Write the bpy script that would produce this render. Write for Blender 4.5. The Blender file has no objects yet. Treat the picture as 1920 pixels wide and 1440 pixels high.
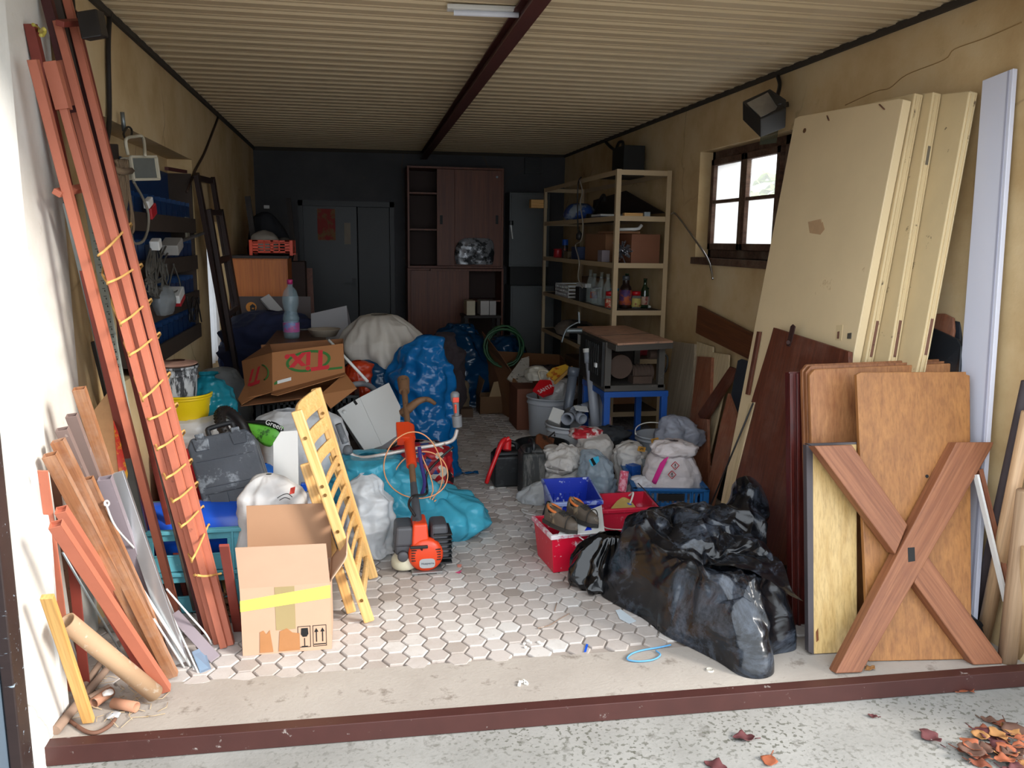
import bpy, math, random
from math import sin, cos, pi, radians
from mathutils import Vector as V, Matrix, Quaternion, noise
random.seed(7)
sc = bpy.context.scene
COL = sc.collection
# ------------------------------------------------------------------ camera
F = 1500.0; CAMZ = 1.6
RW = Matrix(((0.98108477, 0.02062826, -0.19247636), (-0.19308743, 0.17506596, -0.96543728), (0.01378077, 0.98434058, 0.17573761)))
EYE = V((0, 0, CAMZ))
cd = bpy.data.cameras.new('camera'); cam = bpy.data.objects.new('camera', cd); COL.objects.link(cam)
cd.sensor_width = 36; cd.lens = 36 * F / 1920; cd.clip_start = .02; cd.clip_end = 200
cam.matrix_world = Matrix.Translation(EYE) @ RW.to_4x4()
sc.camera = cam
# ------------------------------------------------------------------ light
w = bpy.data.worlds.new('sky'); sc.world = w; w.use_nodes = True
bg = w.node_tree.nodes['Background']; bg.inputs[0].default_value = (.86, .93, 1, 1); bg.inputs[1].default_value = 1.45
sl = bpy.data.lights.new('sun', 'SUN'); sun = bpy.data.objects.new('sun', sl); COL.objects.link(sun)
sl.energy = 2.35; sl.angle = radians(15); sl.color = (1, .95, .88)
sun.location = (8, -4, 6)
sun.rotation_euler = V((-1.5, 1.0, -.9)).to_track_quat('-Z', 'Y').to_euler()
vs = sc.view_settings
vs.view_transform = 'Standard'; vs.look = 'None'; vs.gamma = 1; vs.use_curve_mapping = False; vs.exposure = 1.25
# ------------------------------------------------------------------ measuring
def ray(x, y): return RW @ V(((x - 960) / F, (720 - y) / F, -1))
def G(x, y, z=0): v = ray(x, y); return EYE + v * ((z - CAMZ) / v.z)      # point seen at (x,y) at height z
def AY(x, y, d): v = ray(x, y); return EYE + v * (d / v.y)                # ... at depth d
def AX(x, y, X): v = ray(x, y); return EYE + v * (X / v.x)                # ... at side distance X
class PL:                                                                 # a plane through three points
    def __init__(s, a, b, c):
        s.o = V(a); s.n = (V(b) - s.o).cross(V(c) - s.o).normalized()
        if s.n.y > 0: s.n = -s.n                                          # faces the doorway
    def at(s, x, y, off=0):
        v = ray(x, y); return EYE + v * ((s.o + s.n * off - EYE).dot(s.n) / v.dot(s.n))
    def poly(s, pts, off=0):                                              # the outline, cut off where it would go below the floor
        P = [s.at(x, y, off) for x, y in pts]; out = []; e = .002
        if len(P) < 3 or min(p.z for p in P) >= e or max(p.z for p in P) < e: return P
        for i, p in enumerate(P):
            q = P[(i + 1) % len(P)]
            if p.z >= e: out.append(p)
            if (p.z >= e) != (q.z >= e): out.append(p + (q - p) * ((e - p.z) / (q.z - p.z)))
        return out
# ------------------------------------------------------------------ materials
MATS = {}
def _nt(name):
    m = bpy.data.materials.new(name); m.use_nodes = True; nt = m.node_tree
    return m, nt, nt.nodes['Principled BSDF']
def N(nt, t, **k):
    n = nt.nodes.new(t)
    for a, b in k.items():
        if a[0] == '_': n.inputs[int(a[1:])].default_value = b
        else: setattr(n, a, b)
    return n
def coord(nt, sx=1, sy=1, sz=1):
    a = N(nt, 'ShaderNodeAttribute', attribute_name='lc'); m = N(nt, 'ShaderNodeMapping')
    m.inputs['Scale'].default_value = (sx, sy, sz); nt.links.new(a.outputs['Vector'], m.inputs[0]); return m.outputs[0]
def noi(nt, vec, scale, detail=4, rough=.6, dist=0):
    n = N(nt, 'ShaderNodeTexNoise'); n.inputs['Scale'].default_value = scale; n.inputs['Detail'].default_value = detail
    n.inputs['Roughness'].default_value = rough; n.inputs['Distortion'].default_value = dist
    nt.links.new(vec, n.inputs['Vector']); return n.outputs['Fac']
def ramp(nt, fac, stops):
    r = N(nt, 'ShaderNodeValToRGB'); e = r.color_ramp.elements
    while len(e) < len(stops): e.new(.5)
    for q, (p, c) in zip(e, stops): q.position = p; q.color = (*c, 1) if len(c) == 3 else c
    nt.links.new(fac, r.inputs[0]); return r.outputs[0]
def mixc(nt, fac, a, b, mode='MIX'):
    m = N(nt, 'ShaderNodeMixRGB', blend_type=mode)
    for i, x in enumerate((fac, a, b)):
        if hasattr(x, 'is_linked'): nt.links.new(x, m.inputs[i])
        else: m.inputs[i].default_value = x if i == 0 else (*x, 1)
    return m.outputs[0]
def bump(nt, p, h, st, dist=.01):
    b = N(nt, 'ShaderNodeBump'); b.inputs['Strength'].default_value = st; b.inputs['Distance'].default_value = dist
    nt.links.new(h, b.inputs['Height']); nt.links.new(b.outputs[0], p.inputs['Normal'])
def H(h):                                                                 # sRGB hex to linear
    c = [int(h[i:i + 2], 16) / 255 for i in (0, 2, 4)]
    return tuple(x / 12.92 if x <= .04045 else ((x + .055) / 1.055) ** 2.4 for x in c)
def sc_(c, k): return tuple(min(1, x * k) for x in c)
def mat(name, col, rough=.6, metal=0, var=.2, vs=6, spots=None, sp=.62, ss=14, bmp=0, bs=40, stretch=(1, 1, 1), alpha=1, spec=.5):
    if name in MATS: return MATS[name]
    m, nt, p = _nt(name); c = H(col)
    f = noi(nt, coord(nt, *stretch), vs)
    o = mixc(nt, f, sc_(c, 1 - var), sc_(c, 1 + var))
    if spots:
        f2 = noi(nt, coord(nt, *stretch), ss, 6, .7)
        k = ramp(nt, f2, [(sp - .03, (0, 0, 0)), (sp + .03, (1, 1, 1))]); o = mixc(nt, k, o, H(spots))
    nt.links.new(o, p.inputs['Base Color'])
    p.inputs['Roughness'].default_value = rough; p.inputs['Metallic'].default_value = metal
    p.inputs['Specular IOR Level'].default_value = spec
    if bmp: bump(nt, p, noi(nt, coord(nt), bs, 5), bmp)
    if alpha < 1: p.inputs['Alpha'].default_value = alpha
    MATS[name] = m; return m
def wood(name, c1, c2, rough=.55, k=1, dirt=None, da=.5, up=False):
    if name in MATS: return MATS[name]
    m, nt, p = _nt(name)
    f = noi(nt, coord(nt, 16 * k, 16 * k, .5 * k) if up else coord(nt, .5 * k, 16 * k, 16 * k), 3, 6, .65, .6)
    o = ramp(nt, f, [(.3, H(c1)), (.68, H(c2))])
    f2 = noi(nt, coord(nt, 60, 60, 2) if up else coord(nt, 2, 60, 60), 2, 3)
    o = mixc(nt, ramp(nt, f2, [(.45, (.0, .0, .0)), (.75, (.5, .5, .5))]), o, sc_(H(c1), .5))
    if dirt:
        f3 = noi(nt, coord(nt), 5, 6, .7); o = mixc(nt, ramp(nt, f3, [(.45, (0, 0, 0)), (.75, (da, da, da))]), o, H(dirt))
    nt.links.new(o, p.inputs['Base Color']); p.inputs['Roughness'].default_value = rough
    bump(nt, p, f, .15, .004); MATS[name] = m; return m
def film(name, col, rough=.2, trans=.35, wr=.5, ws=9, alpha=1, dust=None):
    if name in MATS: return MATS[name]                                    # thin crumpled plastic
    m, nt, p = _nt(name); c = H(col)
    vec = coord(nt)
    f = noi(nt, coord(nt, 1, 1, .4), ws * .6, 3, .45, .9)
    a = N(nt, 'ShaderNodeMath', operation='SUBTRACT', _1=.5); nt.links.new(f, a.inputs[0])
    b = N(nt, 'ShaderNodeMath', operation='ABSOLUTE'); nt.links.new(a.outputs[0], b.inputs[0])
    g = noi(nt, coord(nt, .5, .5, 1.3), ws * 1.6, 2, .5, .8)
    s = N(nt, 'ShaderNodeMath', operation='MULTIPLY_ADD', _1=.3); nt.links.new(g, s.inputs[0]); nt.links.new(b.outputs[0], s.inputs[2])
    bump(nt, p, s.outputs[0], wr * .8, .06)
    o = mixc(nt, noi(nt, vec, 4), sc_(c, .8), sc_(c, 1.2))
    if dust:
        o = mixc(nt, ramp(nt, noi(nt, vec, 5, 8, .75, .6), [(.48, (0, 0, 0)), (.8, (.75, .75, .75))]), o, H(dust))
    nt.links.new(o, p.inputs['Base Color']); p.inputs['Roughness'].default_value = rough
    if trans:
        t = N(nt, 'ShaderNodeBsdfTranslucent'); nt.links.new(o, t.inputs[0])
        x = N(nt, 'ShaderNodeMixShader'); x.inputs[0].default_value = trans
        nt.links.new(p.outputs[0], x.inputs[1]); nt.links.new(t.outputs[0], x.inputs[2])
        nt.links.new(x.outputs[0], nt.nodes['Material Output'].inputs[0])
    if alpha < 1: p.inputs['Alpha'].default_value = alpha
    MATS[name] = m; return m
# ------------------------------------------------------------------ mesh builder
def frame(d, up=(0, 0, 1)):                                               # x = d, z near up
    x = V(d).normalized(); z = V(up); z = z - x * z.dot(x)
    if z.length < 1e-4: z = V((0, 1, 0)) - x * x.y
    z.normalize(); y = z.cross(x); return Matrix((x, y, z)).transposed()
class B:
    def __init__(s): s.v = []; s.f = []; s.l = []; s.sm = []; s.tint = None; s.mi = []; s.cm = 0
    def add(s, vs, fs, ls=None, smooth=False, off=True):
        n = len(s.v); o = V((random.uniform(-9, 9), random.uniform(-9, 9), random.uniform(-9, 9))) if off else V((0, 0, 0))
        s.v += [V(p) for p in vs]; s.l += [V(p) + o for p in (ls or vs)]
        s.f += [tuple(i + n for i in f) for f in fs]; s.sm += [smooth] * len(fs); s.mi += [s.cm] * len(fs); return s
    def box(s, c, d, R=None, tx=1, ty=1):                                # tx,ty: taper of top
        R = R or Matrix.Identity(3); L = []
        for z in (-.5, .5):
            for x, y in ((-.5, -.5), (.5, -.5), (.5, .5), (-.5, .5)):
                L.append(V((x * d[0] * (tx if z > 0 else 1), y * d[1] * (ty if z > 0 else 1), z * d[2])))
        return s.add([V(c) + R @ p for p in L], [(3, 2, 1, 0), (4, 5, 6, 7), (0, 1, 5, 4), (1, 2, 6, 5), (2, 3, 7, 6), (3, 0, 4, 7)], L)
    def aabb(s, a, b): a = V(a); b = V(b); return s.box((a + b) / 2, [abs(q) for q in b - a])
    def bar(s, a, b, w, t, up=(0, -1, 0)):                                # w across, t along up
        a = V(a); b = V(b); d = b - a; return s.box((a + b) / 2, (d.length, w, t), frame(d, up))
    def cyl(s, a, b, r0, r1=None, n=16, cap=True, smooth=True):
        a = V(a); b = V(b); r1 = r0 if r1 is None else r1; R = frame(b - a); Ln = (b - a).length; vs = []; ls = []
        for k, (o, r, x) in enumerate(((a, r0, 0), (b, r1, Ln))):
            for i in range(n):
                q = V((0, cos(2 * pi * i / n) * r, sin(2 * pi * i / n) * r)); vs.append(o + R @ q); ls.append(q + V((x, 0, 0)))
        s.add(vs, [(i, (i + 1) % n, n + (i + 1) % n, n + i) for i in range(n)], ls, smooth)
        if cap: s.add(vs, [tuple(range(n))[::-1], tuple(range(n, 2 * n))], ls)
        return s
    def pipe(s, a, b, r, t, n=20):                                        # open tube with wall
        a = V(a); b = V(b); R = frame(b - a); vs = []; Ln = (b - a).length; ls = []
        for o, q, x in ((a, r, 0), (b, r, Ln), (b, r - t, Ln), (a, r - t, 0)):
            for i in range(n):
                c = V((0, cos(2 * pi * i / n) * q, sin(2 * pi * i / n) * q)); vs.append(o + R @ c); ls.append(c + V((x, 0, 0)))
        fs = []
        for k in range(4):
            j = (k + 1) % 4
            fs += [(k * n + i, k * n + (i + 1) % n, j * n + (i + 1) % n, j * n + i) for i in range(n)]
        return s.add(vs, fs, ls, True)
    def tube(s, path, r, n=8, closed=False):
        P = [V(p) for p in path]; m = len(P); vs = []; prev = None; ls = []; L = 0
        rr = r if hasattr(r, '__len__') else [r] * m
        for i, p in enumerate(P):
            a = P[(i - 1) % m] if closed else P[max(i - 1, 0)]; b = P[(i + 1) % m] if closed else P[min(i + 1, m - 1)]
            d = (b - a); d = d.normalized() if d.length > 1e-9 else V((0, 0, 1))
            if prev is None: R = frame(d); prev = R.col[2]
            z = prev - d * prev.dot(d)
            if z.length < 1e-5: z = frame(d).col[2]
            z = z.normalized(); prev = z; y = z.cross(d)
            if i: L += (p - P[i - 1]).length
            for k in range(n):
                c, q = cos(2 * pi * k / n) * rr[i], sin(2 * pi * k / n) * rr[i]; vs.append(p + y * c + z * q); ls.append(V((L, c, q)))
        fs = []
        for i in range(m if closed else m - 1):
            j = (i + 1) % m
            fs += [(i * n + k, i * n + (k + 1) % n, j * n + (k + 1) % n, j * n + k) for k in range(n)]
        if not closed: fs += [tuple(range(n))[::-1], tuple(range((m - 1) * n, m * n))]
        return s.add(vs, fs, ls, True)
    def lathe(s, c, prof, n=28, R=None, sx=1, sy=1, cap=True):            # prof: (radius, height)
        R = R or Matrix.Identity(3); vs = []; ls = []
        for r, z in prof:
            for i in range(n):
                q = V((cos(2 * pi * i / n) * r * sx, sin(2 * pi * i / n) * r * sy, z)); ls.append(q); vs.append(V(c) + R @ q)
        m = len(prof)
        fs = [(k * n + i, k * n + (i + 1) % n, (k + 1) * n + (i + 1) % n, (k + 1) * n + i) for k in range(m - 1) for i in range(n)]
        s.add(vs, fs, ls, True)
        if cap: s.add(vs, [tuple(range(n))[::-1], tuple(range((m - 1) * n, m * n))], ls)
        return s
    def slab(s, pts, t, nrm=None, lx=None):                               # planar polygon made t thick, away from nrm
        P = [V(p) for p in pts]; n = len(P)
        nn = V((0, 0, 0))
        for i in range(n): nn += (P[i] - P[0]).cross(P[(i + 1) % n] - P[0])
        nn.normalize()
        if nrm is not None and nn.dot(V(nrm)) < 0: P = P[::-1]; nn = -nn
        x = V(lx) if lx else P[1] - P[0]; R = frame(x, nn).transposed()
        vs = P + [p - nn * t for p in P]
        fs = [tuple(range(n)), tuple(range(2 * n - 1, n - 1, -1))] + [((i + 1) % n, i, n + i, n + (i + 1) % n) for i in range(n)]
        return s.add(vs, fs, [R @ (p - P[0]) for p in vs])
    def grid(s, fn, nu, nv, smooth=True, cu=False, t=0):                  # fn(u,v) in 0..1; t: thickness along normal
        vs = [V(fn(i / (nu if cu else nu - 1), j / (nv - 1))) for j in range(nv) for i in range(nu)]; fs = []
        for j in range(nv - 1):
            for i in range(nu if cu else nu - 1):
                k = (i + 1) % nu; fs.append((j * nu + i, j * nu + k, (j + 1) * nu + k, (j + 1) * nu + i))
        return s.add(vs, fs, None, smooth)
    def build(s, name, mats, parent=None, bev=0, seg=2, thick=0, sub=0):
        mn = V([min(p[i] for p in s.v) for i in range(3)]); mx = V([max(p[i] for p in s.v) for i in range(3)])
        o = V(((mn.x + mx.x) / 2, (mn.y + mx.y) / 2, mn.z))
        me = bpy.data.meshes.new(name); me.from_pydata([p - o for p in s.v], [], s.f)
        for m in (mats if isinstance(mats, (list, tuple)) else [mats]): me.materials.append(m)
        me.polygons.foreach_set('use_smooth', s.sm); me.polygons.foreach_set('material_index', s.mi)
        at = me.attributes.new('lc', 'FLOAT_VECTOR', 'POINT'); at.data.foreach_set('vector', [c for p in s.l for c in p])
        if s.tint:
            at = me.attributes.new('tint', 'FLOAT', 'POINT'); at.data.foreach_set('value', s.tint)
        me.update()
        ob = bpy.data.objects.new(name, me); COL.objects.link(ob); ob.location = o
        if parent is not None:
            ob.parent = parent; q = parent; t = V((0, 0, 0))
            while q is not None: t += V(q.location); q = q.parent
            ob.location = o - t
        if sub: k = ob.modifiers.new('s', 'SUBSURF'); k.levels = k.render_levels = sub
        if thick: k = ob.modifiers.new('t', 'SOLIDIFY'); k.thickness = thick; k.offset = 0
        if bev:
            k = ob.modifiers.new('b', 'BEVEL'); k.width = bev; k.segments = seg; k.limit_method = 'ANGLE'; k.angle_limit = radians(40)
        return ob
def tag(o, label, cat, group=None):
    o['label'] = label; o['category'] = cat
    if group: o['group'] = group
    return o
def thing(name, label, cat, loc, group=None):
    o = bpy.data.objects.new(name, None); COL.objects.link(o); o.location = loc; o.empty_display_size = .1
    return tag(o, label, cat, group)
def struct(o): o['kind'] = 'structure'; return o
def lab(o, label): o['label'] = label; return o
def text(s, size, origin, xdir, ydir, m, parent, name='printed_text', depth=.0006, align='CENTER', shear=0, bold=0):
    cu = bpy.data.curves.new(name, 'FONT'); cu.body = s; cu.size = size; cu.extrude = depth; cu.align_x = align; cu.align_y = 'CENTER'; cu.shear = shear; cu.offset = bold
    t = bpy.data.objects.new(name, cu); COL.objects.link(t)
    me = bpy.data.meshes.new_from_object(t.evaluated_get(bpy.context.evaluated_depsgraph_get()))
    bpy.data.objects.remove(t); bpy.data.curves.remove(cu)
    x = V(xdir).normalized(); y = V(ydir); y = (y - x * y.dot(x)).normalized(); z = x.cross(y)
    me.materials.clear(); me.materials.append(m)
    R = Matrix((x, y, z)).transposed(); me.transform(R.to_4x4())
    ob = bpy.data.objects.new(name, me); COL.objects.link(ob); ob.location = V(origin)
    q = parent; t = V((0, 0, 0))
    while q is not None: t += V(q.location); q = q.parent
    ob.parent = parent; ob.location = V(origin) - t; return ob
def lerp(a, b, t): return a + (b - a) * t
def spline(pts, n=8, closed=False):                                       # Catmull-Rom
    P = [V(p) for p in pts]; m = len(P); out = []
    for i in range(m if closed else m - 1):
        g = (lambda k: P[k % m]) if closed else (lambda k: P[min(max(k, 0), m - 1)])
        p0, p1, p2, p3 = g(i - 1), g(i), g(i + 1), g(i + 2)
        for j in range(n):
            t = j / n
            out.append(.5 * ((2 * p1) + (p2 - p0) * t + (2 * p0 - 5 * p1 + 4 * p2 - p3) * t * t + (3 * p1 - p0 - 3 * p2 + p3) * t ** 3))
    if not closed: out.append(P[-1])
    return out
def crease(p, f, seed, oc=3):                                                   # sharp folds in -1..1
    q = p * f + V((seed * 3.1, seed * 1.7, seed * 5.3)); a = 0; k = 1; t = 0
    for _ in range(oc):
        a += k * (1 - 2.6 * abs(noise.noise(q))); t += k; k *= .5; q = q * 2.1 + V((4.1, 2.2, 7.7))
    return a / t
def pleat(p, f, seed):                                                    # long straight-edged creases, 0..1
    rnd = random.Random(seed); t = 0
    for i in range(4):
        d = V((rnd.uniform(-1, 1), rnd.uniform(-1, 1), rnd.uniform(-1, 1))).normalized(); o = rnd.uniform(0, 9); g = f * (1, 1.5, 2.3, 3.4)[i]
        x = p.dot(d) * g + o + .7 * noise.noise(p * (g * .45) + V((o, 3, seed))); k = max(0, .5 + 1.3 * noise.noise(p * (g * .5) + V((seed, o, 7))))
        t += abs((x % 1) - .5) * 2 * k / (1, 1.3, 2.2, 3.5)[i]
    return t / 1.6
def blob(rings, seed=0, amp=.03, f=4, n=56, m=44, fold=0, folds=9, flat=None, R=None, o=None, b=None, oc=3, fine=.3, pl=0):
    # rings: (z, rx, ry, cx, cy) from bottom up; closed sack with creased skin
    b = b or B(); zs = len(rings) - 1; R = R or Matrix.Identity(3); o = V(o or (0, 0, 0))
    def prof(t):
        x = t * zs; i = min(int(x), zs - 1); u = x - i; g = lambda k: rings[min(max(k, 0), zs)]
        r = []
        for c in range(5):
            p0, p1, p2, p3 = g(i - 1)[c], g(i)[c], g(i + 1)[c], g(i + 2)[c]
            r.append(.5 * (2 * p1 + (p2 - p0) * u + (2 * p0 - 5 * p1 + 4 * p2 - p3) * u * u + (3 * p1 - p0 - 3 * p2 + p3) * u ** 3))
        return r
    def fn(u, v):
        z, rx, ry, cx, cy = prof(v); a = 2 * pi * u
        rx = max(rx, .002); ry = max(ry, .002)
        k = 1 + (fold * (noise.noise(V((cos(a) * folds / 3, sin(a) * folds / 3, seed + v * 1.2)))) if fold else 0)
        p = V((cx + cos(a) * rx * k, cy + sin(a) * ry * k, z)); d = V((cos(a), sin(a), .35))
        h = (crease(p, f, seed, oc) + fine * crease(p, f * 2.7, seed + 5, 2)) * amp * min(1, min(rx, ry) / .05)
        if pl: h += pl * (pleat(p + V((0, 0, seed)), 5, seed) - .4) * min(1, min(rx, ry) / .05)
        p = p + d * h
        if p.z < rings[0][0]: p.z = rings[0][0]
        if flat is not None and p.z < flat: p.z = flat
        return o + R @ p
    b.grid(fn, n, m, True, True)
    return b
# ================================================================== the room
XL, XR, YB, HL, HR = -1.07, 2.55, 9.7, 2.60, 2.63
def plaster(name, base, stain, hi):
    m, nt, p = _nt(name); g = N(nt, 'ShaderNodeTexCoord').outputs['Object']
    f = noi(nt, g, 1.4, 6, .62); o = ramp(nt, f, [(.35, H(stain)), (.55, H(base)), (.75, H(hi))])
    f2 = noi(nt, g, 9, 8, .75); o = mixc(nt, ramp(nt, f2, [(.62, (0, 0, 0)), (.8, (.5, .5, .5))]), o, H('8a7450'))
    # hairline cracks with a shape of their own
    v = N(nt, 'ShaderNodeTexVoronoi', feature='DISTANCE_TO_EDGE'); v.inputs['Scale'].default_value = 1.1
    mp = N(nt, 'ShaderNodeMixRGB'); mp.inputs[0].default_value = .22; nt.links.new(g, mp.inputs[1])
    nn = N(nt, 'ShaderNodeTexNoise'); nn.inputs['Scale'].default_value = 2.5; nn.inputs['Detail'].default_value = 6; nt.links.new(g, nn.inputs[0]); nt.links.new(nn.outputs['Color'], mp.inputs[2])
    nt.links.new(mp.outputs[0], v.inputs['Vector'])
    cr = ramp(nt, v.outputs['Distance'], [(0, (.55, .55, .55)), (.008, (0, 0, 0))])
    ms = ramp(nt, noi(nt, g, .9, 2), [(.5, (0, 0, 0)), (.6, (1, 1, 1))]); cr = mixc(nt, 1, cr, ms, 'MULTIPLY')
    o = mixc(nt, cr, o, H('5d4a33')); nt.links.new(o, p.inputs['Base Color']); p.inputs['Roughness'].default_value = .9
    bump(nt, p, noi(nt, g, 60, 5), .25, .004); return m
m_cream = plaster('cream_plaster', 'cbb186', 'b39567', 'd4c19c')
m_back = plaster('dark_grey_plaster', '474749', '3f3f42', '504f50')
m_white = plaster('white_render', 'e4e1da', 'd2cdc2', 'eeece8')
def quadwall(name, quads, m):
    b = B()
    for q in quads: b.add(q, [(0, 1, 2, 3)], None, False, False)
    return struct(b.build(name, m))
T = .3
def wallbox(b, x0, x1, y0, y1, z0, z1): b.aabb((x0, y0, z0), (x1, y1, z1))
# right wall with window hole
WY0, WY1, WZ0, WZ1 = 3.75, 5.76, 1.50, 2.27
b = B()
for y0, y1, z0, z1 in ((2.36, WY0, -.1, 3), (WY1, YB + .3, -.1, 3), (WY0, WY1, -.1, WZ0), (WY0, WY1, WZ1, 3)): wallbox(b, XR, XR + T, y0, y1, z0, z1)
struct(b.build('wall_right', m_cream))
# left wall with shelf niche and side window hole
NY0, NY1, NZ0, NZ1 = 3.95, 6.0, .92, 2.12
LY0, LY1, LZ0, LZ1 = 6.4, 7.4, .55, 1.72
b = B()
for y0, y1, z0, z1 in ((3.35, NY0, -.1, 3), (NY1, LY0, -.1, 3), (LY1, YB + .3, -.1, 3), (NY0, NY1, -.1, NZ0), (NY0, NY1, NZ1, 3), (LY0, LY1, -.1, LZ0), (LY0, LY1, LZ1, 3)):
    wallbox(b, XL - T, XL, y0, y1, z0, z1)
wallbox(b, XL - T, XL - .16, NY0, NY1, NZ0, NZ1)
struct(b.build('wall_left', m_cream))
b = B(); wallbox(b, XL - T, -.985, 2.45, 2.75, -.1, 3); wallbox(b, XL - T, XL + .008, 2.75, 3.35, -.1, 3); struct(b.build('wall_front_left', m_white))
b = B(); wallbox(b, XR, XR + .6, 1.9, 2.36, -.1, 3); wallbox(b, XR + .6, XR + 2.2, 1.9, 2.36, -.1, 3); struct(b.build('wall_front_right', m_white))
b = B(); wallbox(b, XL - T, XR + T, 2.15, 2.42, 2.42, 3); struct(b.build('wall_front_lintel', m_white))
# back wall with door hole
DX0, DX1, DZ = -.60, .49, 2.03
b = B()
for x0, x1, z0, z1 in ((XL - T, DX0, -.1, 3), (DX1, XR + T, -.1, 3), (DX0, DX1, DZ, 3)): wallbox(b, x0, x1, YB, YB + .15, z0, z1)
wallbox(b, DX0, DX1, YB + .13, YB + .2, -.1, DZ); struct(b.build('wall_back', m_back))
m_dkdoor = mat('near_black_painted_steel', '14171a', .45); m_dkdoor2 = mat('dark_grey_painted_steel', '1d1f21', .5)
b = B(); b.aabb((DX0, YB + .06, 0), (DX0 + .66, YB + .1, DZ - .05)); d1 = struct(b.build('door_1', m_dkdoor, bev=.004))
b = B()
b.aabb((DX0, YB - .01, DZ - .06), (DX1, YB + .12, DZ)); b.aabb((DX0, YB - .01, 0), (DX0 + .05, YB + .12, DZ)); b.aabb((DX1 - .05, YB - .01, 0), (DX1, YB + .12, DZ)); b.build('door_frame', m_dkdoor2, d1)
b = B(); b.aabb((DX0 + .6, YB + .03, 1.0), (DX0 + .64, YB + .06, 1.14)); b.bar((DX0 + .62, YB + .01, 1.08), (DX0 + .5, YB + .01, 1.08), .016, .016); b.build('door_handle', m_dkdoor2, d1)
b = B(); b.aabb((DX0 + .67, YB + .05, 0), (DX1 - .05, YB + .09, DZ - .06)); struct(b.build('door_2', m_dkdoor2, bev=.004))
b = B(); b.tube(spline([AX(x, y, XR - .001) for x, y in ((1585, 197), (1640, 172), (1668, 165), (1700, 140), (1770, 112), (1790, 92), (1850, 70), (1915, 42))], 5), .0022, 5); struct(b.build('trim_6', mat('ochre_crack', '96794c', .9)))
# ceiling: trapezoid steel sheet
m_ceil = mat('cream_ribbed_sheet', 'c5b292', .55, var=.07, vs=1.2, spots='94835f', sp=.7, ss=2.2)
b = B(); prof = []
y = 2.38
while y < YB + .1:
    prof += [(y, .0), (y + .06, .0), (y + .070, .010), (y + .10, .010), (y + .104, .006), (y + .114, .006), (y + .118, .010), (y + .140, .010)]; y += .15
vs_ = []
for q, z in prof: vs_ += [(XL - .05, q, HL + z), (XR + .05, q, HR + z)]
b.add(vs_, [(2 * i, 2 * i + 1, 2 * i + 3, 2 * i + 2) for i in range(len(prof) - 1)]); struct(b.build('ceiling', m_ceil))
b = B(); b.aabb((XL - T, 2.3, 2.72), (XR + T, YB + .3, 2.9)); struct(b.build('ceiling_slab', m_cream))
m_ox = mat('dark_red_oxide_paint', '4a2420', .55, var=.25, spots='2b1713', ss=20, sp=.66)
b = B(); A_ = V((.735, 2.4, 2.6)); E_ = V((.84, YB, 2.6)); x = V((1, 0, 0))
for dz, w_, t_ in ((-.0, .07, .008), (-.07, .07, .008), (-.035, .008, .07)):
    b.bar(A_ + V((0, 0, dz)), E_ + V((0, 0, dz)), w_, t_, (0, 0, 1))
struct(b.build('trim_1', m_ox))
m_dark = mat('dark_edge_strip', '3a332b', .9)  # dark brown trim along the ceiling edges
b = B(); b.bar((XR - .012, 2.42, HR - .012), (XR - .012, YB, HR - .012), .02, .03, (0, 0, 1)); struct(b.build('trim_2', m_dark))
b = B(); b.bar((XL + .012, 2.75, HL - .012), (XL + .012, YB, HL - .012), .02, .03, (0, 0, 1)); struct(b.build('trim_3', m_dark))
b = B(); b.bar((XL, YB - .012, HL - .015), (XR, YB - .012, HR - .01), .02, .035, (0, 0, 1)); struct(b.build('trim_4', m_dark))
# floor: hexagonal concrete pavers, one mesh
def hexmat():
    m, nt, p = _nt('hex_pavers'); t = N(nt, 'ShaderNodeAttribute', attribute_name='tint').outputs['Fac']
    g = coord(nt)
    o = ramp(nt, t, [(0, H('968c84')), (.35, H('b3aaa4')), (.7, H('bcb5b0')), (1, H('c8c4c0'))])
    o = mixc(nt, ramp(nt, noi(nt, g, 2.2, 6, .7), [(.45, (0, 0, 0)), (.7, (.6, .6, .6))]), o, H('988b80'))
    o = mixc(nt, ramp(nt, noi(nt, g, 30, 6, .7), [(.6, (0, 0, 0)), (.75, (.5, .5, .5))]), o, H('6d635a'))
    o = mixc(nt, ramp(nt, noi(nt, g, 55, 2), [(.76, (0, 0, 0)), (.79, (1, 1, 1))]), o, H('e8e4de'))
    nt.links.new(o, p.inputs['Base Color']); p.inputs['Roughness'].default_value = .85
    bump(nt, p, noi(nt, g, 90, 4), .3, .003); return m
b = B(); s_ = .0535; ch = s_ * math.sqrt(3); vv = []; ff = []; tn = []
jy0 = 2.80
for i in range(int((XR - XL) / (1.5 * s_)) + 2):
    cx = XL + i * 1.5 * s_
    for j in range(int((YB - jy0) / ch) + 2):
        cy = jy0 + .05 + j * ch + (ch / 2 if i % 2 else 0); k = len(vv)
        if cy > YB + .05: continue
        dz = random.uniform(-.0015, .0015); t_ = min(1, max(0, random.gauss(.55, .25))); tx, ty = random.uniform(-.012, .012), random.uniform(-.012, .012)
        for r, z in ((s_ - .0035, -.012), (s_ - .0045, -.003), (s_ - .008, 0)):
            for a in range(6):
                ax, ay = cos(a * pi / 3) * r, sin(a * pi / 3) * r
                yy = max(cy + ay, jy0 - .035 * (cx + ax) + .02); vv.append((cx + ax, yy, z + dz + tx * ax + ty * ay))
        for q in (0, 6):
            for a in range(6): ff.append((k + q + a, k + q + (a + 1) % 6, k + q + 6 + (a + 1) % 6, k + q + 6 + a))
        ff.append(tuple(k + 12 + a for a in range(6))); tn += [t_] * 18
k = len(vv)
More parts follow.
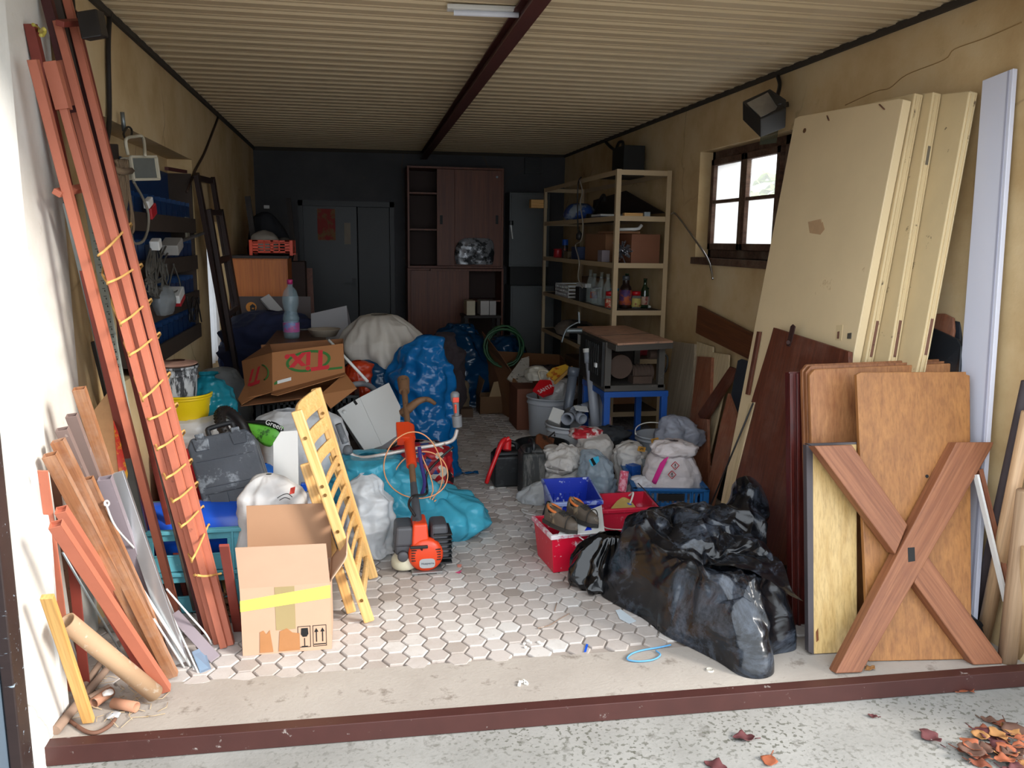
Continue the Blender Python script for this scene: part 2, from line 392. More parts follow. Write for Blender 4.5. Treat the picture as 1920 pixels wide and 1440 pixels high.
vv += [(XL - .1, 2.76, -.009), (XR + .1, 2.64, -.009), (XR + .1, YB + .1, -.009), (XL - .1, YB + .1, -.009)]; ff.append((k, k + 1, k + 2, k + 3)); tn += [.05] * 4
b.add(vv, ff, None, False, False); b.tint = tn; struct(b.build('floor', hexmat()))
# concrete threshold strip, steel angle and apron
def conc(name, c1, c2, blotch, k=1, speck=None):
    m, nt, p = _nt(name); g = N(nt, 'ShaderNodeTexCoord').outputs['Object']
    o = ramp(nt, noi(nt, g, 2.5 * k, 8, .65), [(.3, H(c1)), (.7, H(c2))])
    f = noi(nt, g, 10 * k, 9, .72); o = mixc(nt, ramp(nt, f, [(.56, (0, 0, 0)), (.66, (.8, .8, .8))]), o, H(blotch))
    if speck:
        a = noi(nt, g, 55, 3, .5); q = ramp(nt, a, [(.56, (0, 0, 0)), (.60, (.85, .85, .85))])
        q = mixc(nt, 1, q, ramp(nt, noi(nt, g, 1.6, 4), [(.38, (0, 0, 0)), (.62, (1, 1, 1))]), 'MULTIPLY'); o = mixc(nt, q, o, H(speck))
    nt.links.new(o, p.inputs['Base Color']); p.inputs['Roughness'].default_value = .9
    bump(nt, p, noi(nt, g, 70, 6), .4, .004); return m
m_sill = conc('dusty_sill_concrete', '968d84', 'aaa299', '74695f')
m_apron = conc('weathered_apron_concrete', '807e79', '9a9893', '5f5c55', 1, '4b4a3e')
TL = lambda x: 2.505 - .0385 * (x + .4)                                   # front edge of the sill
b = B()
x0, x1 = XL - .1, XR + .3
b.add([(x0, TL(x0), 0), (x1, TL(x1), 0), (x1, 2.84 - .035 * x1, 0), (x0, 2.84 - .035 * x0, 0), (x0, TL(x0), -.1), (x1, TL(x1), -.1), (x1, 2.84 - .035 * x1, -.1), (x0, 2.84 - .035 * x0, -.1)],
      [(0, 1, 2, 3), (4, 5, 1, 0), (3, 2, 6, 7)], None, False, False); struct(b.build('floor_sill', m_sill))
m_angle = mat('dark_red_brown_steel', '43231f', .5, var=.3, vs=8, spots='8f8580', sp=.68, ss=25)
b = B(); p0 = V((-1.03, TL(-1.03) - .004, 0)); p1 = V((x1, TL(x1) - .004, 0))
b.bar(p0 + V((0, 0, -.026)), p1 + V((0, 0, -.026)), .066, .007, (0, -1, 0)); b.bar(p0 + V((0, .022, .003)), p1 + V((0, .022, .003)), .05, .006, (0, 0, 1))
struct(b.build('trim_5', m_angle, bev=.002))
b = B(); b.add([(-14, -12, -.062), (14, -12, -.062), (14, 2.6, -.062), (-14, 2.6, -.062)], [(0, 1, 2, 3)], None, False, False); struct(b.build('ground', m_apron))
# left gate post and open gate leaf
m_post = mat('worn_dark_brown_steel', '2e2220', .45, var=.3, vs=5, spots='9fb0bd', sp=.66, ss=9, stretch=(1, 6, 6))
m_leaf = mat('blue_grey_gate_paint', '5d6b78', .5, var=.15)
b = B(); gx = G(40, 1400, -.06); b.aabb((-1.08, 1.0, -.03), (-1.026, 2.44, 2.3)); 
leaf = struct(b.build('door_3', m_leaf, bev=.004))
b = B(); b.aabb((-1.022, 2.365, -.04), (-.988, 2.445, 2.42)); b.build('gate_edge', m_post, leaf, bev=.004)
# right window: brown frame, two casements with four panes, frosted glass
m_wf = wood('flaking_brown_window_wood', '3b2519', '5d4030', .8, 1, '8b7b68', .5)
def glassmat(name, tr, col):
    m, nt, p = _nt(name); nt.nodes.remove(p)
    t = N(nt, 'ShaderNodeBsdfTransparent'); q = N(nt, 'ShaderNodeBsdfTranslucent'); q.inputs[0].default_value = (*sc_(col, .55), 1); gl = N(nt, 'ShaderNodeBsdfGlossy'); gl.inputs['Roughness'].default_value = .15
    a = N(nt, 'ShaderNodeMixShader'); a.inputs[0].default_value = tr; nt.links.new(q.outputs[0], a.inputs[1]); nt.links.new(t.outputs[0], a.inputs[2])
    c = N(nt, 'ShaderNodeMixShader'); c.inputs[0].default_value = .06; nt.links.new(a.outputs[0], c.inputs[1]); nt.links.new(gl.outputs[0], c.inputs[2])
    nt.links.new(c.outputs[0], nt.nodes['Material Output'].inputs[0]); return m
m_frost = glassmat('frosted_glass', .25, (.95, .95, .95)); m_clear = glassmat('dusty_clear_glass', .75, (.9, .9, .9))
X0 = XR + .10; b = B()
def wbar(b, y0, y1, z0, z1, t=.05, dx=0): b.aabb((X0 + dx, y0, z0), (X0 + t + dx, y1, z1))
fy0, fy1, fz0, fz1 = WY0, WY1, WZ0, WZ1
wbar(b, fy0, fy1, fz0, fz0 + .06, .07); wbar(b, fy0, fy1, fz1 - .06, fz1, .07); wbar(b, fy1 - .05, fy1, fz0, fz1, .07); wbar(b, fy0, fy0 + .05, fz0, fz1, .07)
wbar(b, 4.60, 4.72, fz0, fz1, .08)
win = struct(b.build('window_1', m_wf, bev=.004))
for c0, c1 in ((4.72, 5.20), (5.20, 5.71), (4.16, 4.60), (3.80, 4.16)):
    b = B(); q = .045
    wbar(b, c0, c1, fz0 + .06, fz0 + .06 + q, .04, -.03); wbar(b, c0, c1, fz1 - .06 - q, fz1 - .06, .04, -.03); wbar(b, c0, c0 + q, fz0 + .06, fz1 - .06, .04, -.03); wbar(b, c1 - q, c1, fz0 + .06, fz1 - .06, .04, -.03)
    zm = (fz0 + fz1) / 2 + .02; wbar(b, c0, c1, zm - .012, zm + .012, .03, -.025); cs = b.build('casement', m_wf, win, bev=.003)
    for z0, z1, mm in ((fz0 + .105, zm - .012, m_frost), (zm + .012, fz1 - .105, m_clear if c0 == 4.72 else m_frost)):
        b = B(); b.aabb((X0 + .0, c0 + q, z0), (X0 + .003, c1 - q, z1)); b.build('pane', mm, cs)
b = B(); b.aabb((XR - .02, fy0, fz0 - .05), (X0 + .02, fy1 + .04, fz0)); b.build('window_sill', m_wf, win, bev=.004)
b = B()
for z in (1.66, 2.06): b.cyl((X0 - .035, 4.735, z), (X0 - .035, 4.735, z + .07), .008, n=8)
b.build('hinge', mat('rusty_hinge_iron', '55473c', .7, .5), win)
# shrub outside the right window
random.seed(8); b = B()
for k in range(900):
    a = random.uniform(0, 6.28); e = random.uniform(-1.2, 1.5); rr = random.uniform(.6, 1); c_ = V((5.0 + cos(a) * cos(e) * rr * 1.0, 8.6 + sin(a) * cos(e) * rr * 1.3, 1.5 + sin(e) * rr * .95)); b.box(c_, (.16, .09, .004), frame((cos(a + 1), sin(a + 1), random.uniform(-.6, .6)), (random.uniform(-1, 1), random.uniform(-1, 1), 1)))
sh_ = thing('garden_shrub', 'green shrub outside the right window', 'shrub', (5.0, 8.6, -.06)); b.build('foliage', mat('yellow_green_leaves', '7f9a45', .6, var=.4, vs=3), sh_)
b = B(); [b.cyl((5.0, 8.6, -.06), (5.0 + .5 * cos(k), 8.6 + .5 * sin(k), 1.6), .04, .012, 8) for k in (0, 1.6, 3.1, 4.7)]; b.build('stems', mat('shrub_bark', '54422f', .9), sh_)
# left side window with a bright white curtain
b = B()
for y0, y1, z0, z1 in ((LY0, LY1, LZ0, LZ0 + .05), (LY0, LY1, LZ1 - .05, LZ1), (LY0, LY0 + .05, LZ0, LZ1), (LY1 - .05, LY1, LZ0, LZ1)): b.aabb((XL - .22, y0, z0), (XL - .15, y1, z1))
win2 = struct(b.build('window_2', mat('white_window_paint', 'd8d8d6', .5)))
b = B(); b.aabb((XL - .2, LY0 + .05, LZ0 + .05), (XL - .197, LY1 - .05, LZ1 - .05)); b.build('pane', m_frost, win2)
b = B(); b.grid(lambda u, v: (XL - .1 + .015 * sin(u * 40), lerp(LY0 + .02, LY1 - .02, u), lerp(LZ0, LZ1 - .02, v)), 80, 4); b.build('curtain', film('thin_white_curtain', 'f2f2f4', .8, .6, .1), win2)
# ================================================================== leaning metal and wood, left of the doorway
m_red = mat('salmon_red_oxide_primer', 'b2674f', .55, var=.15, vs=10, spots='8d5240', ss=30, sp=.68)
m_red2 = mat('deep_red_oxide_primer', '7a3227', .55, var=.2, vs=10)
m_red3 = mat('maroon_gap_shade_steel', '45191a', .5, var=.2)  # maroon darkened for the rear bundle tubes, gap shade put into the colour
m_brn = wood('orange_brown_stain', '85553a', 'a97650', .5, 1, 'bfae9e', .4)
m_brn2 = mat('grey_brown_painted_steel', '7d6a64', .55, var=.15, spots='a89a92', ss=18, sp=.64)
m_mauve = mat('mauve_grey_steel', '857a80', .5, var=.12, spots='a8a0a4', ss=18, sp=.66)
m_galv = mat('dull_galvanised_steel', '7d8588', .42, .7, var=.25, vs=12)
m_alu = mat('bright_aluminium', 'c6cacd', .3, .8, var=.1)
m_whitep = mat('white_enamel', 'd9d9d6', .4, var=.06)
m_taupe = mat('dark_taupe_board', '463a33', .6, var=.15)
m_dkbar = mat('sooty_black_steel', '1f1c1c', .5, var=.2)
m_rope = mat('yellow_twine', 'cf9f58', .9, var=.25, vs=60)
m_lath = wood('fresh_pine_lath', 'c58e4a', 'e3b56f', .6)
m_rust = mat('rusty_iron', '7b5746', .8, .3, var=.3, spots='4a342a', ss=25)
def sqt(b, A, Z, w, t=None, wall=.0022, up=(0, -1, 0)):                   # hollow rectangular tube
    A = V(A); Z = V(Z); t = t or w; d = Z - A; R = frame(d, up); y = R.col[1]; z = R.col[2]
    for s in (-1, 1):
        b.bar(A + z * s * (t / 2 - wall / 2), Z + z * s * (t / 2 - wall / 2), w, wall, z); b.bar(A + y * s * (w / 2 - wall / 2), Z + y * s * (w / 2 - wall / 2), wall, t, z)
    for p in (A, Z): b.bar(p + d.normalized() * (.012 if p is A else -.012), p + d.normalized() * (.014 if p is A else -.014), w - wall, t - wall, z)
    return b
XW = -1.0
# the roped bundle
root = thing('steel_tube_bundle', 'tall bundle of salmon red square steel tubes wound with yellow twine', 'metal tubes', G(412, 1208))
BUN = (((96, 118), (396, 1196), .026, m_red, 0, .0), ((117, 117), (408, 1206), .026, m_red, 0, .0), ((108, 40), (420, 1213), .027, m_red, 0, .0), ((124, -8), (433, 1208), .027, m_red, 0, .0),
       ((86, -10), (402, 1190), .034, m_red3, 0, .035), ((136, 20), (434, 1196), .03, m_red2, 0, .035), ((112, -8), (418, 1198), .034, m_red3, 0, .035))  # rear row in dark colours that stand for shade between the tubes
for (tx, ty), (bx, by), w_, m_, _, back in BUN:
    top = AX(tx, ty, XW - back); bot = G(bx, by) + V((-back, back * .8, 0)); b = B(); sqt(b, top, bot, w_, w_ * 1.0)
    tb = b.build('tube', m_, root, bev=.002)
    if (tx, ty) in ((96, 118), (117, 117)):
        b = B(); d_ = (bot - top).normalized(); sqt(b, top + d_ * -.002, top + d_ * .155, .044, .044); b.build('sleeve', m_red, tb, bev=.002)
b = B(); b.bar(AX(112, 44, XW + .03), AX(176, 40, XW + .05), .028, .02); b.build('crossbar', m_red2, root, bev=.002)
b = B(); b.bar(AX(106, 362, XW + .02), AX(158, 352, XW + .04), .028, .02); b.build('crossbar', m_red, root, bev=.002)
b = B(); b.bar(G(372, 1160, .06) + V((0, .03, 0)), G(436, 1128, .06) + V((0, .04, 0)), .026, .02); b.build('crossbar', m_red2, root, bev=.002)
BT, BB = AX(120, 20, XW), G(415, 1200); bd = (BB - BT).normalized()
bpl = PL(AX(109, 200, XW), AX(165, 200, XW), BB)
wr = [((186, 478), (243, 420)), ((203, 530), (263, 496)), ((227, 606), (281, 562)), ((244, 665), (297, 625)), ((268, 747), (316, 700)), ((281, 786), (330, 757)), ((296, 841), (343, 808)),
      ((312, 896), (357, 862)), ((325, 940), (368, 905)), ((340, 987), (379, 950)), ((360, 1050), (390, 985)), ((366, 1078), (412, 1076))]
pp = []
for l, r in wr:
    pp += [bpl.at(l[0] - 1, l[1], .0), bpl.at(l[0], l[1], .05), bpl.at((l[0] * 2 + r[0]) / 3, (l[1] * 2 + r[1]) / 3 + 3, .06), bpl.at((l[0] + 2 * r[0]) / 3, (l[1] + 2 * r[1]) / 3 + 2, .06), bpl.at(r[0], r[1], .05), bpl.at(r[0] + 2, r[1], -.0), bpl.at(r[0], r[1] + 8, -.06), bpl.at(l[0] + 8, l[1] + 22, -.06)]
b = B(); b.tube(spline(pp, 3), .0045, 6); b.build('twine', m_rope, root)
# helper for one leaning stick
def stick(name, label, cat, top, bot, w, t, m, X=XW, hollow=False, group=None, z=0, up=(0, -1, 0), bev=.002):
    A = AX(*top, X) if not isinstance(top, V) else top; Z = (G(*bot, z) if not isinstance(bot, V) else bot); b = B()
    Z = Z + (A - Z).normalized() * (w * .35)
    if hollow: sqt(b, A, Z, w, t, up=up)
    else: b.bar(A, Z, w, t, up)
    return tag(b.build(name, m, bev=bev), label, cat, group)
stick('steel_tube', 'lone salmon red square steel tube leaning just left of the roped bundle', 'metal tube', (62, 112), (334, 1160), .03, .03, m_red, XW - .0, True)
stick('steel_tube', 'dark red steel tube with a blocky brown cap, highest on the left jamb', 'metal tube', (57, 45), (300, 1130), .034, .034, m_red2, XW - .045, True)
stick('flat_bar', 'thin deep red steel strip between the roped bundle and the lone red tube', 'metal strip', (112, 140), (352, 1130), .022, .012, m_red2, XW - .03)
stick('plank', 'dark taupe plank standing behind the roped tube bundle', 'plank', (95, -10), (378, 1150), .062, .018, m_taupe, XW - .052)
stick('steel_channel', 'dull galvanised channel with its upper end beside the left wall, above the grey one', 'metal channel', (128, 380), (247, 902), .036, .016, m_galv, XW + .02, True, z=.5)
stick('steel_channel', 'galvanised channel starting halfway up the wall beside the lone red tube', 'metal channel', (183, 600), (300, 1150), .034, .016, m_galv, XW + .015, True)
o = stick('stamped_rail', 'pale green grey rail with dark stamped marks left of the roped bundle', 'metal rail', (160, 352), (300, 1120), .03, .014, mat('pale_green_grey_paint', 'aab3ab', .5, var=.12), XW - .02, False)
b = B(); A_, Z_ = AX(160, 352, XW - .02), G(300, 1120); R_ = frame(Z_ - A_, (0, -1, 0))
for k in range(34):
    c_ = A_ + (Z_ - A_) * (.1 + .016 * k * 1.1) + R_.col[2] * .0075
    for q in ((-.005, .002, .011, .002), (.005, .005, .003, .008)): b.box(c_ + R_.col[0] * q[0] + R_.col[1] * q[1], (q[3], q[2], .0012), R_)
b.build('stamped_marks', m_dkbar, o)
stick('aluminium_profile', 'wide bright aluminium profile leaning in front of the galvanised channel', 'metal profile', (218, 886), (342, 1250), .05, .02, m_alu, -.86, True)
stick('steel_tube', 'black square bar with a dusty end leaning behind the brown tubes', 'metal tube', (178, 640), (290, 1100), .03, .02, m_dkbar, XW - .04, False)
# brown square tubes, front left
kb = [('orange brown square tube, the tallest of the brown tubes by the left jamb', (148, 728), (300, 1190), m_brn, -.93, .04), ('grey brown square tube right behind the orange brown ones', (134, 778), (290, 1195), m_brn2, -.95, .036),
      ('dusty grey brown tube third from the left in the row of brown tubes', (116, 804), (297, 1230), m_brn2, -.945, .038), ('orange brown tube with a sharp cut end leaning in the middle of the brown tubes', (108, 826), (326, 1272), m_brn, -.93, .04),
      ('broad orange brown tube nearest the white jamb strip', (93, 852), (312, 1262), m_brn, -.94, .042), ('short orange brown tube starting at the height of the suitcase', (163, 897), (318, 1240), m_brn, -.88, .036),
      ('mauve grey flat tube with a red end starting beside the aluminium profile', (196, 896), (310, 1215), m_mauve, -.87, .046)]
for l_, t_, q_, m_, X_, w_ in kb: stick('square_tube', l_, 'metal tube', t_, q_, w_, w_ * .7, m_, X_, True)
stick('square_tube', 'salmon red square tube lying lowest across the pile at the left jamb', 'metal tube', (104, 982), (313, 1296), .036, .03, m_red, -.86, True)
stick('square_tube', 'second salmon red tube tucked between the lowest red one and the brown tubes', 'metal tube', (114, 955), (296, 1240), .034, .03, m_red, -.91, True)
stick('square_tube', 'dark red tube leaning in the gap under the brown tubes', 'metal tube', (118, 985), (272, 1262), .032, .03, m_red2, -.95, True)
stick('angle_iron', 'rusty red angle iron standing nearly upright against the white strip', 'angle iron', (80, 882), (134, 1300), .03, .005, m_red, -.935)
stick('angle_iron', 'pinkish rusty strip standing between the upright angle iron and the brown tubes', 'angle iron', (100, 878), (150, 1235), .026, .006, m_rust, -.955)
stick('angle_iron', 'short rusty angle iron standing deep in the pile behind the yellow lath', 'angle iron', (133, 1020), (160, 1290), .034, .006, m_red2, -.955)
b = B(); A_ = AX(64, 892, -.975); Z_ = G(100, 1345); sqt(b, A_, Z_ + V((0, 0, .005)), .07, .016); tag(b.build('plastic_profile', m_whitep, bev=.002), 'white plastic profile standing upright on the sill against the left jamb', 'profile')
stick('lath', 'short yellow wooden lath with its foot on the dusty sill', 'wooden lath', (88, 1118), (168, 1356), .035, .02, m_lath, -.90)
# cardboard tube and rods
tb = thing('cardboard_tube', 'dusty beige cardboard tube slanting to the sill at far left', 'cardboard tube', G(300, 1312))
m_card0 = mat('dusty_beige_card', 'a58769', .85, var=.2, vs=4, spots='b8a794', ss=20, sp=.62)
A_ = AX(124, 1165, -.90); Z_ = G(290, 1300, .03); b = B(); b.pipe(A_, Z_, .03, .005, 24); b.build('tube_wall', m_card0, tb)
b = B(); b.cyl(Z_ + (A_ - Z_) * .02, Z_ + (A_ - Z_) * .03, .026, n=20); b.build('end_plug', mat('dust_plug', '6d5a48', .95), tb)
def rod(name, label, cat, pts, r, m, n=6, k=6):
    b = B(); b.tube(spline(pts, k) if len(pts) > 2 else pts, r, n); return tag(b.build(name, m), label, cat)
rod('steel_rod', 'thin grey steel rod slanting through the dark gap under the brown tubes', 'rod', [AX(118, 1036, -.9), G(252, 1266)], .004, m_galv)
eye = [AX(200 + 4 * cos(a), 944 + 5 * sin(a), -.83) for a in (1.3, .3, -.8, -1.8, -2.8, -3.8, -4.6)]
rod('wire_rod', 'white wire rod with a small eye at its upper end', 'rod', eye + [AX(218, 990, -.82), AX(262, 1040, -.80), AX(298, 1090, -.74), G(338, 1180), G(364, 1256)], .004, m_whitep)
rod('steel_rod', 'white painted rod lying over the aluminium profile', 'rod', [AX(240, 1084, -.82), G(346, 1252)], .0045, m_whitep)
rod('steel_rod', 'shorter white rod just right of the rod over the aluminium profile', 'rod', [AX(262, 1098, -.79), G(358, 1250)], .006, m_whitep)
rod('steel_rod', 'white rod with its foot at the end of the grey flat bar', 'rod', [AX(298, 1100, -.76), G(372, 1262)], .0035, m_whitep)
rod('wire_rod', 'white wire arching down in front of the roped tube feet', 'wire', [AX(312, 1104, -.72), G(352, 1150, .16), G(384, 1186, .07), G(397, 1208, .004)], .004, m_whitep)
b = B(); b.bar(AX(326, 1150, -.72), G(404, 1236, .004), .042, .006, (0, -.6, 1)); tag(b.build('flat_bar', m_mauve, bev=.0015), 'grey flat steel bar sloping down to the pavers in front of the roped bundle', 'metal strip')
b = B(); b.slab([G(360, 1222, .05), G(382, 1212, .03), G(396, 1254, .002), G(376, 1262, .002)], .003, (0, -.5, 1)); tag(b.build('tin_scrap', mat('pale_blue_tin', '8fa9c4', .35, .5, var=.15)), 'small pale blue sheet metal scrap on the pavers by the flat bar', 'scrap')
b = B(); b.bar(G(404, 1060, .12) + V((0, .06, .1)), G(432, 1128, .05) + V((0, .05, 0)), .05, .02); tag(b.build('wood_offcut', m_lath, bev=.002), 'pale wooden offcut with a red top standing right of the roped bundle', 'wood scrap')
b = B(); b.bar(AX(420, 1022, -.48), G(440, 1205, 0) + V((0, .1, 0)), .035, .012); tag(b.build('flat_bar', m_red2, bev=.002), 'short red steel strip behind the pale offcut at the foot of the bundle', 'metal strip')
# particle board and the red bag behind the pile
pb = PL(V((-1.0, 3.15, .3)), V((-.8, 3.25, .3)), V((-1.04, 3.4, 1.0)))
b = B(); b.slab(pb.poly([(172, 775), (202, 736), (218, 800), (262, 1100), (236, 1150), (200, 960)]), .016, pb.n); tag(b.build('particle_board', mat('raw_particle_board', 'c79a6c', .85, var=.15, vs=40)), 'bare particle board with a pointed corner behind the brown tubes', 'board')
b = B(); b.slab(pb.poly([(213, 788), (222, 812), (240, 888), (238, 900), (226, 902), (220, 860)], .02), .01, pb.n)
ob = b.build('red_packet', mat('red_yellow_print', 'd8341c', .35, var=.1, spots='f0b21c', sp=.55, ss=9)); tag(ob, 'red and yellow printed packet squeezed behind the galvanised channels', 'packet')
# sweepings on the sill, far left
m_stk = mat('dusty_twig_bark', '8f7766', .9, var=.25, spots='c2b2a4', ss=12)
dz = [('stick pointing toward the jamb in the litter on the sill', (104, 1370), (200, 1255), .016), ('broken stick lying beside the yellow lath foot', (168, 1312), (206, 1290), .018), ('stick lying deepest in the corner behind the cardboard tube', (150, 1300), (190, 1240), .014)]
for l_, a_, z_, r_ in dz: b = B(); b.cyl(G(*a_, r_), G(*z_, r_ + .01), r_, r_ * .8, 10); tag(b.build('stick', m_stk), 'dusty ' + l_, 'stick')
m_clay = mat('clay_pipe', 'a97a60', .8, var=.2, spots='c9b5a5', ss=12)
for l_, a_, z_ in (('short clay coloured pipe piece lying in the litter near the lath', (176, 1318), (208, 1296)), ('clay coloured pipe piece lying in front of the cardboard tube end', (212, 1318), (256, 1326))):
    b = B(); b.pipe(G(*a_, .02), G(*z_, .02), .018, .003, 16); tag(b.build('pipe_piece', m_clay), l_, 'pipe')
rod('bent_rod', 'bent rusty rod lying on the sill below the yellow lath', 'rod', [G(108, 1330, .02), G(130, 1350, .008), G(158, 1370, .008), G(180, 1374, .008), G(204, 1362, .008), G(216, 1348, .008)], .007, m_rust)
b = B(); random.seed(3)
for k in range(46):
    c_ = G(random.uniform(120, 300), random.uniform(1270, 1345), .004); a = random.uniform(0, 6.3); L_ = random.uniform(.01, .05)
    b.tube([c_, c_ + V((cos(a) * L_, sin(a) * L_, random.uniform(0, .012))), c_ + V((cos(a + .6) * L_ * 1.8, sin(a + .6) * L_ * 1.8, .002))], .0012, 4)
o = tag(b.build('straw_litter', mat('dry_straw', 'b79f7e', .95)), 'dry straw and chaff scattered at the foot of the left pile', 'litter'); o['kind'] = 'stuff'
def crumple(name, label, cat, c, r, m, seed, sz=1, group=None):
    b = B(); blob([(0, .001, .001, 0, 0), (r * .2 * sz, r * .9, r * .8, 0, 0), (r * .8 * sz, r * .8, r, 0, 0), (r * 1.3 * sz, .001, .001, 0, 0)], seed, r * .5, 1.6 / r, 20, 14, .3, o=c, b=b); return tag(b.build(name, m), label, cat, group)
m_tissue = mat('white_tissue', 'dddad6', .9, var=.05)
crumple('paper_scrap', 'crumpled white tissue in the litter right of the yellow lath', 'paper', G(204, 1318, .0) + V((0, 0, .03)), .016, m_tissue, 2)
crumple('plastic_scrap', 'greyish torn plastic scrap under the clay pipe pieces', 'plastic', G(212, 1344), .02, film('cloudy_plastic', 'c9ccd0', .3, .3), 5, .5)
b = B()
for k in range(90):
    a = random.uniform(0, 6.28); c_ = G(428, 1160, .02) + V((random.gauss(0, .02), random.gauss(.03, .02), abs(random.gauss(0, .05)))); b.box(c_, (random.uniform(.01, .03), random.uniform(.01, .02), .001), frame((cos(a), sin(a), random.uniform(-1, 1)), (random.uniform(-1, 1), 0, 1)))
o = tag(b.build('dry_leaves', mat('brown_dead_leaves', '6b4a33', .9, var=.3, vs=30)), 'dead brown leaves drifted between the roped tubes and the carton', 'leaves'); o['kind'] = 'stuff'
# wall cables, left
rod('wall_cable', 'thick black cable hanging down the upper left wall', 'cable', [AX(206, 26, XL + .015), AX(203, 90, XL + .015), AX(205, 200, XL + .015), AX(203, 250, XL + .02), AX(196, 285, XL + .02)], .011, m_dkbar, 8)
rod('wall_cable', 'thin brown cable snaking down the left wall behind the ladders', 'cable', [AX(410, 218, XL + .01), AX(396, 255, XL + .01), AX(382, 290, XL + .01), AX(366, 320, XL + .01), AX(350, 360, XL + .012)], .009, mat('brown_cable', '33231c', .6))
rod('wire_hook', 'yellow green wire hook hanging at the top of the left tubes', 'hook', [AX(62, 46, XW - .03), AX(72, 54, XW - .03), AX(76, 60, XW + .0), AX(82, 54, XW + .04), AX(84, 60, XW + .04), AX(80, 66, XW + .04), AX(76, 66, XW + .04)], .006, mat('yellow_green_wire', 'b5a64a', .5))
lp = thing('wall_floodlight', 'small black wall lamp high up behind the roped tubes', 'lamp', AX(150, 60, XL + .06))
b = B(); b.slab([AX(142, 22, XL + .14), AX(158, 28, XL + .14), AX(167, 78, XL + .16), AX(152, 74, XL + .16)], .07); b.build('lamp_body', m_dkbar, lp, bev=.006)
b = B(); b.tube([AX(136, -6, XL + .03), AX(138, 20, XL + .05), AX(146, 30, XL + .09)], .008); b.build('cable', m_dkbar, lp)
# ================================================================== left-hand heap
m_teal = mat('light_teal_crate_plastic', '5fa9b8', .45, var=.08, spots='a9cdd2', ss=25, sp=.68)
def crate(name, label, c, d, m, wall=.006, slots='hand', rim=.014, group=None, sl=None):
    r = thing(name, label, 'crate', c, group); c = V(c); w_, l_, h_ = d; b = B()
    b.box(c + V((0, 0, wall / 2)), (w_, l_, wall))
    hw, hh = w_ * .26, h_ * .34                                            # hand hole half width / height
    for s in (-1, 1):
        y = c.y + s * (l_ / 2 - wall / 2)
        if slots == 'hand':
            z0 = c.z + h_ * .42; z1 = z0 + hh
            b.aabb((c.x - w_ / 2, y - wall / 2, c.z), (c.x + w_ / 2, y + wall / 2, z0)); b.aabb((c.x - w_ / 2, y - wall / 2, z1), (c.x + w_ / 2, y + wall / 2, c.z + h_))
            for q in (-1, 1): b.aabb((c.x + q * hw, y - wall / 2, z0), (c.x + q * w_ / 2, y + wall / 2, z1))
            for q in (-1, 1): b.aabb((c.x + q * hw, y - s * -.0 - wall, z0 - .006), (c.x - q * 0, y + wall, z0)); 
        else:
            b.aabb((c.x - w_ / 2, y - wall / 2, c.z), (c.x + w_ / 2, y + wall / 2, c.z + h_ * .14)); b.aabb((c.x - w_ / 2, y - wall / 2, c.z + h_ * .86), (c.x + w_ / 2, y + wall / 2, c.z + h_)); b.aabb((c.x - w_ / 2, y - wall / 2, c.z + h_ * .44), (c.x + w_ / 2, y + wall / 2, c.z + h_ * .56))
            n = int(w_ / .03)
            for k in range(n + 1):
                x = c.x - w_ / 2 + k * w_ / n; b.aabb((x - .0075, y - wall / 2, c.z + .01), (x + .0075, y + wall / 2, c.z + h_ - .01))
        x = c.x + s * (w_ / 2 - wall / 2); b.aabb((x - wall / 2, c.y - l_ / 2, c.z), (x + wall / 2, c.y + l_ / 2, c.z + h_))
        for k in range(5):
            yy = c.y - l_ / 2 + l_ * (k + .5) / 5; b.aabb((x + s * 0 - .006, yy - .004, c.z), (x + .006, yy + .004, c.z + h_))
    b.build('crate_body', m, r, bev=.002)
    b = B()
    for s in (-1, 1):
        b.aabb((c.x - w_ / 2 - rim, c.y + s * l_ / 2 - rim, c.z + h_ - .012), (c.x + w_ / 2 + rim, c.y + s * l_ / 2 + rim, c.z + h_ + .004)); b.aabb((c.x + s * w_ / 2 - rim, c.y - l_ / 2 - rim, c.z + h_ - .012), (c.x + s * w_ / 2 + rim, c.y + l_ / 2 + rim, c.z + h_ + .004))
        for q in (-1, 1): b.aabb((c.x + s * w_ / 2 - .02 * (s > 0) - .012 * (s < 0) + .0, c.y + q * l_ / 2 - .012, c.z), (c.x + s * w_ / 2 + .012 * (s > 0) + .02 * (s < 0), c.y + q * l_ / 2 + .012, c.z + h_))
        b.aabb((c.x + s * w_ * .3 - .005, c.y - l_ / 2 - .012, c.z), (c.x + s * w_ * .3 + .005, c.y - l_ / 2, c.z + h_))
    b.build('rim', m, r, bev=.002)
    return r
crate('fish_crate', 'light teal plastic crate on the floor, lower one of the stacked pair', (-.70, 3.63, 0), (.57, .40, .185), m_teal)
crate('fish_crate', 'light teal plastic crate holding the blue barrel, upper one of the stacked pair', (-.70, 3.63, .189), (.57, .40, .185), m_teal)
m_bblue = mat('glossy_blue_barrel', '1a52c4', .25, var=.12)
dr = thing('blue_barrel', 'glossy blue plastic barrel lying inside the upper teal crate', 'barrel', (-.70, 3.57, .2))
R_ = frame((0, 0, 1), (0, 1, 0)); R_ = frame((1, 0, 0)); Rx = Matrix(((0, 0, 1), (0, 1, 0), (-1, 0, 0)))
b = B(); b.lathe((-.93, 3.6, .325), [(.05, 0), (.115, .012), (.12, .05), (.122, .2), (.122, .42), (.117, .47), (.09, .485), (.03, .488)], 32, Rx); b.build('barrel_body', m_bblue, dr)
b = B(); b.lathe((-.45, 3.6, .325), [(.02, 0), (.03, .004), (.03, .014), (.0, .015)], 20, Rx); b.build('bung', m_bblue, dr)
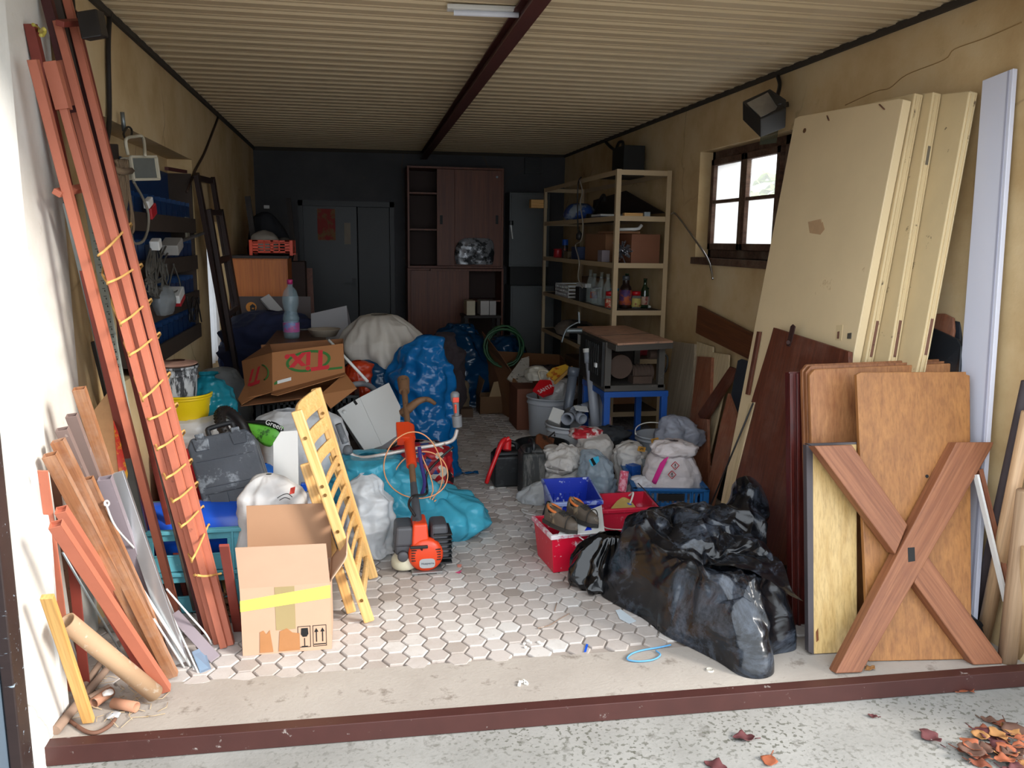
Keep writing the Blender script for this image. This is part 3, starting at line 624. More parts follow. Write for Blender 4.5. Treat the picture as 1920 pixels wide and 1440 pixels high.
# tool case
tc = thing('tool_case', 'scuffed grey black plastic tool case tipped on the blue barrel', 'tool case', AY(430, 975, 3.6))
tl, tr, br, bl = AY(346, 824, 3.75), AY(470, 800, 3.75), AY(503, 940, 3.55), AY(388, 976, 3.55)
m_case = mat('scuffed_black_plastic', '454a52', .5, var=.3, vs=4, spots='7e858d', sp=.6, ss=7, bmp=.2, bs=30)
m_case2 = mat('black_handle_plastic', '1c1e22', .45)
px = PL(tl, tr, bl); ex = (tr - tl).normalized(); ey = (bl - tl); ey = (ey - ex * ey.dot(ex)).normalized(); nz = px.n
Wc = (tr - tl).length * 1.0; Hc = (bl - tl).length
def cpt(u, v, w_=0): return tl + (tr - tl) * u + (bl - tl) * v + nz * w_
ch_ = [(.08, 0), (.92, 0), (1, .1), (1, .9), (.92, 1), (.08, 1), (0, .9), (0, .1)]
b = B(); b.slab([cpt(u, v) for u, v in ch_], .06, nz, ex); b.build('front_shell', m_case, tc, bev=.012, seg=3)
b = B(); b.slab([cpt(u, v, -.064) for u, v in ch_], .06, nz, ex); b.build('back_shell', m_case, tc, bev=.012, seg=3)
b = B()
for u0, u1, v0, v1 in ((.1, .34, .04, .18), (.66, .9, .04, .18), (.12, .4, .72, .95), (.62, .9, .80, .95)): b.slab([cpt(u0, v0, .006), cpt(u1, v0, .006), cpt(u1 - .02, v1, .006), cpt(u0 + .02, v1, .006)], .01, nz, ex)
for v in (.3, .62, .7): b.slab([cpt(.08, v, .004), cpt(.94, v, .004), cpt(.94, v + .012, .004), cpt(.08, v + .012, .004)], .006, nz, ex)
b.build('raised_ribs', m_case, tc, bev=.004)
for u in (.22, .76):
    b = B(); b.slab([cpt(u - .07, -.035, .002), cpt(u + .07, -.035, .002), cpt(u + .06, .05, .006), cpt(u - .06, .05, .006)], .09, nz, ex); b.build('latch', m_case, tc, bev=.004)
b = B(); hp = [cpt(.34, .0, -.06), cpt(.33, -.09, -.06), cpt(.37, -.13, -.06), cpt(.68, -.15, -.06), cpt(.72, -.11, -.06), cpt(.72, -.0, -.06)]; b.tube(spline(hp, 6), .0115, 10); b.build('handle', m_case2, tc)
# bucket pile behind the case
m_redp = mat('red_plastic', 'b3202a', .4, var=.1)
b = B(); b.aabb((-1.02, 4.3, 0), (-.66, 4.75, .5)); tag(b.build('red_box', m_redp, bev=.02), 'red plastic box under the white sack behind the tool case', 'box')
m_wsack = film('white_sack_film', 'dedede', .45, .2, .4, 8)
b = B(); blob([(0, .18, .16, 0, 0), (.05, .2, .18, 0, 0), (.12, .19, .17, 0, 0), (.15, .10, .1, 0, 0)], 3, .02, 7, flat=0, o=(-.86, 4.5, .50), b=b); tag(b.build('white_sack', m_wsack), 'white plastic sack lying under the yellow bucket', 'sack')
m_yel = mat('yellow_bucket_plastic', 'e2c312', .35, var=.06)
def bucket(name, label, c, r0, r1, h, m, rimw=.008, group=None, cat='bucket', n=32):
    r = thing(name, label, cat, c, group); b = B(); t = .003
    b.lathe(c, [(0.001, 0), (r0, 0), (r0 + .002, .004), (lerp(r0, r1, .9), h * .9), (r1, h), (r1 - t, h), (r0 - t, t), (.001, t)], n, cap=False); b.build('bucket_body', m, r)
    b = B(); b.lathe(c, [(r1 - .002, h * .82), (r1 + rimw * .6, h * .82), (r1 + rimw * .6, h * .85), (r1, h * .86), (r1, h - .012), (r1 + rimw, h - .012), (r1 + rimw, h), (r1 - t, h)], n, cap=False); b.build('rim', m, r)
    return r
bucket('yellow_bucket', 'yellow bucket with the black bucket standing in it', (-.90, 4.48, .645), .12, .135, .13, m_yel)
m_splat = mat('lime_splashed_black_rubber', '34363a', .7, var=.2, spots='b9bcbf', sp=.5, ss=9, stretch=(3, 3, .6))
bk = bucket('mortar_bucket', 'black bucket streaked with white mortar standing in the yellow bucket', (-.95, 4.48, .655), .105, .122, .27, m_splat)
b = B(); blob([(0, .08, .08, 0, 0), (.02, .12, .11, 0, 0), (.035, .05, .05, .01, 0)], 4, .012, 9, o=(-.95, 4.48, .915), b=b); tag(b.build('dried_mortar', mat('pinkish_dried_mortar', 'b98f7c', .9, var=.2)), 'pinkish dried mortar cake on the rim of the black bucket', 'mortar')
m_cyan = film('cyan_bag_film', '55c0da', .14, .4, .8, 6)
m_cyan2 = film('teal_bag_film', '2595ab', .16, .4, .7, 7)
m_blue = film('blue_bag_film', '1268a8', .15, .3, .8, 6)
m_dblue = film('dark_blue_bag_film', '0b3a5c', .22, .2, .5, 7)
m_clear = film('clear_bag_film', 'b9c0c4', .2, .3, .5, 8, .45)
def bag(name, label, o, rings, m, seed, amp=.03, f=5, fold=.15, cat='bag', n=96, m_=76, group=None, oc=3, fine=.3, pl=0):
    b = B(); blob(rings, seed, amp, f, n, m_, fold, o=o, b=b, flat=0, oc=oc, fine=fine, pl=pl); return tag(b.build(name, m), label, cat, group)
bag('small_bag', 'small teal plastic bag beside the yellow bucket', AY(396, 790, 4.6) * 1 - V((0, 0, AY(396, 790, 4.6).z)), [(0, .14, .14, 0, 0), (.3, .15, .14, 0, 0), (.62, .125, .12, 0, 0), (.76, .10, .1, -.01, 0), (.83, .03, .03, -.01, 0), (.855, .045, .04, .0, 0)], m_cyan2, 11, .025, 6)
bag('clear_bag', 'cloudy clear plastic bag behind the small teal bag', (AY(415, 740, 5.5).x, 5.5, 0), [(0, .16, .16, 0, 0), (.35, .18, .16, 0, 0), (.60, .16, .15, 0, 0), (.72, .09, .08, 0, 0), (.75, .01, .01, 0, 0)], m_clear, 12, .02, 5, pl=.04)
# knobbly tyre
ty = thing('knobbly_tyre', 'small black knobbly tyre wedged between the tool case and the fertiliser sack', 'tyre', (AY(440, 790, 4.35).x, 4.35, .4))
c_ = AY(440, 806, 4.35); ex_, ez_ = V((.2, .98, 0)).normalized(), V((-.5, 0, .87)).normalized(); b = B(); b.tube([c_ + ex_ * cos(a) * .115 + ez_ * sin(a) * .115 for a in [2 * pi * k / 40 for k in range(40)]], .028, 12, True); b.build('tyre_body', m_dkbar, ty)
b = B()
for k in range(36):
    for s in (-1, 0, 1):
        a = 2 * pi * (k + .5 * (s == 0)) / 36; d_ = ex_ * cos(a) + ez_ * sin(a); tq = (-ex_ * sin(a) + ez_ * cos(a)); n_ = d_.cross(tq); b.box(c_ + d_ * (.142 - .006 * abs(s)) + n_ * s * .016, (.011, .011, .008), frame(tq, d_))
b.build('tread_blocks', m_dkbar, ty)
# fertiliser sack: white film with a green and black printed panel
fs = thing('fertiliser_sack', 'white garden sack with a green printed panel and black band', 'sack', (-.33, 4.35, 0))
m_gw = film('white_garden_sack', 'd5d6d8', .4, .15, .5, 7)
b = B(); blob([(0, .2, .14, 0, 0), (.3, .24, .16, 0, 0), (.52, .24, .15, 0, 0), (.62, .20, .10, 0, .02), (.67, .10, .05, -.02, .03)], 21, .02, 5, 64, 48, .15, o=(-.31, 4.42, 0), b=b); b.build('sack_body', m_gw, fs)
m_grn = mat('printed_leaf_green', '5fae3a', .35, var=.35, vs=14, spots='2c5a26', sp=.55, ss=12); m_blk = mat('printed_black', '15181a', .4)
gp = PL(AY(470, 800, 4.18), AY(545, 810, 4.14), AY(510, 880, 4.10))
def patch(pts, pl, off, nx=10, bulge=.015):                               # curved printed patch between an upper and a lower edge
    up, lo = pts; U = spline([pl.at(x, y, off) for x, y in up], 6); L = spline([pl.at(x, y, off) for x, y in lo], 6); b = B(); n = len(U)
    b.grid(lambda u, v: lerp(U[round(u * (n - 1))], L[round(u * (n - 1))], v) + pl.n * (bulge * sin(pi * v) * (.4 + .6 * sin(pi * u))), n, 8); return b
ob = patch(([(464, 792), (500, 794), (530, 800), (528, 815)], [(474, 815), (490, 832), (506, 838), (512, 832)]), gp, .025).build('green_print', m_grn, fs, thick=.002)
ob = patch(([(460, 789), (492, 788), (518, 793), (532, 806)], [(464, 793), (492, 797), (516, 804), (529, 816)]), gp, .035).build('black_band', m_blk, fs, thick=.002)
text('Green', .036, gp.at(514, 797, .055), gp.at(526, 803) - gp.at(500, 793), gp.at(514, 780) - gp.at(514, 800), m_whitep, fs)
bag('blue_bag', 'small bright blue bag peeping out between the tool case and the white board', (AY(497, 870, 4.1).x, 4.1, 0), [(0, .08, .08, 0, 0), (.25, .09, .08, 0, 0), (.42, .05, .05, 0, 0), (.47, .01, .01, 0, 0)], film('bright_blue_film', '2a6fd0', .25, .3), 23, .02, 8, n=36, m_=24)
# white board standing in the heap
wp = PL(AY(513, 884, 3.85), AY(560, 880, 3.85), AY(540, 808, 3.9))
b = B(); b.slab(wp.poly([(512, 831), (526, 809), (558, 807), (561, 990), (513, 990)]), .016, wp.n); tag(b.build('white_board', mat('white_laminate', 'e0e0de', .35, var=.04), bev=.0015), 'white laminated board with a cut corner standing behind the white paper sack', 'board')
# white paper sack with print
ps = thing('paper_sack', 'bulging white paper sack with a small red print in front of the white board', 'sack', (-.33, 3.5, 0))
b = B(); c_ = AY(516, 985, 3.5); c_.z = 0
blob([(0, .15, .12, 0, 0), (.2, .165, .13, 0, 0), (.40, .15, .12, 0, 0), (.50, .125, .10, 0, 0), (.565, .06, .05, -.02, .02), (.58, .01, .01, -.02, .02)], 31, .014, 5, 80, 64, .2, o=c_, b=b, oc=2, pl=.03)
b.build('sack_body', film('white_paper_sack', 'dcdbd9', .6, .1, .4, 7), ps)
sp = PL(AY(530, 905, 3.37), AY(556, 905, 3.40), AY(545, 935, 3.355)); b = B(); b.slab(sp.poly([(545, 915), (554, 912), (552, 925), (543, 927)], .012), .002, sp.n); b.build('red_print', mat('red_print_ink', 'c03a2a', .6), ps)
b = B()
for q in ([(520, 934), (530, 928), (540, 926), (548, 932)], [(524, 938), (534, 933), (544, 936)]): b.tube(spline([sp.at(x, y, .012) for x, y in q], 5), .0018, 5)
b.build('black_print', m_blk, ps)
bag('white_bundle', 'small white wrapped bundle behind the open carton, next to the chair', (AY(574, 930, 3.62).x, 3.62, 0), [(0, .05, .06, 0, 0), (.25, .06, .06, 0, 0), (.40, .055, .05, 0, 0), (.46, .01, .01, 0, 0)], film('bluish_white_film', 'cfd6e4', .4, .3), 33, .015, 7, n=36, m_=24)
b = B(); b.bar(AY(570, 905, 3.9), V((AY(566, 960, 3.9).x, 3.9, 0)), .03, .03); tag(b.build('blue_plastic_strip', m_bblue, bev=.004), 'bright blue plastic strip upright behind the chair', 'plastic strip')
# near carton
m_card = mat('tan_corrugated_card', 'b9987f', .85, var=.06, vs=8); m_cardin = mat('brown_card_inside', 'a17c5f', .9, var=.06)
cb = thing('cardboard_carton', 'open tan cardboard carton with yellow tape on the sunny pavers', 'carton', (-.28, 3.13, 0))
xa, xb, ya, yb_, hz = -.449, -.112, 3.015, 3.27, .278; t = .005
b = B(); b.aabb((xa, ya, 0), (xb, ya + t, hz)); b.aabb((xa, yb_ - t, 0), (xb, yb_, hz)); b.aabb((xa, ya + t, 0), (xa + t, yb_ - t, hz)); b.aabb((xb - t, ya + t, 0), (xb, yb_ - t, hz)); b.aabb((xa + t, ya + t, 0), (xb - t, yb_ - t, t)); b.build('carton_body', m_card, cb)
b = B(); b.slab([V((xa, ya, hz)), V((xb, ya, hz)), V((xb - .01, ya - .02, hz + .168)), V((xa - .006, ya - .02, hz + .172))], t, (0, -1, 0)); b.build('front_flap', m_card, cb)
b = B(); b.slab([V((xa, yb_, hz)), V((xb, yb_, hz)), V((xb, yb_ + .03, hz + .23)), V((xa, yb_ + .03, hz + .235))], t, (0, -1, 0)); b.build('back_flap', m_cardin, cb)
b = B(); b.slab([V((xa, ya + .01, hz)), V((xa, yb_ - .01, hz)), V((xa + .14, yb_ - .03, hz + .07)), V((xa + .15, ya + .02, hz + .03))], t, (0, 0, 1)); b.build('left_flap', m_card, cb)
b = B(); b.grid(lambda u, v: (xb + .085 * sin(v * 1.6) * (1) - .02 * v, lerp(ya + .01, yb_ - .01, u) + .03 * v, hz + .165 * v * (1 - .35 * v)), 8, 10); b.build('right_flap', m_card, cb, thick=t)
fy = ya - .0008
def dec(b, x0, z0, x1, z1): b.aabb((xa + (xb - xa) * x0, fy - .0004, hz * z0), (xa + (xb - xa) * x1, fy + .0006, hz * z1))
b = B(); b.slab([V((xa - .001, fy - .001, hz * .66)), V((xb + .001, fy - .001, hz * .78)), V((xb + .001, fy - .001, hz * .97)), V((xa - .001, fy - .001, hz * .82))], .0008, (0, -1, 0)); b.build('yellow_tape', mat('yellow_tape', 'e6dc60', .35, var=.03), cb)
b = B(); dec(b, .38, .35, .6, .99); b.build('packing_tape', mat('olive_packing_tape', '9c8a62', .3, var=.1), cb)
b = B(); b.slab([V((xa + (xb - xa) * u, fy - .0012, hz * v)) for u, v in ((.19, .03), (.34, .03), (.31, .36), (.27, .30), (.24, .36), (.2, .34))], .0008, (0, -1, 0)); b.slab([V((xa + (xb - xa) * u, fy - .0014, hz * v)) for u, v in ((.4, .03), (.64, .03), (.64, .28), (.56, .3), (.5, .37), (.42, .33))], .0008, (0, -1, 0)); b.build('torn_tape', mat('brown_tape', 'a8754b', .35, var=.12, vs=20), cb)
b = B()
for u0, u1 in ((.62, .765), (.79, .945)):
    for q in ((u0, .06, u1, .068), (u0, .372, u1, .38), (u0, .06, u0 + .006, .38), (u1 - .006, .06, u1, .38)): dec(b, *q)
for u in (.83, .9): dec(b, u - .006, .13, u + .006, .3); b.slab([V((xa + (xb - xa) * a, fy - .0004, hz * c)) for a, c in ((u - .024, .28), (u + .024, .28), (u, .34))], .0006, (0, -1, 0))
dec(b, .80, .085, .935, .1); dec(b, .66, .07, .73, .08); dec(b, .69, .08, .7, .2)
b.slab([V((xa + (xb - xa) * a, fy - .0004, hz * c)) for a, c in ((.66, .35), (.735, .35), (.74, .26), (.72, .22), (.675, .22), (.655, .26))], .0006, (0, -1, 0)); b.build('handling_symbols', m_blk, cb)
# folding chair, folded, leaning left over the carton
m_chair = wood('yellow_varnished_beech', 'd0a05c', 'e6be82', .35, 1)
fc = thing('folding_chair', 'folded yellow varnished wooden chair standing beside the carton', 'chair', (.05, 3.45, 0))
F0, F1 = V((.042, 3.205, 0)), V((.07, 3.65, 0)); U0, U1 = AY(556, 770, 3.24), AY(592, 728, 3.62)
def rail(A, Z, w_, t_, nm='side_rail', ext=0):
    b = B(); b.bar(A, Z, w_, t_, (F1 - F0).normalized()); return b.build(nm, m_chair, fc, bev=.006, seg=3)
wy = (F1 - F0).normalized(); d0 = (U0 - F0).normalized(); nn = d0.cross(wy).normalized()
if nn.x < 0: nn = -nn
r0_ = rail(F0 + d0 * .01, U0, .045, .022); rail(F1 + (U1 - F1).normalized() * .01, U1, .045, .022)
for s, (a_, z_) in enumerate((((660, 1158), (570, 872)), ((697, 1065), (625, 850)))):
    q0 = G(*a_); p1 = AY(*z_, q0.y + .02); off = wy * (.026 if s == 0 else -.026); rail(q0 + off + (p1 - q0).normalized() * .012, p1 + off, .042, .02, 'leg')
def across(u, w_, t_, nm, up=None, sag=0):
    A = lerp(F0, U0, u) + wy * .005; Z = lerp(F1, U1, u) - wy * .005; d_ = Z - A; b = B(); z_ = up or d0
    b.grid(lambda a, v: A + d_ * a - nn * sag * sin(pi * a) + z_ * (v - .5) * w_, 14, 4); return b.build(nm, m_chair, fc, thick=t_, bev=.003)
for u, w_ in ((.955, .085), (.83, .06), (.73, .05)): across(u, w_, .014, 'back_slat', sag=.03)
for k in range(6):
    u = .64 - k * .072; across(u, .052, .013, 'seat_slat', d0 * .9 + nn * .45, .008)
for u in (.12, .22): across(u, .035, .018, 'stretcher')
b = B()
for A, U in ((F0, U0), (F1, U1)):
    for u in (.12, .45, .62, .66, .88):
        c_ = lerp(A, U, u); b.cyl(c_ - wy * .016, c_ + wy * .014, .007, n=10)
b.build('bolts', mat('brass_bolt', '8c6a3c', .4, .8), fc)
# upside-down detergent carton on black crates
m_blkcr = mat('black_crate_plastic', '191b1e', .5, var=.2)
for k, (l_, x, z) in enumerate((('black plastic crate on the floor under the printed carton', -.28, 0), ('black plastic crate, the topmost of the black pair under the printed carton', -.28, .335))):
    crate('stacking_crate', l_, (x, 5.05, z), (.58, .4, .33), m_blkcr, slots='slots')
tx = thing('printed_carton', 'open brown carton with a red logo in a green ring', 'carton', (-.28, 5.0, .68))
m_tix = mat('brown_kraft_card', '9c683e', .8, var=.07, vs=7); m_tixd = mat('kraft_card_inside', '8a5a37', .85, var=.08)
fp = PL(AY(510, 733, 4.72), AY(646, 698, 4.86), AY(510, 661, 4.86))
fq = fp.poly([(510, 661), (643, 644), (647, 698), (511, 734)]); b = B(); b.slab(fq, .004, fp.n); b.build('front_panel', m_tix, tx)
lq = [fq[0], AY(505, 643, 5.12), AY(452, 671, 5.25), AY(458, 712, 5.02), fq[3]]; b = B(); b.slab([fq[0], AY(453, 677, 5.08), AY(459, 722, 4.95), fq[3]], .004, (-.5, -1, 0)); b.build('side_panel', m_tix, tx)
b = B(); b.slab([AY(453, 677, 5.08), AY(505, 643, 5.2), fq[0] + V((.0, .02, 0))], .004, (0, -1, 0)); b.build('side_flap', m_tixd, tx)
b = B(); b.slab([fq[3], fq[2], AY(646, 703, 4.78), AY(520, 741, 4.60), AY(508, 739, 4.62)], .004, (0, -1, .4)); b.build('front_flap', m_tix, tx)
b = B(); b.slab([AY(459, 722, 4.95), fq[3], AY(478, 744, 4.72), AY(453, 758, 4.62), AY(446, 748, 4.72)], .004, (0, -1, .6)); b.build('lower_flap', m_tix, tx)
zb = .672; b = B(); b.slab([AY(452, 761, 4.66), AY(600, 742, 4.74), fq[2] + V((0, .0, -.14)), V((fq[2].x, 5.2, zb)), V((fq[3].x - .1, 5.2, zb)), AY(447, 750, 4.8)], .004, (0, 0, 1)); b.build('bottom_flap', m_tixd, tx)
b = B(); b.slab([fq[2] + V((0, .01, -.005)), AY(669, 728, 4.74), AY(620, 766, 4.60), AY(600, 740, 4.64)], .004, (0, -1, .6)); b.build('right_flap', m_tix, tx)
b = B(); b.slab([V((fq[2].x, fq[2].y, zb)), V((fq[2].x, 5.2, zb)), V((fq[1].x, 5.22, fq[1].z)), V((fq[1].x, fq[1].y, fq[1].z))], .004, (1, 0, 0)); b.slab([V((fq[3].x - .1, 5.2, zb)), V((fq[2].x, 5.2, zb)), V((fq[1].x, 5.22, fq[1].z)), V((fq[0].x - .1, 5.22, fq[0].z))], .004, (0, -1, 0)); b.build('back_panel', m_tixd, tx)
m_lg = mat('logo_green_ink', '2f6b2c', .7); m_lr = mat('logo_red_ink', 'c22530', .7)
ring = [fp.at(580 + 42 * cos(a) - 2, 677 + 20 * sin(a) - 42 * .13 * cos(a), .0012) for a in [2 * pi * k / 48 for k in range(48)]]
ring2 = [fp.at(580 + 36.5 * cos(a) - 2, 677 + 15.5 * sin(a) - 36 * .13 * cos(a), .0012) for a in [2 * pi * k / 48 for k in range(48)]]
b = B(); b.add(ring + ring2, [(i, (i + 1) % 48, 48 + (i + 1) % 48, 48 + i) for i in range(48)]); b.build('green_ring', m_lg, tx, thick=.001)
xd = fp.at(640, 668) - fp.at(520, 684); yd = fp.at(578, 640) - fp.at(578, 690)
text('Tix.', .175, fp.at(579, 676, .0016), -xd, -yd, m_lr, tx, 'logo_text', shear=.25, bold=.0045)
b = B(); b.slab(fp.poly([(520, 714), (546, 707), (546, 713), (520, 720)], .0012), .001, fp.n); b.build('white_sticker', m_whitep, tx)
b = B(); b.slab(fp.poly([(615, 690), (642, 687), (642, 691), (615, 694)], .0012), .001, fp.n); b.slab(fp.poly([(514, 718), (520, 713), (520, 720), (514, 722)], .0012), .001, fp.n); b.build('small_green_print', m_lg, tx)
sp_ = PL(fq[0], AY(453, 677, 5.08), AY(459, 722, 4.95)); sd = sp_.at(500, 690) - sp_.at(465, 704)
text('Ti', .15, sp_.at(481, 703, .002), -sd, sp_.at(481, 715) - sp_.at(481, 690), m_lr, tx, 'logo_text', shear=.25, bold=.004)
arc = [sp_.at(489 + 14 * cos(a), 699 + 15 * sin(a), .003) for a in [-1.4 + k * .25 for k in range(11)]]; b = B(); b.tube(arc, .0045, 4); b.build('green_arc', m_lg, tx)
# white plastic cistern-like box
cw = PL(AY(632, 769, 4.72), AY(684, 846, 4.55), AY(729, 717, 4.80))
m_wbox = mat('off_white_plastic', 'cfcfcc', .4, var=.04)
cq = thing('white_plastic_cover', 'tilted off white plastic cover with a chamfered corner in the middle of the heap', 'plastic cover', cw.at(690, 845))
b = B(); b.slab(cw.poly([(632, 769), (674, 745), (716, 836), (684, 846)]), .10, cw.n); b.build('left_face', m_wbox, cq, bev=.003)
c2 = PL(cw.at(674, 745), cw.at(716, 836), cw.at(729, 717) + V((.0, .03, 0))); b = B(); b.slab(c2.poly([(674, 745), (729, 717), (751, 762), (750, 813), (716, 836)]), .10, c2.n); b.build('right_face', m_wbox, cq, bev=.003)
b = B(); b.slab(cw.poly([(662, 753), (666, 750), (671, 757), (667, 760)], .001), .002, cw.n); b.build('black_clip', m_blk, cq)
b = B(); cc = cw.at(645, 772, .001); Rz = frame((0, 0, 1), cw.n); b.lathe(cc, [(.011, 0), (.013, .001), (.013, .002), (.0, .002)], 20, frame(ex, cw.n)); b.build('round_plug', m_wbox, cq)
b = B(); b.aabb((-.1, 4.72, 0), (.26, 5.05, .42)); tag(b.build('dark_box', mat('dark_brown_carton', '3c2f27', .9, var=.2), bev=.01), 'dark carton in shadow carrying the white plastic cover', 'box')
rod('grey_hose', 'grey hose arching out behind the white plastic cover', 'hose', [AY(640, 770, 5.0), AY(642, 745, 5.0), AY(655, 725, 5.0), AY(672, 720, 5.0), AY(690, 722, 5.05), AY(705, 740, 5.1), AY(708, 800, 5.1)], .018, mat('grey_rubber_hose', '76777a', .5), 10)
# sacks and bags behind
m_woven = film('grey_white_woven_sack', 'bdb6ac', .6, .25, .35, 6)
c_ = AY(722, 650, 5.6)
b = B(); blob([(-.27, .02, .02, .05, 0), (-.22, .14, .13, .05, 0), (-.05, .255, .22, .0, 0), (.09, .25, .2, -.01, 0), (.18, .15, .13, -.03, 0), (.215, .03, .03, -.04, 0)], 41, .05, 2.4, 110, 80, .4, o=c_, b=b, oc=2, fine=.12); tag(b.build('white_sack', m_woven), 'big round greyish white sack resting on the blue rubbish bags', 'sack')
b = B(); c2_ = AY(662, 670, 5.75); blob([(-.3, .2, .18, 0, 0), (-.1, .24, .2, 0, 0), (.08, .19, .17, .05, 0), (.17, .05, .05, .1, 0)], 42, .035, 3.2, 80, 60, .2, o=c2_, b=b); tag(b.build('beige_sack', film('beige_film', 'a3988c', .4, .3)), 'beige plastic sack left of the big round white sack', 'sack')
bag('orange_bag', 'small orange plastic bag between the printed carton and the round sack', (AY(668, 690, 5.3).x, 5.3, 0), [(0, .07, .07, 0, 0), (.5, .09, .08, 0, 0), (.74, .07, .06, 0, 0), (.81, .02, .02, 0, 0)], film('orange_film', 'c9401c', .3, .35), 43, .03, 6, n=64, m_=60, oc=2, pl=.04)
rod('white_tube', 'thin white plastic tube poking out behind the printed carton', 'tube', [AY(616, 637, 5.1), AY(690, 716, 4.95)], .0095, m_whitep, 8)
bag('rubbish_bag', 'dark teal rubbish bag left of the tall blue one', (AY(695, 745, 5.55).x, 5.5, 0), [(0, .24, .2, 0, 0), (.4, .26, .2, 0, 0), (.66, .22, .18, 0, 0), (.78, .1, .1, 0, 0), (.8, .01, .01, 0, 0)], m_dblue, 44)
bag('rubbish_bag', 'tall blue plastic rubbish bag standing behind the brush cutter shaft', (.44, 5.32, 0), [(0, .2, .17, 0, 0), (.15, .215, .18, 0, 0), (.42, .19, .17, 0, 0), (.52, .175, .16, 0, 0), (.66, .195, .17, .01, 0), (.84, .14, .13, .02, 0), (.93, .07, .06, .03, 0), (.97, .02, .02, .03, 0)], m_blue, 45, .05, 3.2, .22, n=130, m_=130, oc=2, fine=.15, pl=.05)
b = B(); b.grid(lambda u, v: (lerp(.6, .83, u), 5.25 + .05 * v + .05 * u, .012 + .03 * (1 - u) * sin(3 * v + 1) + .006 * sin(17 * u + 5 * v)), 14, 8); tag(b.build('bag_scrap', m_blue, thick=.003), 'flat blue film scrap on the pavers at the foot of the tall blue bag', 'plastic')
# red patterned bag
def pattern():
    m, nt, p = _nt('red_patchwork_print'); v = N(nt, 'ShaderNodeTexVoronoi'); v.inputs['Scale'].default_value = 22; nt.links.new(coord(nt), v.inputs['Vector'])
    s = N(nt, 'ShaderNodeSeparateColor'); nt.links.new(v.outputs['Color'], s.inputs[0])
    o = ramp(nt, s.outputs[0], [(.0, H('a81a22')), (.38, H('8a1420')), (.55, H('1c1c22')), (.72, H('c9bfae')), (.86, H('2c3f7a'))]); o_ = o.node; o_.color_ramp.interpolation = 'CONSTANT'
    nt.links.new(o, p.inputs['Base Color']); p.inputs['Roughness'].default_value = .4; return m
bag('patterned_bag', 'red, black and white patterned bag below the brush cutter handlebar', (.37, 4.72, 0), [(0, .17, .13, 0, 0), (.15, .2, .14, 0, 0), (.30, .19, .13, 0, 0), (.38, .12, .08, 0, 0), (.4, .02, .02, 0, 0)], pattern(), 46, .025, 6)
# cyan bags in the sun
bag('rubbish_bag', 'cyan plastic rubbish bag behind the chair, the left one of the sunlit pair', (.12, 4.25, 0), [(0, .27, .2, 0, 0), (.08, .30, .22, 0, 0), (.22, .27, .21, 0, .02), (.33, .19, .16, -.02, .03), (.40, .10, .1, -.05, .03), (.43, .02, .02, -.06, .03)], m_cyan, 51, .075, 2.7, .3, n=190, m_=130, oc=2, fine=.15, pl=.05)
bag('rubbish_bag', 'cyan plastic rubbish bag spread behind the brush cutter engine, right of the sunlit pair', (.44, 4.26, 0), [(0, .21, .2, 0, 0), (.05, .235, .22, 0, 0), (.14, .20, .19, -.02, .02), (.21, .12, .12, -.04, .04), (.25, .02, .02, -.05, .05)], m_cyan, 53, .06, 3, .3, n=160, m_=110, oc=2, fine=.15, pl=.045)
bag('crumpled_bag', 'crumpled white plastic bag lying against the cyan bag, right of the chair', (AY(688, 960, 3.98).x, 3.97, 0), [(0, .085, .07, 0, 0), (.1, .1, .075, 0, .02), (.24, .09, .07, 0, .05), (.34, .06, .05, .01, .08), (.40, .02, .02, .0, .1)], film('white_bag_film', 'f2f3f6', .35, .35, .5, 8), 55, .05, 4, .3, n=110, m_=90, oc=2, pl=.05)
rod('black_cable', 'thin black cable end lying on the pavers right of the cyan bags', 'cable', [G(858, 945, .012), G(872, 955, .006), G(890, 965, .006), G(900, 977, .006)], .005, m_dkbar)
# brush cutter
bc = thing('brush_cutter', 'orange brush cutter standing on its engine with handlebars and coiled orange line', 'brush cutter', (.305, 3.75, 0))
E0 = V((.305, 3.78, 0)); m_hus = mat('orange_engine_cover', 'd8431c', .35, var=.06); m_hgr = mat('dark_grey_engine_plastic', '47484d', .5, var=.12); m_tank = mat('milky_fuel_tank', 'c9c4ac', .35, var=.05); m_fin = mat('black_cooling_fins', '1b1a1b', .5)
def ex_(x, y, z): return E0 + V((x, y, z))
b = B(); b.box(ex_(-.085, 0, .185), (.10, .17, .10), None, .85, .9); b.box(ex_(-.09, 0, .125), (.085, .15, .07)); b.build('air_filter_cover', m_hgr, bc, bev=.016, seg=3)
b = B(); b.box(ex_(.085, 0, .15), (.10, .17, .17), None, .8, .85); b.build('muffler_guard', m_hgr, bc, bev=.018, seg=3)
b = B()
for k in range(7): b.box(ex_(.10, -.012, .045 + k * .024), (.09, .16, .008))
b.build('cooling_fins', m_fin, bc, bev=.002)
b = B(); b.box(ex_(-.01, -.01, .19), (.085, .19, .12), None, .82, .8); b.build('top_cover', m_hus, bc, bev=.012, seg=3)
b = B(); Ry = frame((1, 0, 0), (0, -1, 0)); b.lathe(ex_(.015, -.07, .095), [(.001, .0), (.085, 0), (.085, .02), (.075, .038), (.05, .045), (.001, .046)], 36, Ry, cap=False); b.build('starter_housing', m_hus, bc)
b = B()
for k in range(5): b.box(ex_(.015 - .058, -.112, .075 + k * .013), (.026, .004, .005))
b.build('vent_slots', m_fin, bc); b = B()
for k in range(5): b.box(ex_(.015 + .058, -.112, .075 + k * .013), (.026, .004, .005))
b.build('vent_slots', m_fin, bc)
b = B(); pr = []
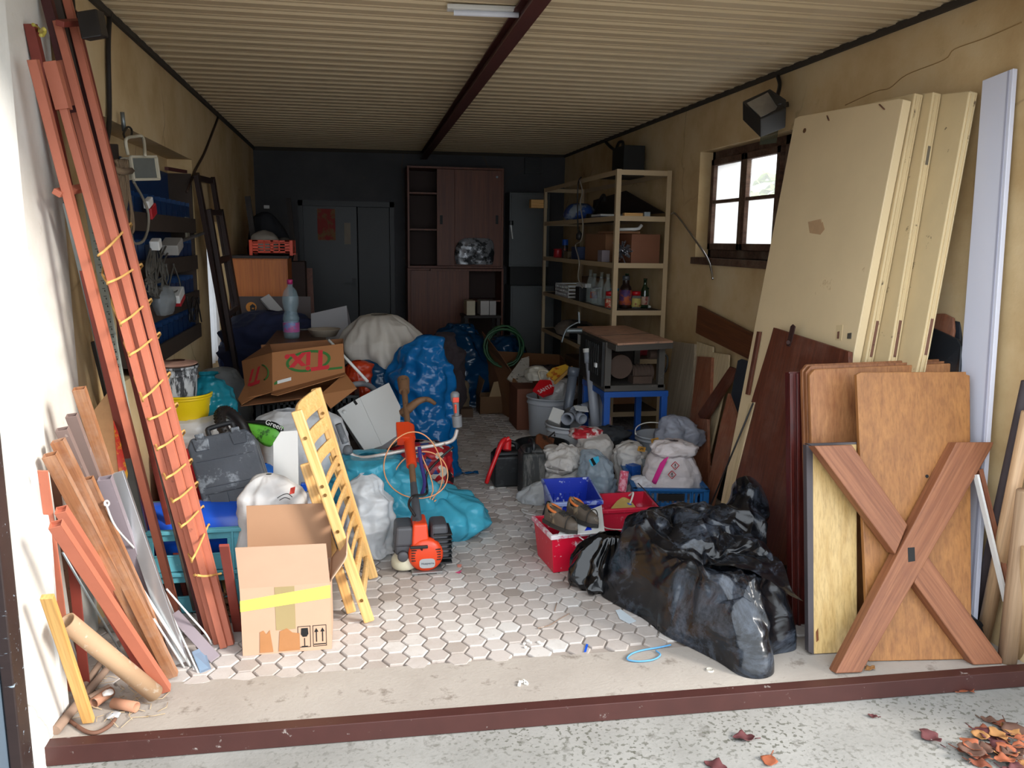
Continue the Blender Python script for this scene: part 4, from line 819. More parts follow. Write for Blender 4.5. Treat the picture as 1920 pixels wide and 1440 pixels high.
for k in range(32):
    a = 2 * pi * k / 32; c, q = cos(a), sin(a); pr.append(ex_(.02 + .038 * math.copysign(abs(c) ** .55, c), -.1175, .06 + .024 * math.copysign(abs(q) ** .55, q)))
b.slab(pr, .003, (0, -1, 0)); plate = b.build('name_plate', mat('silver_label', 'b5b8ba', .35, .4), bc)
text('Husqvarna', .0145, ex_(.022, -.119, .06), (1, 0, 0), (0, 0, 1), mat('label_blue_grey', '4a5660', .5), plate)
b = B(); b.box(ex_(-.02, -.125, .148), (.085, .014, .014)); b.cyl(ex_(-.01, -.12, .145), ex_(.0, -.1, .11), .006, n=10); b.build('starter_handle', m_fin, bc, bev=.003)
b = B(); blob([(0, .03, .03, 0, 0), (.008, .06, .06, 0, 0), (.05, .062, .062, 0, 0), (.085, .035, .05, .01, 0), (.09, .01, .01, .01, 0)], 3, .0, 4, 32, 20, o=ex_(-.085, -.03, .012), b=b); tk = b.build('fuel_tank', m_tank, bc)
b = B(); b.lathe(ex_(-.095, -.082, .092), [(.001, 0), (.026, 0), (.026, .014), (.02, .018), (.001, .018)], 24, Ry, cap=False); b.build('fuel_cap', m_hgr, bc, bev=.0)
b = B(); b.box(ex_(.02, -.07, .012), (.15, .10, .008)); b.box(ex_(-.04, -.09, .006), (.03, .05, .012)); b.box(ex_(.08, -.09, .006), (.03, .05, .012)); b.build('stand_foot', mat('silver_stand', '9b9a98', .4, .6), bc, bev=.002)
S0 = ex_(-.02, .0, .25); S1 = AY(756, 712, 4.62); sd_ = (S1 - S0)
m_shaft = mat('rusty_brown_shaft', '7a5a40', .7, .2, var=.25, spots='4b3628', ss=18)
b = B(); b.cyl(S0 - sd_ * .04, S0 + sd_ * .22, .026, .017, 14); b.cyl(ex_(-.02, -.04, .245), ex_(-.025, .02, .262), .013, n=12); b.build('clutch_housing', m_hgr, bc)
b = B(); b.cyl(S0 + sd_ * .15, S1, .0165, n=14); b.cyl(S0 + sd_ * .9, S1, .03, .036, 14); b.build('drive_shaft', m_shaft, bc)
pA, pB = S0 + sd_ * .34, S0 + sd_ * .60
b = B(); b.cyl(pA, pB, .028, .030, 18); b.cyl(S0 + sd_ * .53, S0 + sd_ * .62, .036, .036, 18); b.bar(S0 + sd_ * .52 + V((-.03, -.02, 0)), S0 + sd_ * .64 + V((-.03, -.02, 0)), .07, .06); b.build('orange_sleeve', m_hus, bc, bev=.004)
Hc_ = S0 + sd_ * .60
b = B(); hb = [AY(650, 838, Hc_.y), AY(660, 852, Hc_.y), AY(680, 858, Hc_.y - .02), AY(716, 853, Hc_.y - .05), AY(772, 842, Hc_.y - .05), AY(830, 832, Hc_.y - .05), AY(850, 824, Hc_.y - .03), AY(857, 806, Hc_.y)]; b.tube(spline(hb, 8), .0105, 10); b.build('handlebar', mat('worn_white_tube', 'cfc6bf', .35, .3, var=.1, spots='8c6f60', ss=20, sp=.66), bc)
b = B(); g0, g1 = AY(634, 795, Hc_.y), AY(652, 842, Hc_.y); b.cyl(g0, lerp(g0, g1, .75), .018, .019, 14); b.lathe(g1 - V((0, 0, .03)), [(.012, 0), (.026, .008), (.028, .025), (.02, .045), (.012, .05)], 16); b.build('left_grip', mat('grey_rubber_grip', '66686b', .6, var=.2, spots='8c8e90'), bc)
g0, g1 = AY(858, 800, Hc_.y), AY(853, 740, Hc_.y); b = B(); b.cyl(g0, lerp(g0, g1, .35), .026, .028, 14); b.cyl(lerp(g0, g1, .3), lerp(g0, g1, .95), .014, .021, 12); b.lathe(g1 - V((0, 0, .045)), [(.012, 0), (.024, .01), (.025, .05), (.015, .062), (.002, .064)], 16); gr = b.build('throttle_grip', mat('grey_throttle_grip', '77787a', .45, var=.1), bc)
b = B(); b.bar(lerp(g0, g1, .45) + V((-.006, -.018, 0)), lerp(g0, g1, .72) + V((-.004, -.02, 0)), .012, .012); b.box(lerp(g0, g1, .86) + V((0, -.02, 0)), (.034, .014, .028)); b.build('red_trigger', mat('signal_red_plastic', 'e04326', .4), gr, bev=.003)
b = B(); hk = [AY(756, 775, 4.45), AY(768, 765, 4.42), AY(785, 752, 4.40), AY(802, 749, 4.42), AY(816, 757, 4.44)]; b.tube(spline(hk, 6), [.03 - .02 * k / 24 for k in range(25)], 8); b.build('guard_hook', m_shaft, bc)
Yl = Hc_.y - .17; b = B(); lp_ = []
for k in range(64):
    a = k / 64 * 2 * pi * 2.0 + 1; rx = 53 + 8 * sin(k * .19 + .3); lp_.append(AY(788 + 10 * sin(k * .098) + rx * cos(a), 884 + 12 * sin(k * .098) + (55 + 8 * cos(k * .13)) * sin(a), Yl + .03 * sin(a * .5)))
lp_ += [AY(800, 950, Yl), AY(812, 920, Yl), AY(806, 890, Yl), AY(794, 862, Yl), AY(786, 840, Yl)]
b.tube(spline(lp_, 2), .0035, 6); b.build('orange_line', mat('orange_nylon_line', 'e8a06e', .4), bc)
b = B(); b.tube(spline([ex_(-.03, -.02, .27), ex_(-.06, -.03, .33), ex_(-.04, -.05, .38), AY(800, 925, Yl), AY(800, 890, Yl), AY(825, 860, Yl + .05), AY(850, 838, Yl + .08)], 8), .007, 8); b.build('throttle_cable', m_dkbar, bc)
b = B(); b.tube(spline([AY(786, 838, Yl), AY(790, 870, Yl - .01), AY(796, 905, Yl), AY(790, 930, Yl)], 6), .013, 4); b.build('purple_strap', mat('purple_webbing', '35286b', .8), bc)
# ================================================================== back of the garage
m_cab = wood('dark_reddish_veneer', '5b2c1a', '7a4226', .5, .6, up=True); m_cabin = mat('dark_cabinet_inside', '34201a', .7, var=.15); m_slot = mat('black_recess', '0c0b0b', .6)
m_oak = wood('orange_oak_veneer', 'a8571c', 'c2702a', .45, .6, up=True)
CY = 9.25
def cab(name, label, x0, x1, y1, y0, doors, shelves, m, door_px, hand):
    A, Z = AY(x0, y0, CY), AY(x1, y1, CY); xa_, xb_, za, zb_ = A.x, Z.x, A.z, Z.z; r = thing(name, label, 'cabinet', ((xa_ + xb_) / 2, CY + .2, za)); t = .022; yb = YB - .012
    b = B(); b.aabb((xa_, CY, za), (xa_ + t, yb, zb_)); b.aabb((xb_ - t, CY, za), (xb_, yb, zb_)); b.aabb((xa_ + t, CY, zb_ - t), (xb_ - t, yb, zb_)); b.aabb((xa_ + t, CY, za), (xb_ - t, yb, za + t)); b.build('carcass', m, r, bev=.001)
    b = B(); b.aabb((xa_ + t, yb - .01, za + t), (xb_ - t, yb, zb_ - t)); b.build('back_panel', m_cabin, r)
    for sx0, sx1, sy in shelves: a, c = AY(sx0, sy, CY), AY(sx1, sy, CY); b = B(); b.aabb((max(a.x, xa_ + t), CY + .05, a.z - .009), (min(c.x, xb_ - t), yb - .01, a.z + .009)); b.build('shelf', m, r)
    for k, (d0, d1) in enumerate(door_px):
        a, c = AY(d0, 450, CY), AY(d1, 450, CY); dy = CY + .008 + .022 * k; b = B(); b.aabb((max(a.x, xa_ + t), dy, za + t + .004), (min(c.x, xb_ - t), dy + .018, zb_ - t - .004)); d = b.build('sliding_door', m, r, bev=.001)
        if hand[k]: q = AY(*hand[k], CY); b = B(); b.aabb((q.x - .016, dy - .002, q.z - .05), (q.x + .016, dy + .003, q.z + .05)); b.build('recessed_pull', m_slot, d, bev=.004)
    return r, (xa_, xb_, za, zb_)
cabinet_u, cu_ = cab('wall_cabinet', 'reddish brown sliding door cabinet against the back wall, upper unit', 765, 945, 316, 502, 2, [(768, 822, 361), (768, 822, 430)], m_cab, [(853, 942), (820, 858)], [(932, 412), (828, 412)])
b = B(); q = AY(932, 332, CY); b.cyl(q + V((0, -.004, 0)), q + V((0, .01, 0)), .012, n=12); b.build('lock', m_galv, cabinet_u)
cabinet_l, cl_ = cab('base_cabinet', 'reddish brown sliding door cabinet carrying the upper one at the back wall', 766, 944, 504, 690, 2, [(878, 940, 565)], m_cab, [(770, 880), (768, 800)], [None, None])
b = B(); b.aabb((cl_[0] + .03, CY + .02, 0), (cl_[1] - .03, YB - .02, cl_[2])); b.build('plinth', m_cabin, cabinet_l)
# crumpled foil bag leaning on the upper cabinet door ledge
b = B(); q = AY(890, 496, CY - .035); blob([(0, .20, .03, 0, 0), (.1, .215, .035, 0, 0), (.22, .20, .03, .01, 0), (.29, .15, .015, .02, 0), (.30, .02, .01, .02, 0)], 61, .014, 9, 48, 30, .1, o=q, b=b)
tag(b.build('foil_bag', mat('printed_foil', '8d8f93', .3, .3, var=.4, vs=12, spots='26282c', sp=.5, ss=9)), 'grey and black printed bag standing on the ledge in front of the cabinet door', 'bag')
b = B(); b.aabb((cu_[0] + .25, CY - .075, cu_[2] - .03), (cu_[1] - .02, CY - .002, cu_[2] - .008)); b.build('ledge', m_cab, cabinet_u)
# stool with three white binders
st = thing('low_stool', 'dark wooden stool with an open frame in front of the base cabinet', 'stool', (1.60, 8.75, 0)); q0, q1 = AY(870, 592, 8.6), AY(940, 592, 8.6)
m_dkw = wood('near_black_wood', '1d1512', '2e211b', .6)
b = B(); b.aabb((q0.x, 8.6, q0.z - .03), (q1.x, 8.95, q0.z)); b.build('seat', m_dkw, st, bev=.003)
for x in (q0.x + .03, q1.x - .03):
    for y in (8.63, 8.92): b = B(); b.aabb((x - .018, y - .018, 0), (x + .018, y + .018, q0.z - .03)); b.build('leg', m_dkw, st)
for z in (.25, .45): b = B(); b.aabb((q0.x + .03, 8.62, z), (q1.x - .03, 8.64, z + .03)); b.build('stretcher', m_dkw, st)
for k, (x0, x1, l_, m_) in enumerate(((875, 891, 'cream lever file standing leftmost on the dark stool', 'c2b79d'), (901, 917, 'pale grey file standing in the middle on the dark stool', 'b4b0aa'), (918, 930, 'pale grey file standing rightmost on the dark stool', 'aaa7a2'))):
    a, c = AY(x0, 592, 8.66), AY(x1, 592, 8.66); b = B(); b.aabb((a.x, 8.66, q0.z), (c.x, 8.9, q0.z + .155)); tag(b.build('lever_file', mat('file_board_%d' % k, m_, .6), bev=.002), l_, 'file')
# grey metal lockers and vent
m_lock = mat('dull_grey_locker', '55595a', .5, var=.08); q0, q1 = AY(954, 500, 9.4), AY(1030, 362, 9.4); r = thing('metal_locker', 'grey metal locker on the back wall behind the shelf, the upper one', 'locker', ((q0.x + q1.x) / 2, 9.5, q0.z))
b = B(); b.aabb((q0.x, 9.4, q0.z), (2.3, YB - .01, q1.z)); b.build('locker_body', m_lock, r, bev=.005); b = B(); b.aabb((q0.x + .02, 9.39, q0.z + .02), (2.28, 9.4, q1.z - .02)); b.build('locker_door', m_lock, r, bev=.003)
q2, q3 = AY(956, 650, 9.3), AY(1020, 536, 9.3); r = thing('metal_locker', 'grey metal cabinet standing at the back wall behind the shelf, the lower one', 'locker', ((q2.x + q3.x) / 2, 9.5, 0))
b = B(); b.aabb((q2.x, 9.3, 0), (2.35, YB - .01, q3.z)); b.build('locker_body', m_lock, r, bev=.005); b = B(); b.aabb((q2.x + .02, 9.29, .06), (2.33, 9.3, q3.z - .02)); b.build('locker_door', m_lock, r, bev=.003)
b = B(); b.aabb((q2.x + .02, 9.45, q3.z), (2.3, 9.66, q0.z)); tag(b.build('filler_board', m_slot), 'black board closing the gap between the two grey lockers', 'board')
q0, q1 = AY(983, 326, YB), AY(1015, 297, YB); r = thing('wall_vent', 'square dark ventilation grille high on the back wall', 'vent', ((q0.x + q1.x) / 2, YB - .02, q0.z))
b = B(); b.aabb((q0.x, YB - .03, q0.z), (q1.x, YB, q1.z)); b.build('vent_frame', m_dkdoor2, r)
b = B(); [b.aabb((q0.x + .02, YB - .036, q0.z + .02 + .028 * k), (q1.x - .02, YB - .03, q0.z + .034 + .028 * k)) for k in range(5)]; b.build('vent_slats', m_dkdoor, r)
hb_ = thing('hand_brush', 'hand brush with a black back hanging beside the cabinet at the back', 'brush', AY(958, 448, 9.36)); q = AY(958, 422, 9.36)
b = B(); b.cyl(q + V((0, 0, .0)), q + V((0, 0, .05)), .03, n=12); b.build('brush_head', m_blk, hb_); b = B(); b.cyl(q, AY(961, 448, 9.36), .012, .008, 10); b.build('brush_handle', m_whitep, hb_)
b = B(); q0, q1 = AY(994, 390, 8.7), AY(1022, 375, 8.7); b.aabb((q0.x, 8.653, q0.z), (2.09, 8.75, q1.z)); tag(b.build('wood_block', m_lath, bev=.003), 'pale wooden block jutting out beside the far shelf post', 'wood block')
# papers on the dark door
for l_, p_, m_ in (('faded yellow and red calendar sheet stuck on the dark back door', (596, 392, 628, 450), mat('faded_calendar', '7c5b3a', .8, var=.4, vs=8, spots='8b2f2a', sp=.5, ss=6)), ('narrow pale notice stuck on the dark back door', (646, 418, 657, 458), mat('pale_notice', '8a7f70', .8, var=.3, vs=12))):
    a, c = AY(p_[0], p_[3], YB + .055), AY(p_[2], p_[1], YB + .055); b = B(); b.aabb((a.x, YB + .054, a.z), (c.x, YB + .058, c.z)); tag(b.build('paper_sheet', m_), l_, 'paper')
# oak cabinet with orange crate
oc = thing('oak_cabinet', 'orange oak veneered cabinet in the left rear corner under the orange crate', 'cabinet', (-.78, 7.6, 0)); b = B(); b.aabb((-1.03, 7.42, 0), (-.565, 7.9, 1.42)); b.build('carcass', m_oak, oc, bev=.003); b = B(); b.aabb((-1.04, 7.40, 1.42), (-.55, 7.92, 1.445)); b.build('top_board', m_dkw, oc, bev=.003); b = B(); b.aabb((-1.02, 7.405, .1), (-.575, 7.42, 1.41)); b.build('cabinet_door', m_oak, oc, bev=.002)
m_orc = mat('orange_crate_plastic', 'd9421a', .4, var=.05); oc2 = thing('orange_crate', 'orange plastic crate with slotted sides on the oak cabinet', 'crate', (-.70, 7.6, 1.446))
q0, q1 = -.885, -.52; b = B(); z0, z1 = 1.446, 1.58
for y in (7.44, 7.80):
    b.aabb((q0, y, z0 + .02), (q1, y + .008, z0 + .04)); b.aabb((q0, y, z1 - .016), (q1, y + .008, z1))
    for k in range(3): zz = z0 + .052 + k * .026; b.aabb((q0, y, zz), (q1, y + .008, zz + .010))
    for u0, u1 in ((0, .2), (.48, .56), (.82, 1)): b.aabb((lerp(q0, q1, u0), y, z0 + .02), (lerp(q0, q1, u1), y + .008, z1))
    for u in (.34, .69): b.aabb((lerp(q0, q1, u) - .006, y, z0 + .02), (lerp(q0, q1, u) + .006, y + .008, z1))
    for u in (.03, .97): b.aabb((lerp(q0, q1, u) - .014, y - .004, z0), (lerp(q0, q1, u) + .014, y + .012, z1))
b.aabb((q0, 7.44, z0 + .02), (q1, 7.81, z0 + .028)); b.aabb((q0, 7.44, z0 + .02), (q0 + .008, 7.81, z1)); b.aabb((q1 - .008, 7.44, z0 + .02), (q1, 7.81, z1)); b.build('crate_body', m_orc, oc2, bev=.002)
b = B(); blob([(0, .1, .1, 0, 0), (.05, .13, .12, 0, 0), (.14, .1, .09, 0, 0), (.19, .01, .01, 0, 0)], 62, .012, 6, 32, 24, .1, o=(-.77, 7.58, 1.476), b=b); tag(b.build('white_bundle', mat('grey_white_cloth', '8d867d', .9, var=.1)), 'greyish white bundle lying in the orange crate', 'bundle')
b = B(); blob([(0, .07, .07, 0, 0), (.05, .08, .07, 0, 0), (.11, .05, .05, 0, 0), (.13, .01, .01, 0, 0)], 63, .012, 7, 28, 20, .1, o=(-.60, 7.62, 1.476), b=b); tag(b.build('grey_bundle', mat('dark_grey_cloth', '4a4643', .9, var=.2)), 'dark grey bundle in the right of the orange crate', 'bundle')
b = B(); q = AY(508, 452, 8.15); blob([(0, .2, .1, 0, 0), (.1, .21, .11, 0, 0), (.25, .17, .1, -.02, 0), (.40, .10, .07, -.04, 0), (.46, .03, .03, -.05, 0)], 64, .012, 5, 40, 30, .1, o=(q.x, 8.15, 1.38), b=b); jk = b.build('dark_rucksack', mat('navy_black_fabric', '10121a', .8, var=.2)); tag(jk, 'pointed navy black rucksack standing behind the orange crate', 'rucksack')
b = B(); b.box(AY(500, 388, 8.04), (.05, .01, .03)); b.build('pale_badge', mat('pale_badge', '9a9a9a', .7), jk)
b = B(); b.aabb((-.98, 8.02, 0), (-.45, 8.3, 1.378)); tag(b.build('tall_box', m_cabin, bev=.004), 'tall dark box behind the oak cabinet carrying the rucksack', 'box')
for l_, p_ in (('dark pole leaning in the rear left corner, the one left of the rucksack', ((464, 368), (478, 470))), ('dark pole leaning in the rear left corner, the one right of the rucksack', ((541, 372), (560, 560)))):
    a, c = AY(*p_[0], 8.0 if p_[0][0] < 500 else 8.9), AY(*p_[1], 8.0 if p_[0][0] < 500 else 8.7); c = a + (c - a) * ((a.z - 0) / (a.z - c.z)); b = B(); b.bar(a, c, .05, .03); tag(b.build('dark_pole', m_dkw), l_, 'pole')
for k, x in enumerate((552, 566, 580)):
    a = AY(x, 475 + 14 * k, 8.5); b = B(); b.bar(a, V((a.x + .03, 8.35, 0)), .06, .025); tag(b.build('dark_plank', m_cab), ('reddish plank stood on end right of the oak cabinet, leftmost of three', 'reddish plank stood on end right of the oak cabinet, middle of three', 'reddish plank stood on end right of the oak cabinet, rightmost of three')[k], 'plank')
# boards and things before it
lb = thing('logo_board', 'dark taupe board with a round orange logo below the oak cabinet', 'board', (-.75, 6.9, 0)); a, c = AY(446, 640, 6.9), AY(582, 556, 6.9)
b = B(); b.aabb((a.x, 6.9, 0), (c.x, 6.92, c.z)); b.build('panel', mat('taupe_laminate', '4b3d3a', .5, var=.1), lb)
q = AY(471, 576, 6.895); m_or = mat('logo_orange', 'd98a2b', .5); b = B(); b.cyl(q, q + V((0, .004, 0)), .042, n=32); b.build('orange_disc', m_or, lb)
b = B(); b.box(q + V((.012, -.003, -.012)), (.04, .002, .036)); b.slab([q + V((-.014, -.003, .006)), q + V((.038, -.003, .006)), q + V((.012, -.003, .028))], .002, (0, -1, 0)); b.build('house_mark', m_blk, lb)
b = B(); b.box(q + V((.014, -.0045, -.010)), (.018, .002, .012)); b.build('inner_mark', m_or, lb)
wp_ = PL(AY(490, 575, 6.80), AY(524, 585, 6.78), AY(508, 552, 6.86)); b = B(); b.slab(wp_.poly([(488, 560), (504, 551), (530, 580), (513, 588)]), .05, wp_.n); tag(b.build('white_packet', mat('white_card_pack', 'b7b5b4', .6), bev=.002), 'tilted white packet lying against the taupe logo board', 'packet')
m_navy = mat('navy_cloth', '1c2340', .9, var=.25)
b = B(); blob([(0, .3, .25, 0, 0), (.5, .34, .26, 0, 0), (.85, .32, .22, 0, 0), (1.0, .22, .14, .0, 0), (1.04, .03, .03, 0, 0)], 65, .03, 4, 80, 64, .15, o=(-.62, 6.45, 0), b=b, oc=2, pl=.07); tag(b.build('cloth_heap', m_navy), 'heap of dark navy cloth in front of the taupe board', 'cloth')
b = B(); blob([(0, .13, .2, 0, 0), (.4, .14, .2, 0, 0), (.75, .1, .17, 0, 0), (.9, .03, .05, 0, 0)], 66, .03, 5, 40, 32, .2, o=(-.90, 5.55 + .95, 0), b=b); tag(b.build('blue_coverall', mat('blue_cloth', '26345e', .9, var=.25)), 'crumpled blue cloth under the left side window', 'cloth')
b = B(); pl_ = PL(AY(583, 640, 6.25), AY(663, 640, 6.25), AY(620, 575, 6.38)); b.slab([pl_.at(583, 588), pl_.at(650, 573), pl_.at(664, 632), pl_.at(664, 640) + V((0, -.12, -.7)), pl_.at(583, 640) + V((0, -.12, -.7))], .012, pl_.n); tag(b.build('pale_board', mat('pale_grey_laminate', '8b898c', .45, var=.06)), 'pale grey laminated board leaning behind the small table', 'board')
tb = thing('small_table', 'small dark brown table carrying the plastic bottle', 'table', (-.36, 5.65, 0)); m_tbw = wood('dull_brown_table', '4a3326', '5f4433', .5)
zt = .915; b = B(); b.slab([G(497, 646, zt), G(612, 646, zt), G(610, 622, zt), G(522, 616, zt)], .022, (0, 0, 1)); b.build('tabletop', m_tbw, tb)
for p_ in ((505, 643), (607, 640), (603, 625), (528, 620)): q = G(*p_, zt - .022); b = B(); b.aabb((q.x - .02, q.y - .02, 0), (q.x + .02, q.y + .02, zt - .022)); b.build('leg', m_dkw, tb)
# water bottle
m_pet = mat('clear_pet', 'a9c6d2', .06, alpha=.26, spec=.9); bo = thing('water_bottle', 'large clear plastic water bottle with a pink cap on the small table', 'bottle', G(547, 636, zt)); q = G(547, 634, zt); R1 = .055
b = B(); b.lathe(q, [(.001, .012), (.03, .004), (.048, 0), (.055, .02), (.056, .10), (.05, .115), (.056, .135), (.05, .16), (.04, .19), (.05, .215), (.056, .25), (.054, .29), (.042, .33), (.02, .355), (.016, .385), (.016, .395)], 28, cap=False); b.build('bottle_body', m_pet, bo)
b = B(); b.lathe(q, [(.001, .373), (.0195, .373), (.0195, .402), (.017, .405), (.001, .405)], 18, cap=False); b.build('cap', mat('magenta_cap', 'b02a68', .4), bo)
b = B(); b.lathe(q, [(.0562, .045), (.0568, .05), (.0568, .105), (.0562, .11)], 28, cap=False); b.build('label', mat('pink_bottle_label', 'b45a92', .4, var=.4, vs=18, spots='6f86b8', sp=.55, ss=14), bo)
pn = thing('enamel_pan', 'beige shallow pan with a side handle on the table corner', 'pan', G(594, 632, zt)); q = G(594, 630, zt) + V((.05, 0, 0)); b = B(); b.lathe(q, [(.001, 0), (.085, 0), (.11, .045), (.118, .05), (.114, .052), (.105, .046), (.08, .006), (.001, .006)], 32, cap=False); b.build('pan_body', mat('beige_enamel', '9c9080', .4, var=.08), pn); b = B(); b.bar(q + V((-.11, 0, .048)), q + V((-.21, -.02, .05)), .025, .008, (0, 0, 1)); b.build('pan_handle', m_dkbar, pn)
b = B(); b.cyl(AY(590, 648, 5.45), AY(530, 655, 5.45), .02, n=10); tag(b.build('green_bottle', mat('dark_green_glass', '1d3a22', .2)), 'dark green bottle lying in shadow under the small table', 'bottle'); 
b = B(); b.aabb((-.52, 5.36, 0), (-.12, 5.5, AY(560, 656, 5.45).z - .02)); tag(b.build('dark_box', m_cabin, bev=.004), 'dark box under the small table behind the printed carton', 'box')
# wooden ladders on the left wall
m_lad = wood('very_dark_ladder_wood', '1f1211', '341f1a', .55)
def ladder(label, a0, a1, b0, b1, Xt, Xb, rungs):
    r = thing('wooden_ladder', label, 'ladder', AX(*b0, Xb)); T = []
    for a, z in ((a0, b0), (a1, b1)):
        A, Z = AX(*a, Xt), AX(*z, Xb); Z = A + (Z - A) * (A.z / (A.z - Z.z)); T.append((A, Z)); b = B(); b.bar(A, Z, .075, .03, (1, 0, 0)); b.build('rail', m_lad, r, bev=.003)
    for t in rungs:
        P0, P1 = lerp(T[0][0], T[0][1], t), lerp(T[1][0], T[1][1], t); b = B(); b.bar(P0, P1, .04, .022, (1, 0, 0)); b.build('rung', m_lad, r, bev=.002)
ladder('dark brown wooden ladder leaning on the left wall, the taller one', (368, 326), (398, 334), (434, 690), (458, 690), -1.025, -.93, (.012, .3, .55, .8))
ladder('dark brown wooden frame ladder standing in front of the taller one', (392, 392), (414, 394), (438, 660), (462, 664), -.985, -.88, (.012, .2, .42, .62, .8))
# small parts rack in the niche
m_rk = mat('brown_rack_board', '3a2e26', .8, var=.2); m_bin = mat('blue_parts_bin', '0f3562', .4, var=.12)
rk = thing('parts_rack', 'brown shelf rack with rows of blue parts bins in the left wall niche', 'rack', (-1.15, 5.0, .95)); RX = -1.225
b = B(); b.aabb((RX, 4.15, .96), (RX + .012, 5.93, 2.02)); b.build('back_board', m_bin, rk)
rows = (.985, 1.215, 1.455, 1.70)
for k, z in enumerate(rows):
    b = B(); b.aabb((RX + .012, 4.15, z - .02), (RX + .17, 5.93, z)); b.aabb((RX + .158, 4.15, z - .075), (RX + .172, 5.93, z + .02)); b.build('shelf', m_rk, rk)
    src = None
    for j in range(12):
        y = 4.2 + j * .143
        if src is None:
            b = B(); b.aabb((RX + .02, y, z), (RX + .14, y + .13, z + .005)); b.aabb((RX + .02, y, z), (RX + .026, y + .13, z + .13)); b.aabb((RX + .134, y, z), (RX + .14, y + .13, z + .10))
            for s in (0, .125): b.aabb((RX + .02, y + s, z), (RX + .14, y + s + .005, z + .125))
            src = b.build('parts_bin', m_bin, rk); base = src.location.copy()
        else:
            o = src.copy(); COL.objects.link(o); o.location = base + V((0, j * .143, 0))
b = B(); b.aabb((RX + .012, 4.15, .96), (RX + .16, 4.17, 2.02)); b.build('side_board', m_rk, rk); b = B(); b.aabb((RX + .012, 5.91, .96), (RX + .16, 5.93, 2.02)); b.build('side_board', m_rk, rk)
b = B(); b.bar(AX(312, 316, -1.06), AX(348, 322, -1.06), .02, .02); tag(b.build('red_pencil', mat('maroon_strip', '4a1c1c', .6)), 'dark red strip along the top edge of the parts rack', 'strip')
# white floodlight hanging before the rack
fl = thing('floodlight', 'white framed floodlight hanging by the left wall niche', 'lamp', AX(272, 335, -1.0)); fp_ = PL(AX(245, 337, -1.0), AX(297, 336, -.93), AX(245, 293, -1.0)); m_ivory = mat('ivory_lamp_paint', 'b9b29f', .45, var=.08)
qs = fp_.poly([(243, 294), (291, 294), (297, 336), (249, 337)]); b = B(); b.slab(qs, .05, fp_.n); b.build('lamp_housing', m_ivory, fl, bev=.004)
b = B(); cc = sum(qs, V()) / 4
for i in range(4): b.bar(qs[i] + fp_.n * .004, qs[(i + 1) % 4] + fp_.n * .004, .012, .014, fp_.n)
b.build('front_frame', m_ivory, fl, bev=.002)
b = B(); b.slab([cc + (p - cc) * .86 + fp_.n * .003 for p in qs], .003, fp_.n); b.build('lamp_glass', mat('grey_lamp_glass', '6d706c', .15, .1, var=.2, vs=20), fl)
b = B(); b.tube(spline([AX(240, 290, -1.0), AX(236, 262, -1.0), AX(252, 256, -1.0), AX(268, 258, -.98), AX(272, 292, -.95)], 6), .008, 6); b.build('mounting_bracket', m_ivory, fl)
b = B(); b.tube(spline([AX(236, 262, -1.0), AX(232, 250, -1.02), AX(240, 238, -1.03), AX(247, 244, -1.03), AX(246, 258, -1.02)], 6), .005, 6); b.build('lamp_lead', m_dkbar, fl)
m_flax = mat('tan_flax_rope', '7a6650', .95, var=.25, vs=40); b = B(); random.seed(11)
for k in range(14):
    x = 214 + random.uniform(0, 26); b.tube(spline([AX(222 + random.uniform(-8, 16), 300, -1.0), AX(x, 345, -.99), AX(x + random.uniform(-8, 14), 390 + random.uniform(0, 50), -.98), AX(x + random.uniform(-4, 10), 440 + random.uniform(-10, 40), -.98)], 5), .007, 5)
b.tube([AX(212, 318, -1.0), AX(228, 322, -.98), AX(246, 320, -1.0)], .016, 6); tag(b.build('rope_hank', m_flax), 'hank of tan rope hanging left of the floodlight', 'rope')
rod('cable_loop', 'grey cable dangling in a long loop under the floodlight', 'cable', [AX(250, 340, -1.0), AX(268, 372, -1.0), AX(278, 400, -.99), AX(277, 430, -.99), AX(268, 452, -.99), AX(252, 456, -1.0), AX(246, 440, -1.0)], .007, mat('grey_cable', '7b7468', .6))
rod('wall_rod', 'grey threaded rod sticking up above the floodlight', 'rod', [AX(229, 210, -1.04), AX(233, 246, -1.04)], .01, m_galv)
b = B(); random.seed(12)
for k in range(16):
    x = random.uniform(272, 318); y0 = random.uniform(462, 476); b.tube(spline([AX(x, y0, -1.045), AX(x + random.uniform(-14, 8), 500, -1.02), AX(x + random.uniform(-16, 6), 530 + random.uniform(-10, 25), -1.01), AX(x + random.uniform(0, 24), 540 + random.uniform(-25, 12), -1.02), AX(x + random.uniform(4, 16), 495, -1.03)], 5), .005, 5)
tag(b.build('wire_bundle', mat('grey_wire', '55524c', .6)), 'tangled bundle of grey wires draped over the middle shelf of the parts rack', 'wires')
for l_, p_, d_, m_ in (('white plastic fitting lying on the parts rack beside the wire tangle', (322, 462), (.1, .16, .06), mat('dull_white_plastic', '9a9792', .5)), ('small shiny white fitting on the parts rack, left of the larger one', (292, 458), (.05, .07, .05), m_whitep), ('red and orange packet tucked behind the cable loop', (286, 396), (.02, .12, .06), m_redp), ('white paper packet above the red and orange one', (278, 380), (.03, .1, .04), m_tissue),
                       ('white and black box lying on the lower row of the parts rack', (328, 553), (.08, .16, .05), m_whitep), ('red packet under the white and black box on the parts rack', (334, 563), (.06, .14, .03), m_redp)):
    b = B(); b.box(AX(*p_, -1.03), d_, Matrix.Rotation(.3, 3, 'X')); tag(b.build('rack_item', m_, bev=.006), l_, 'item')
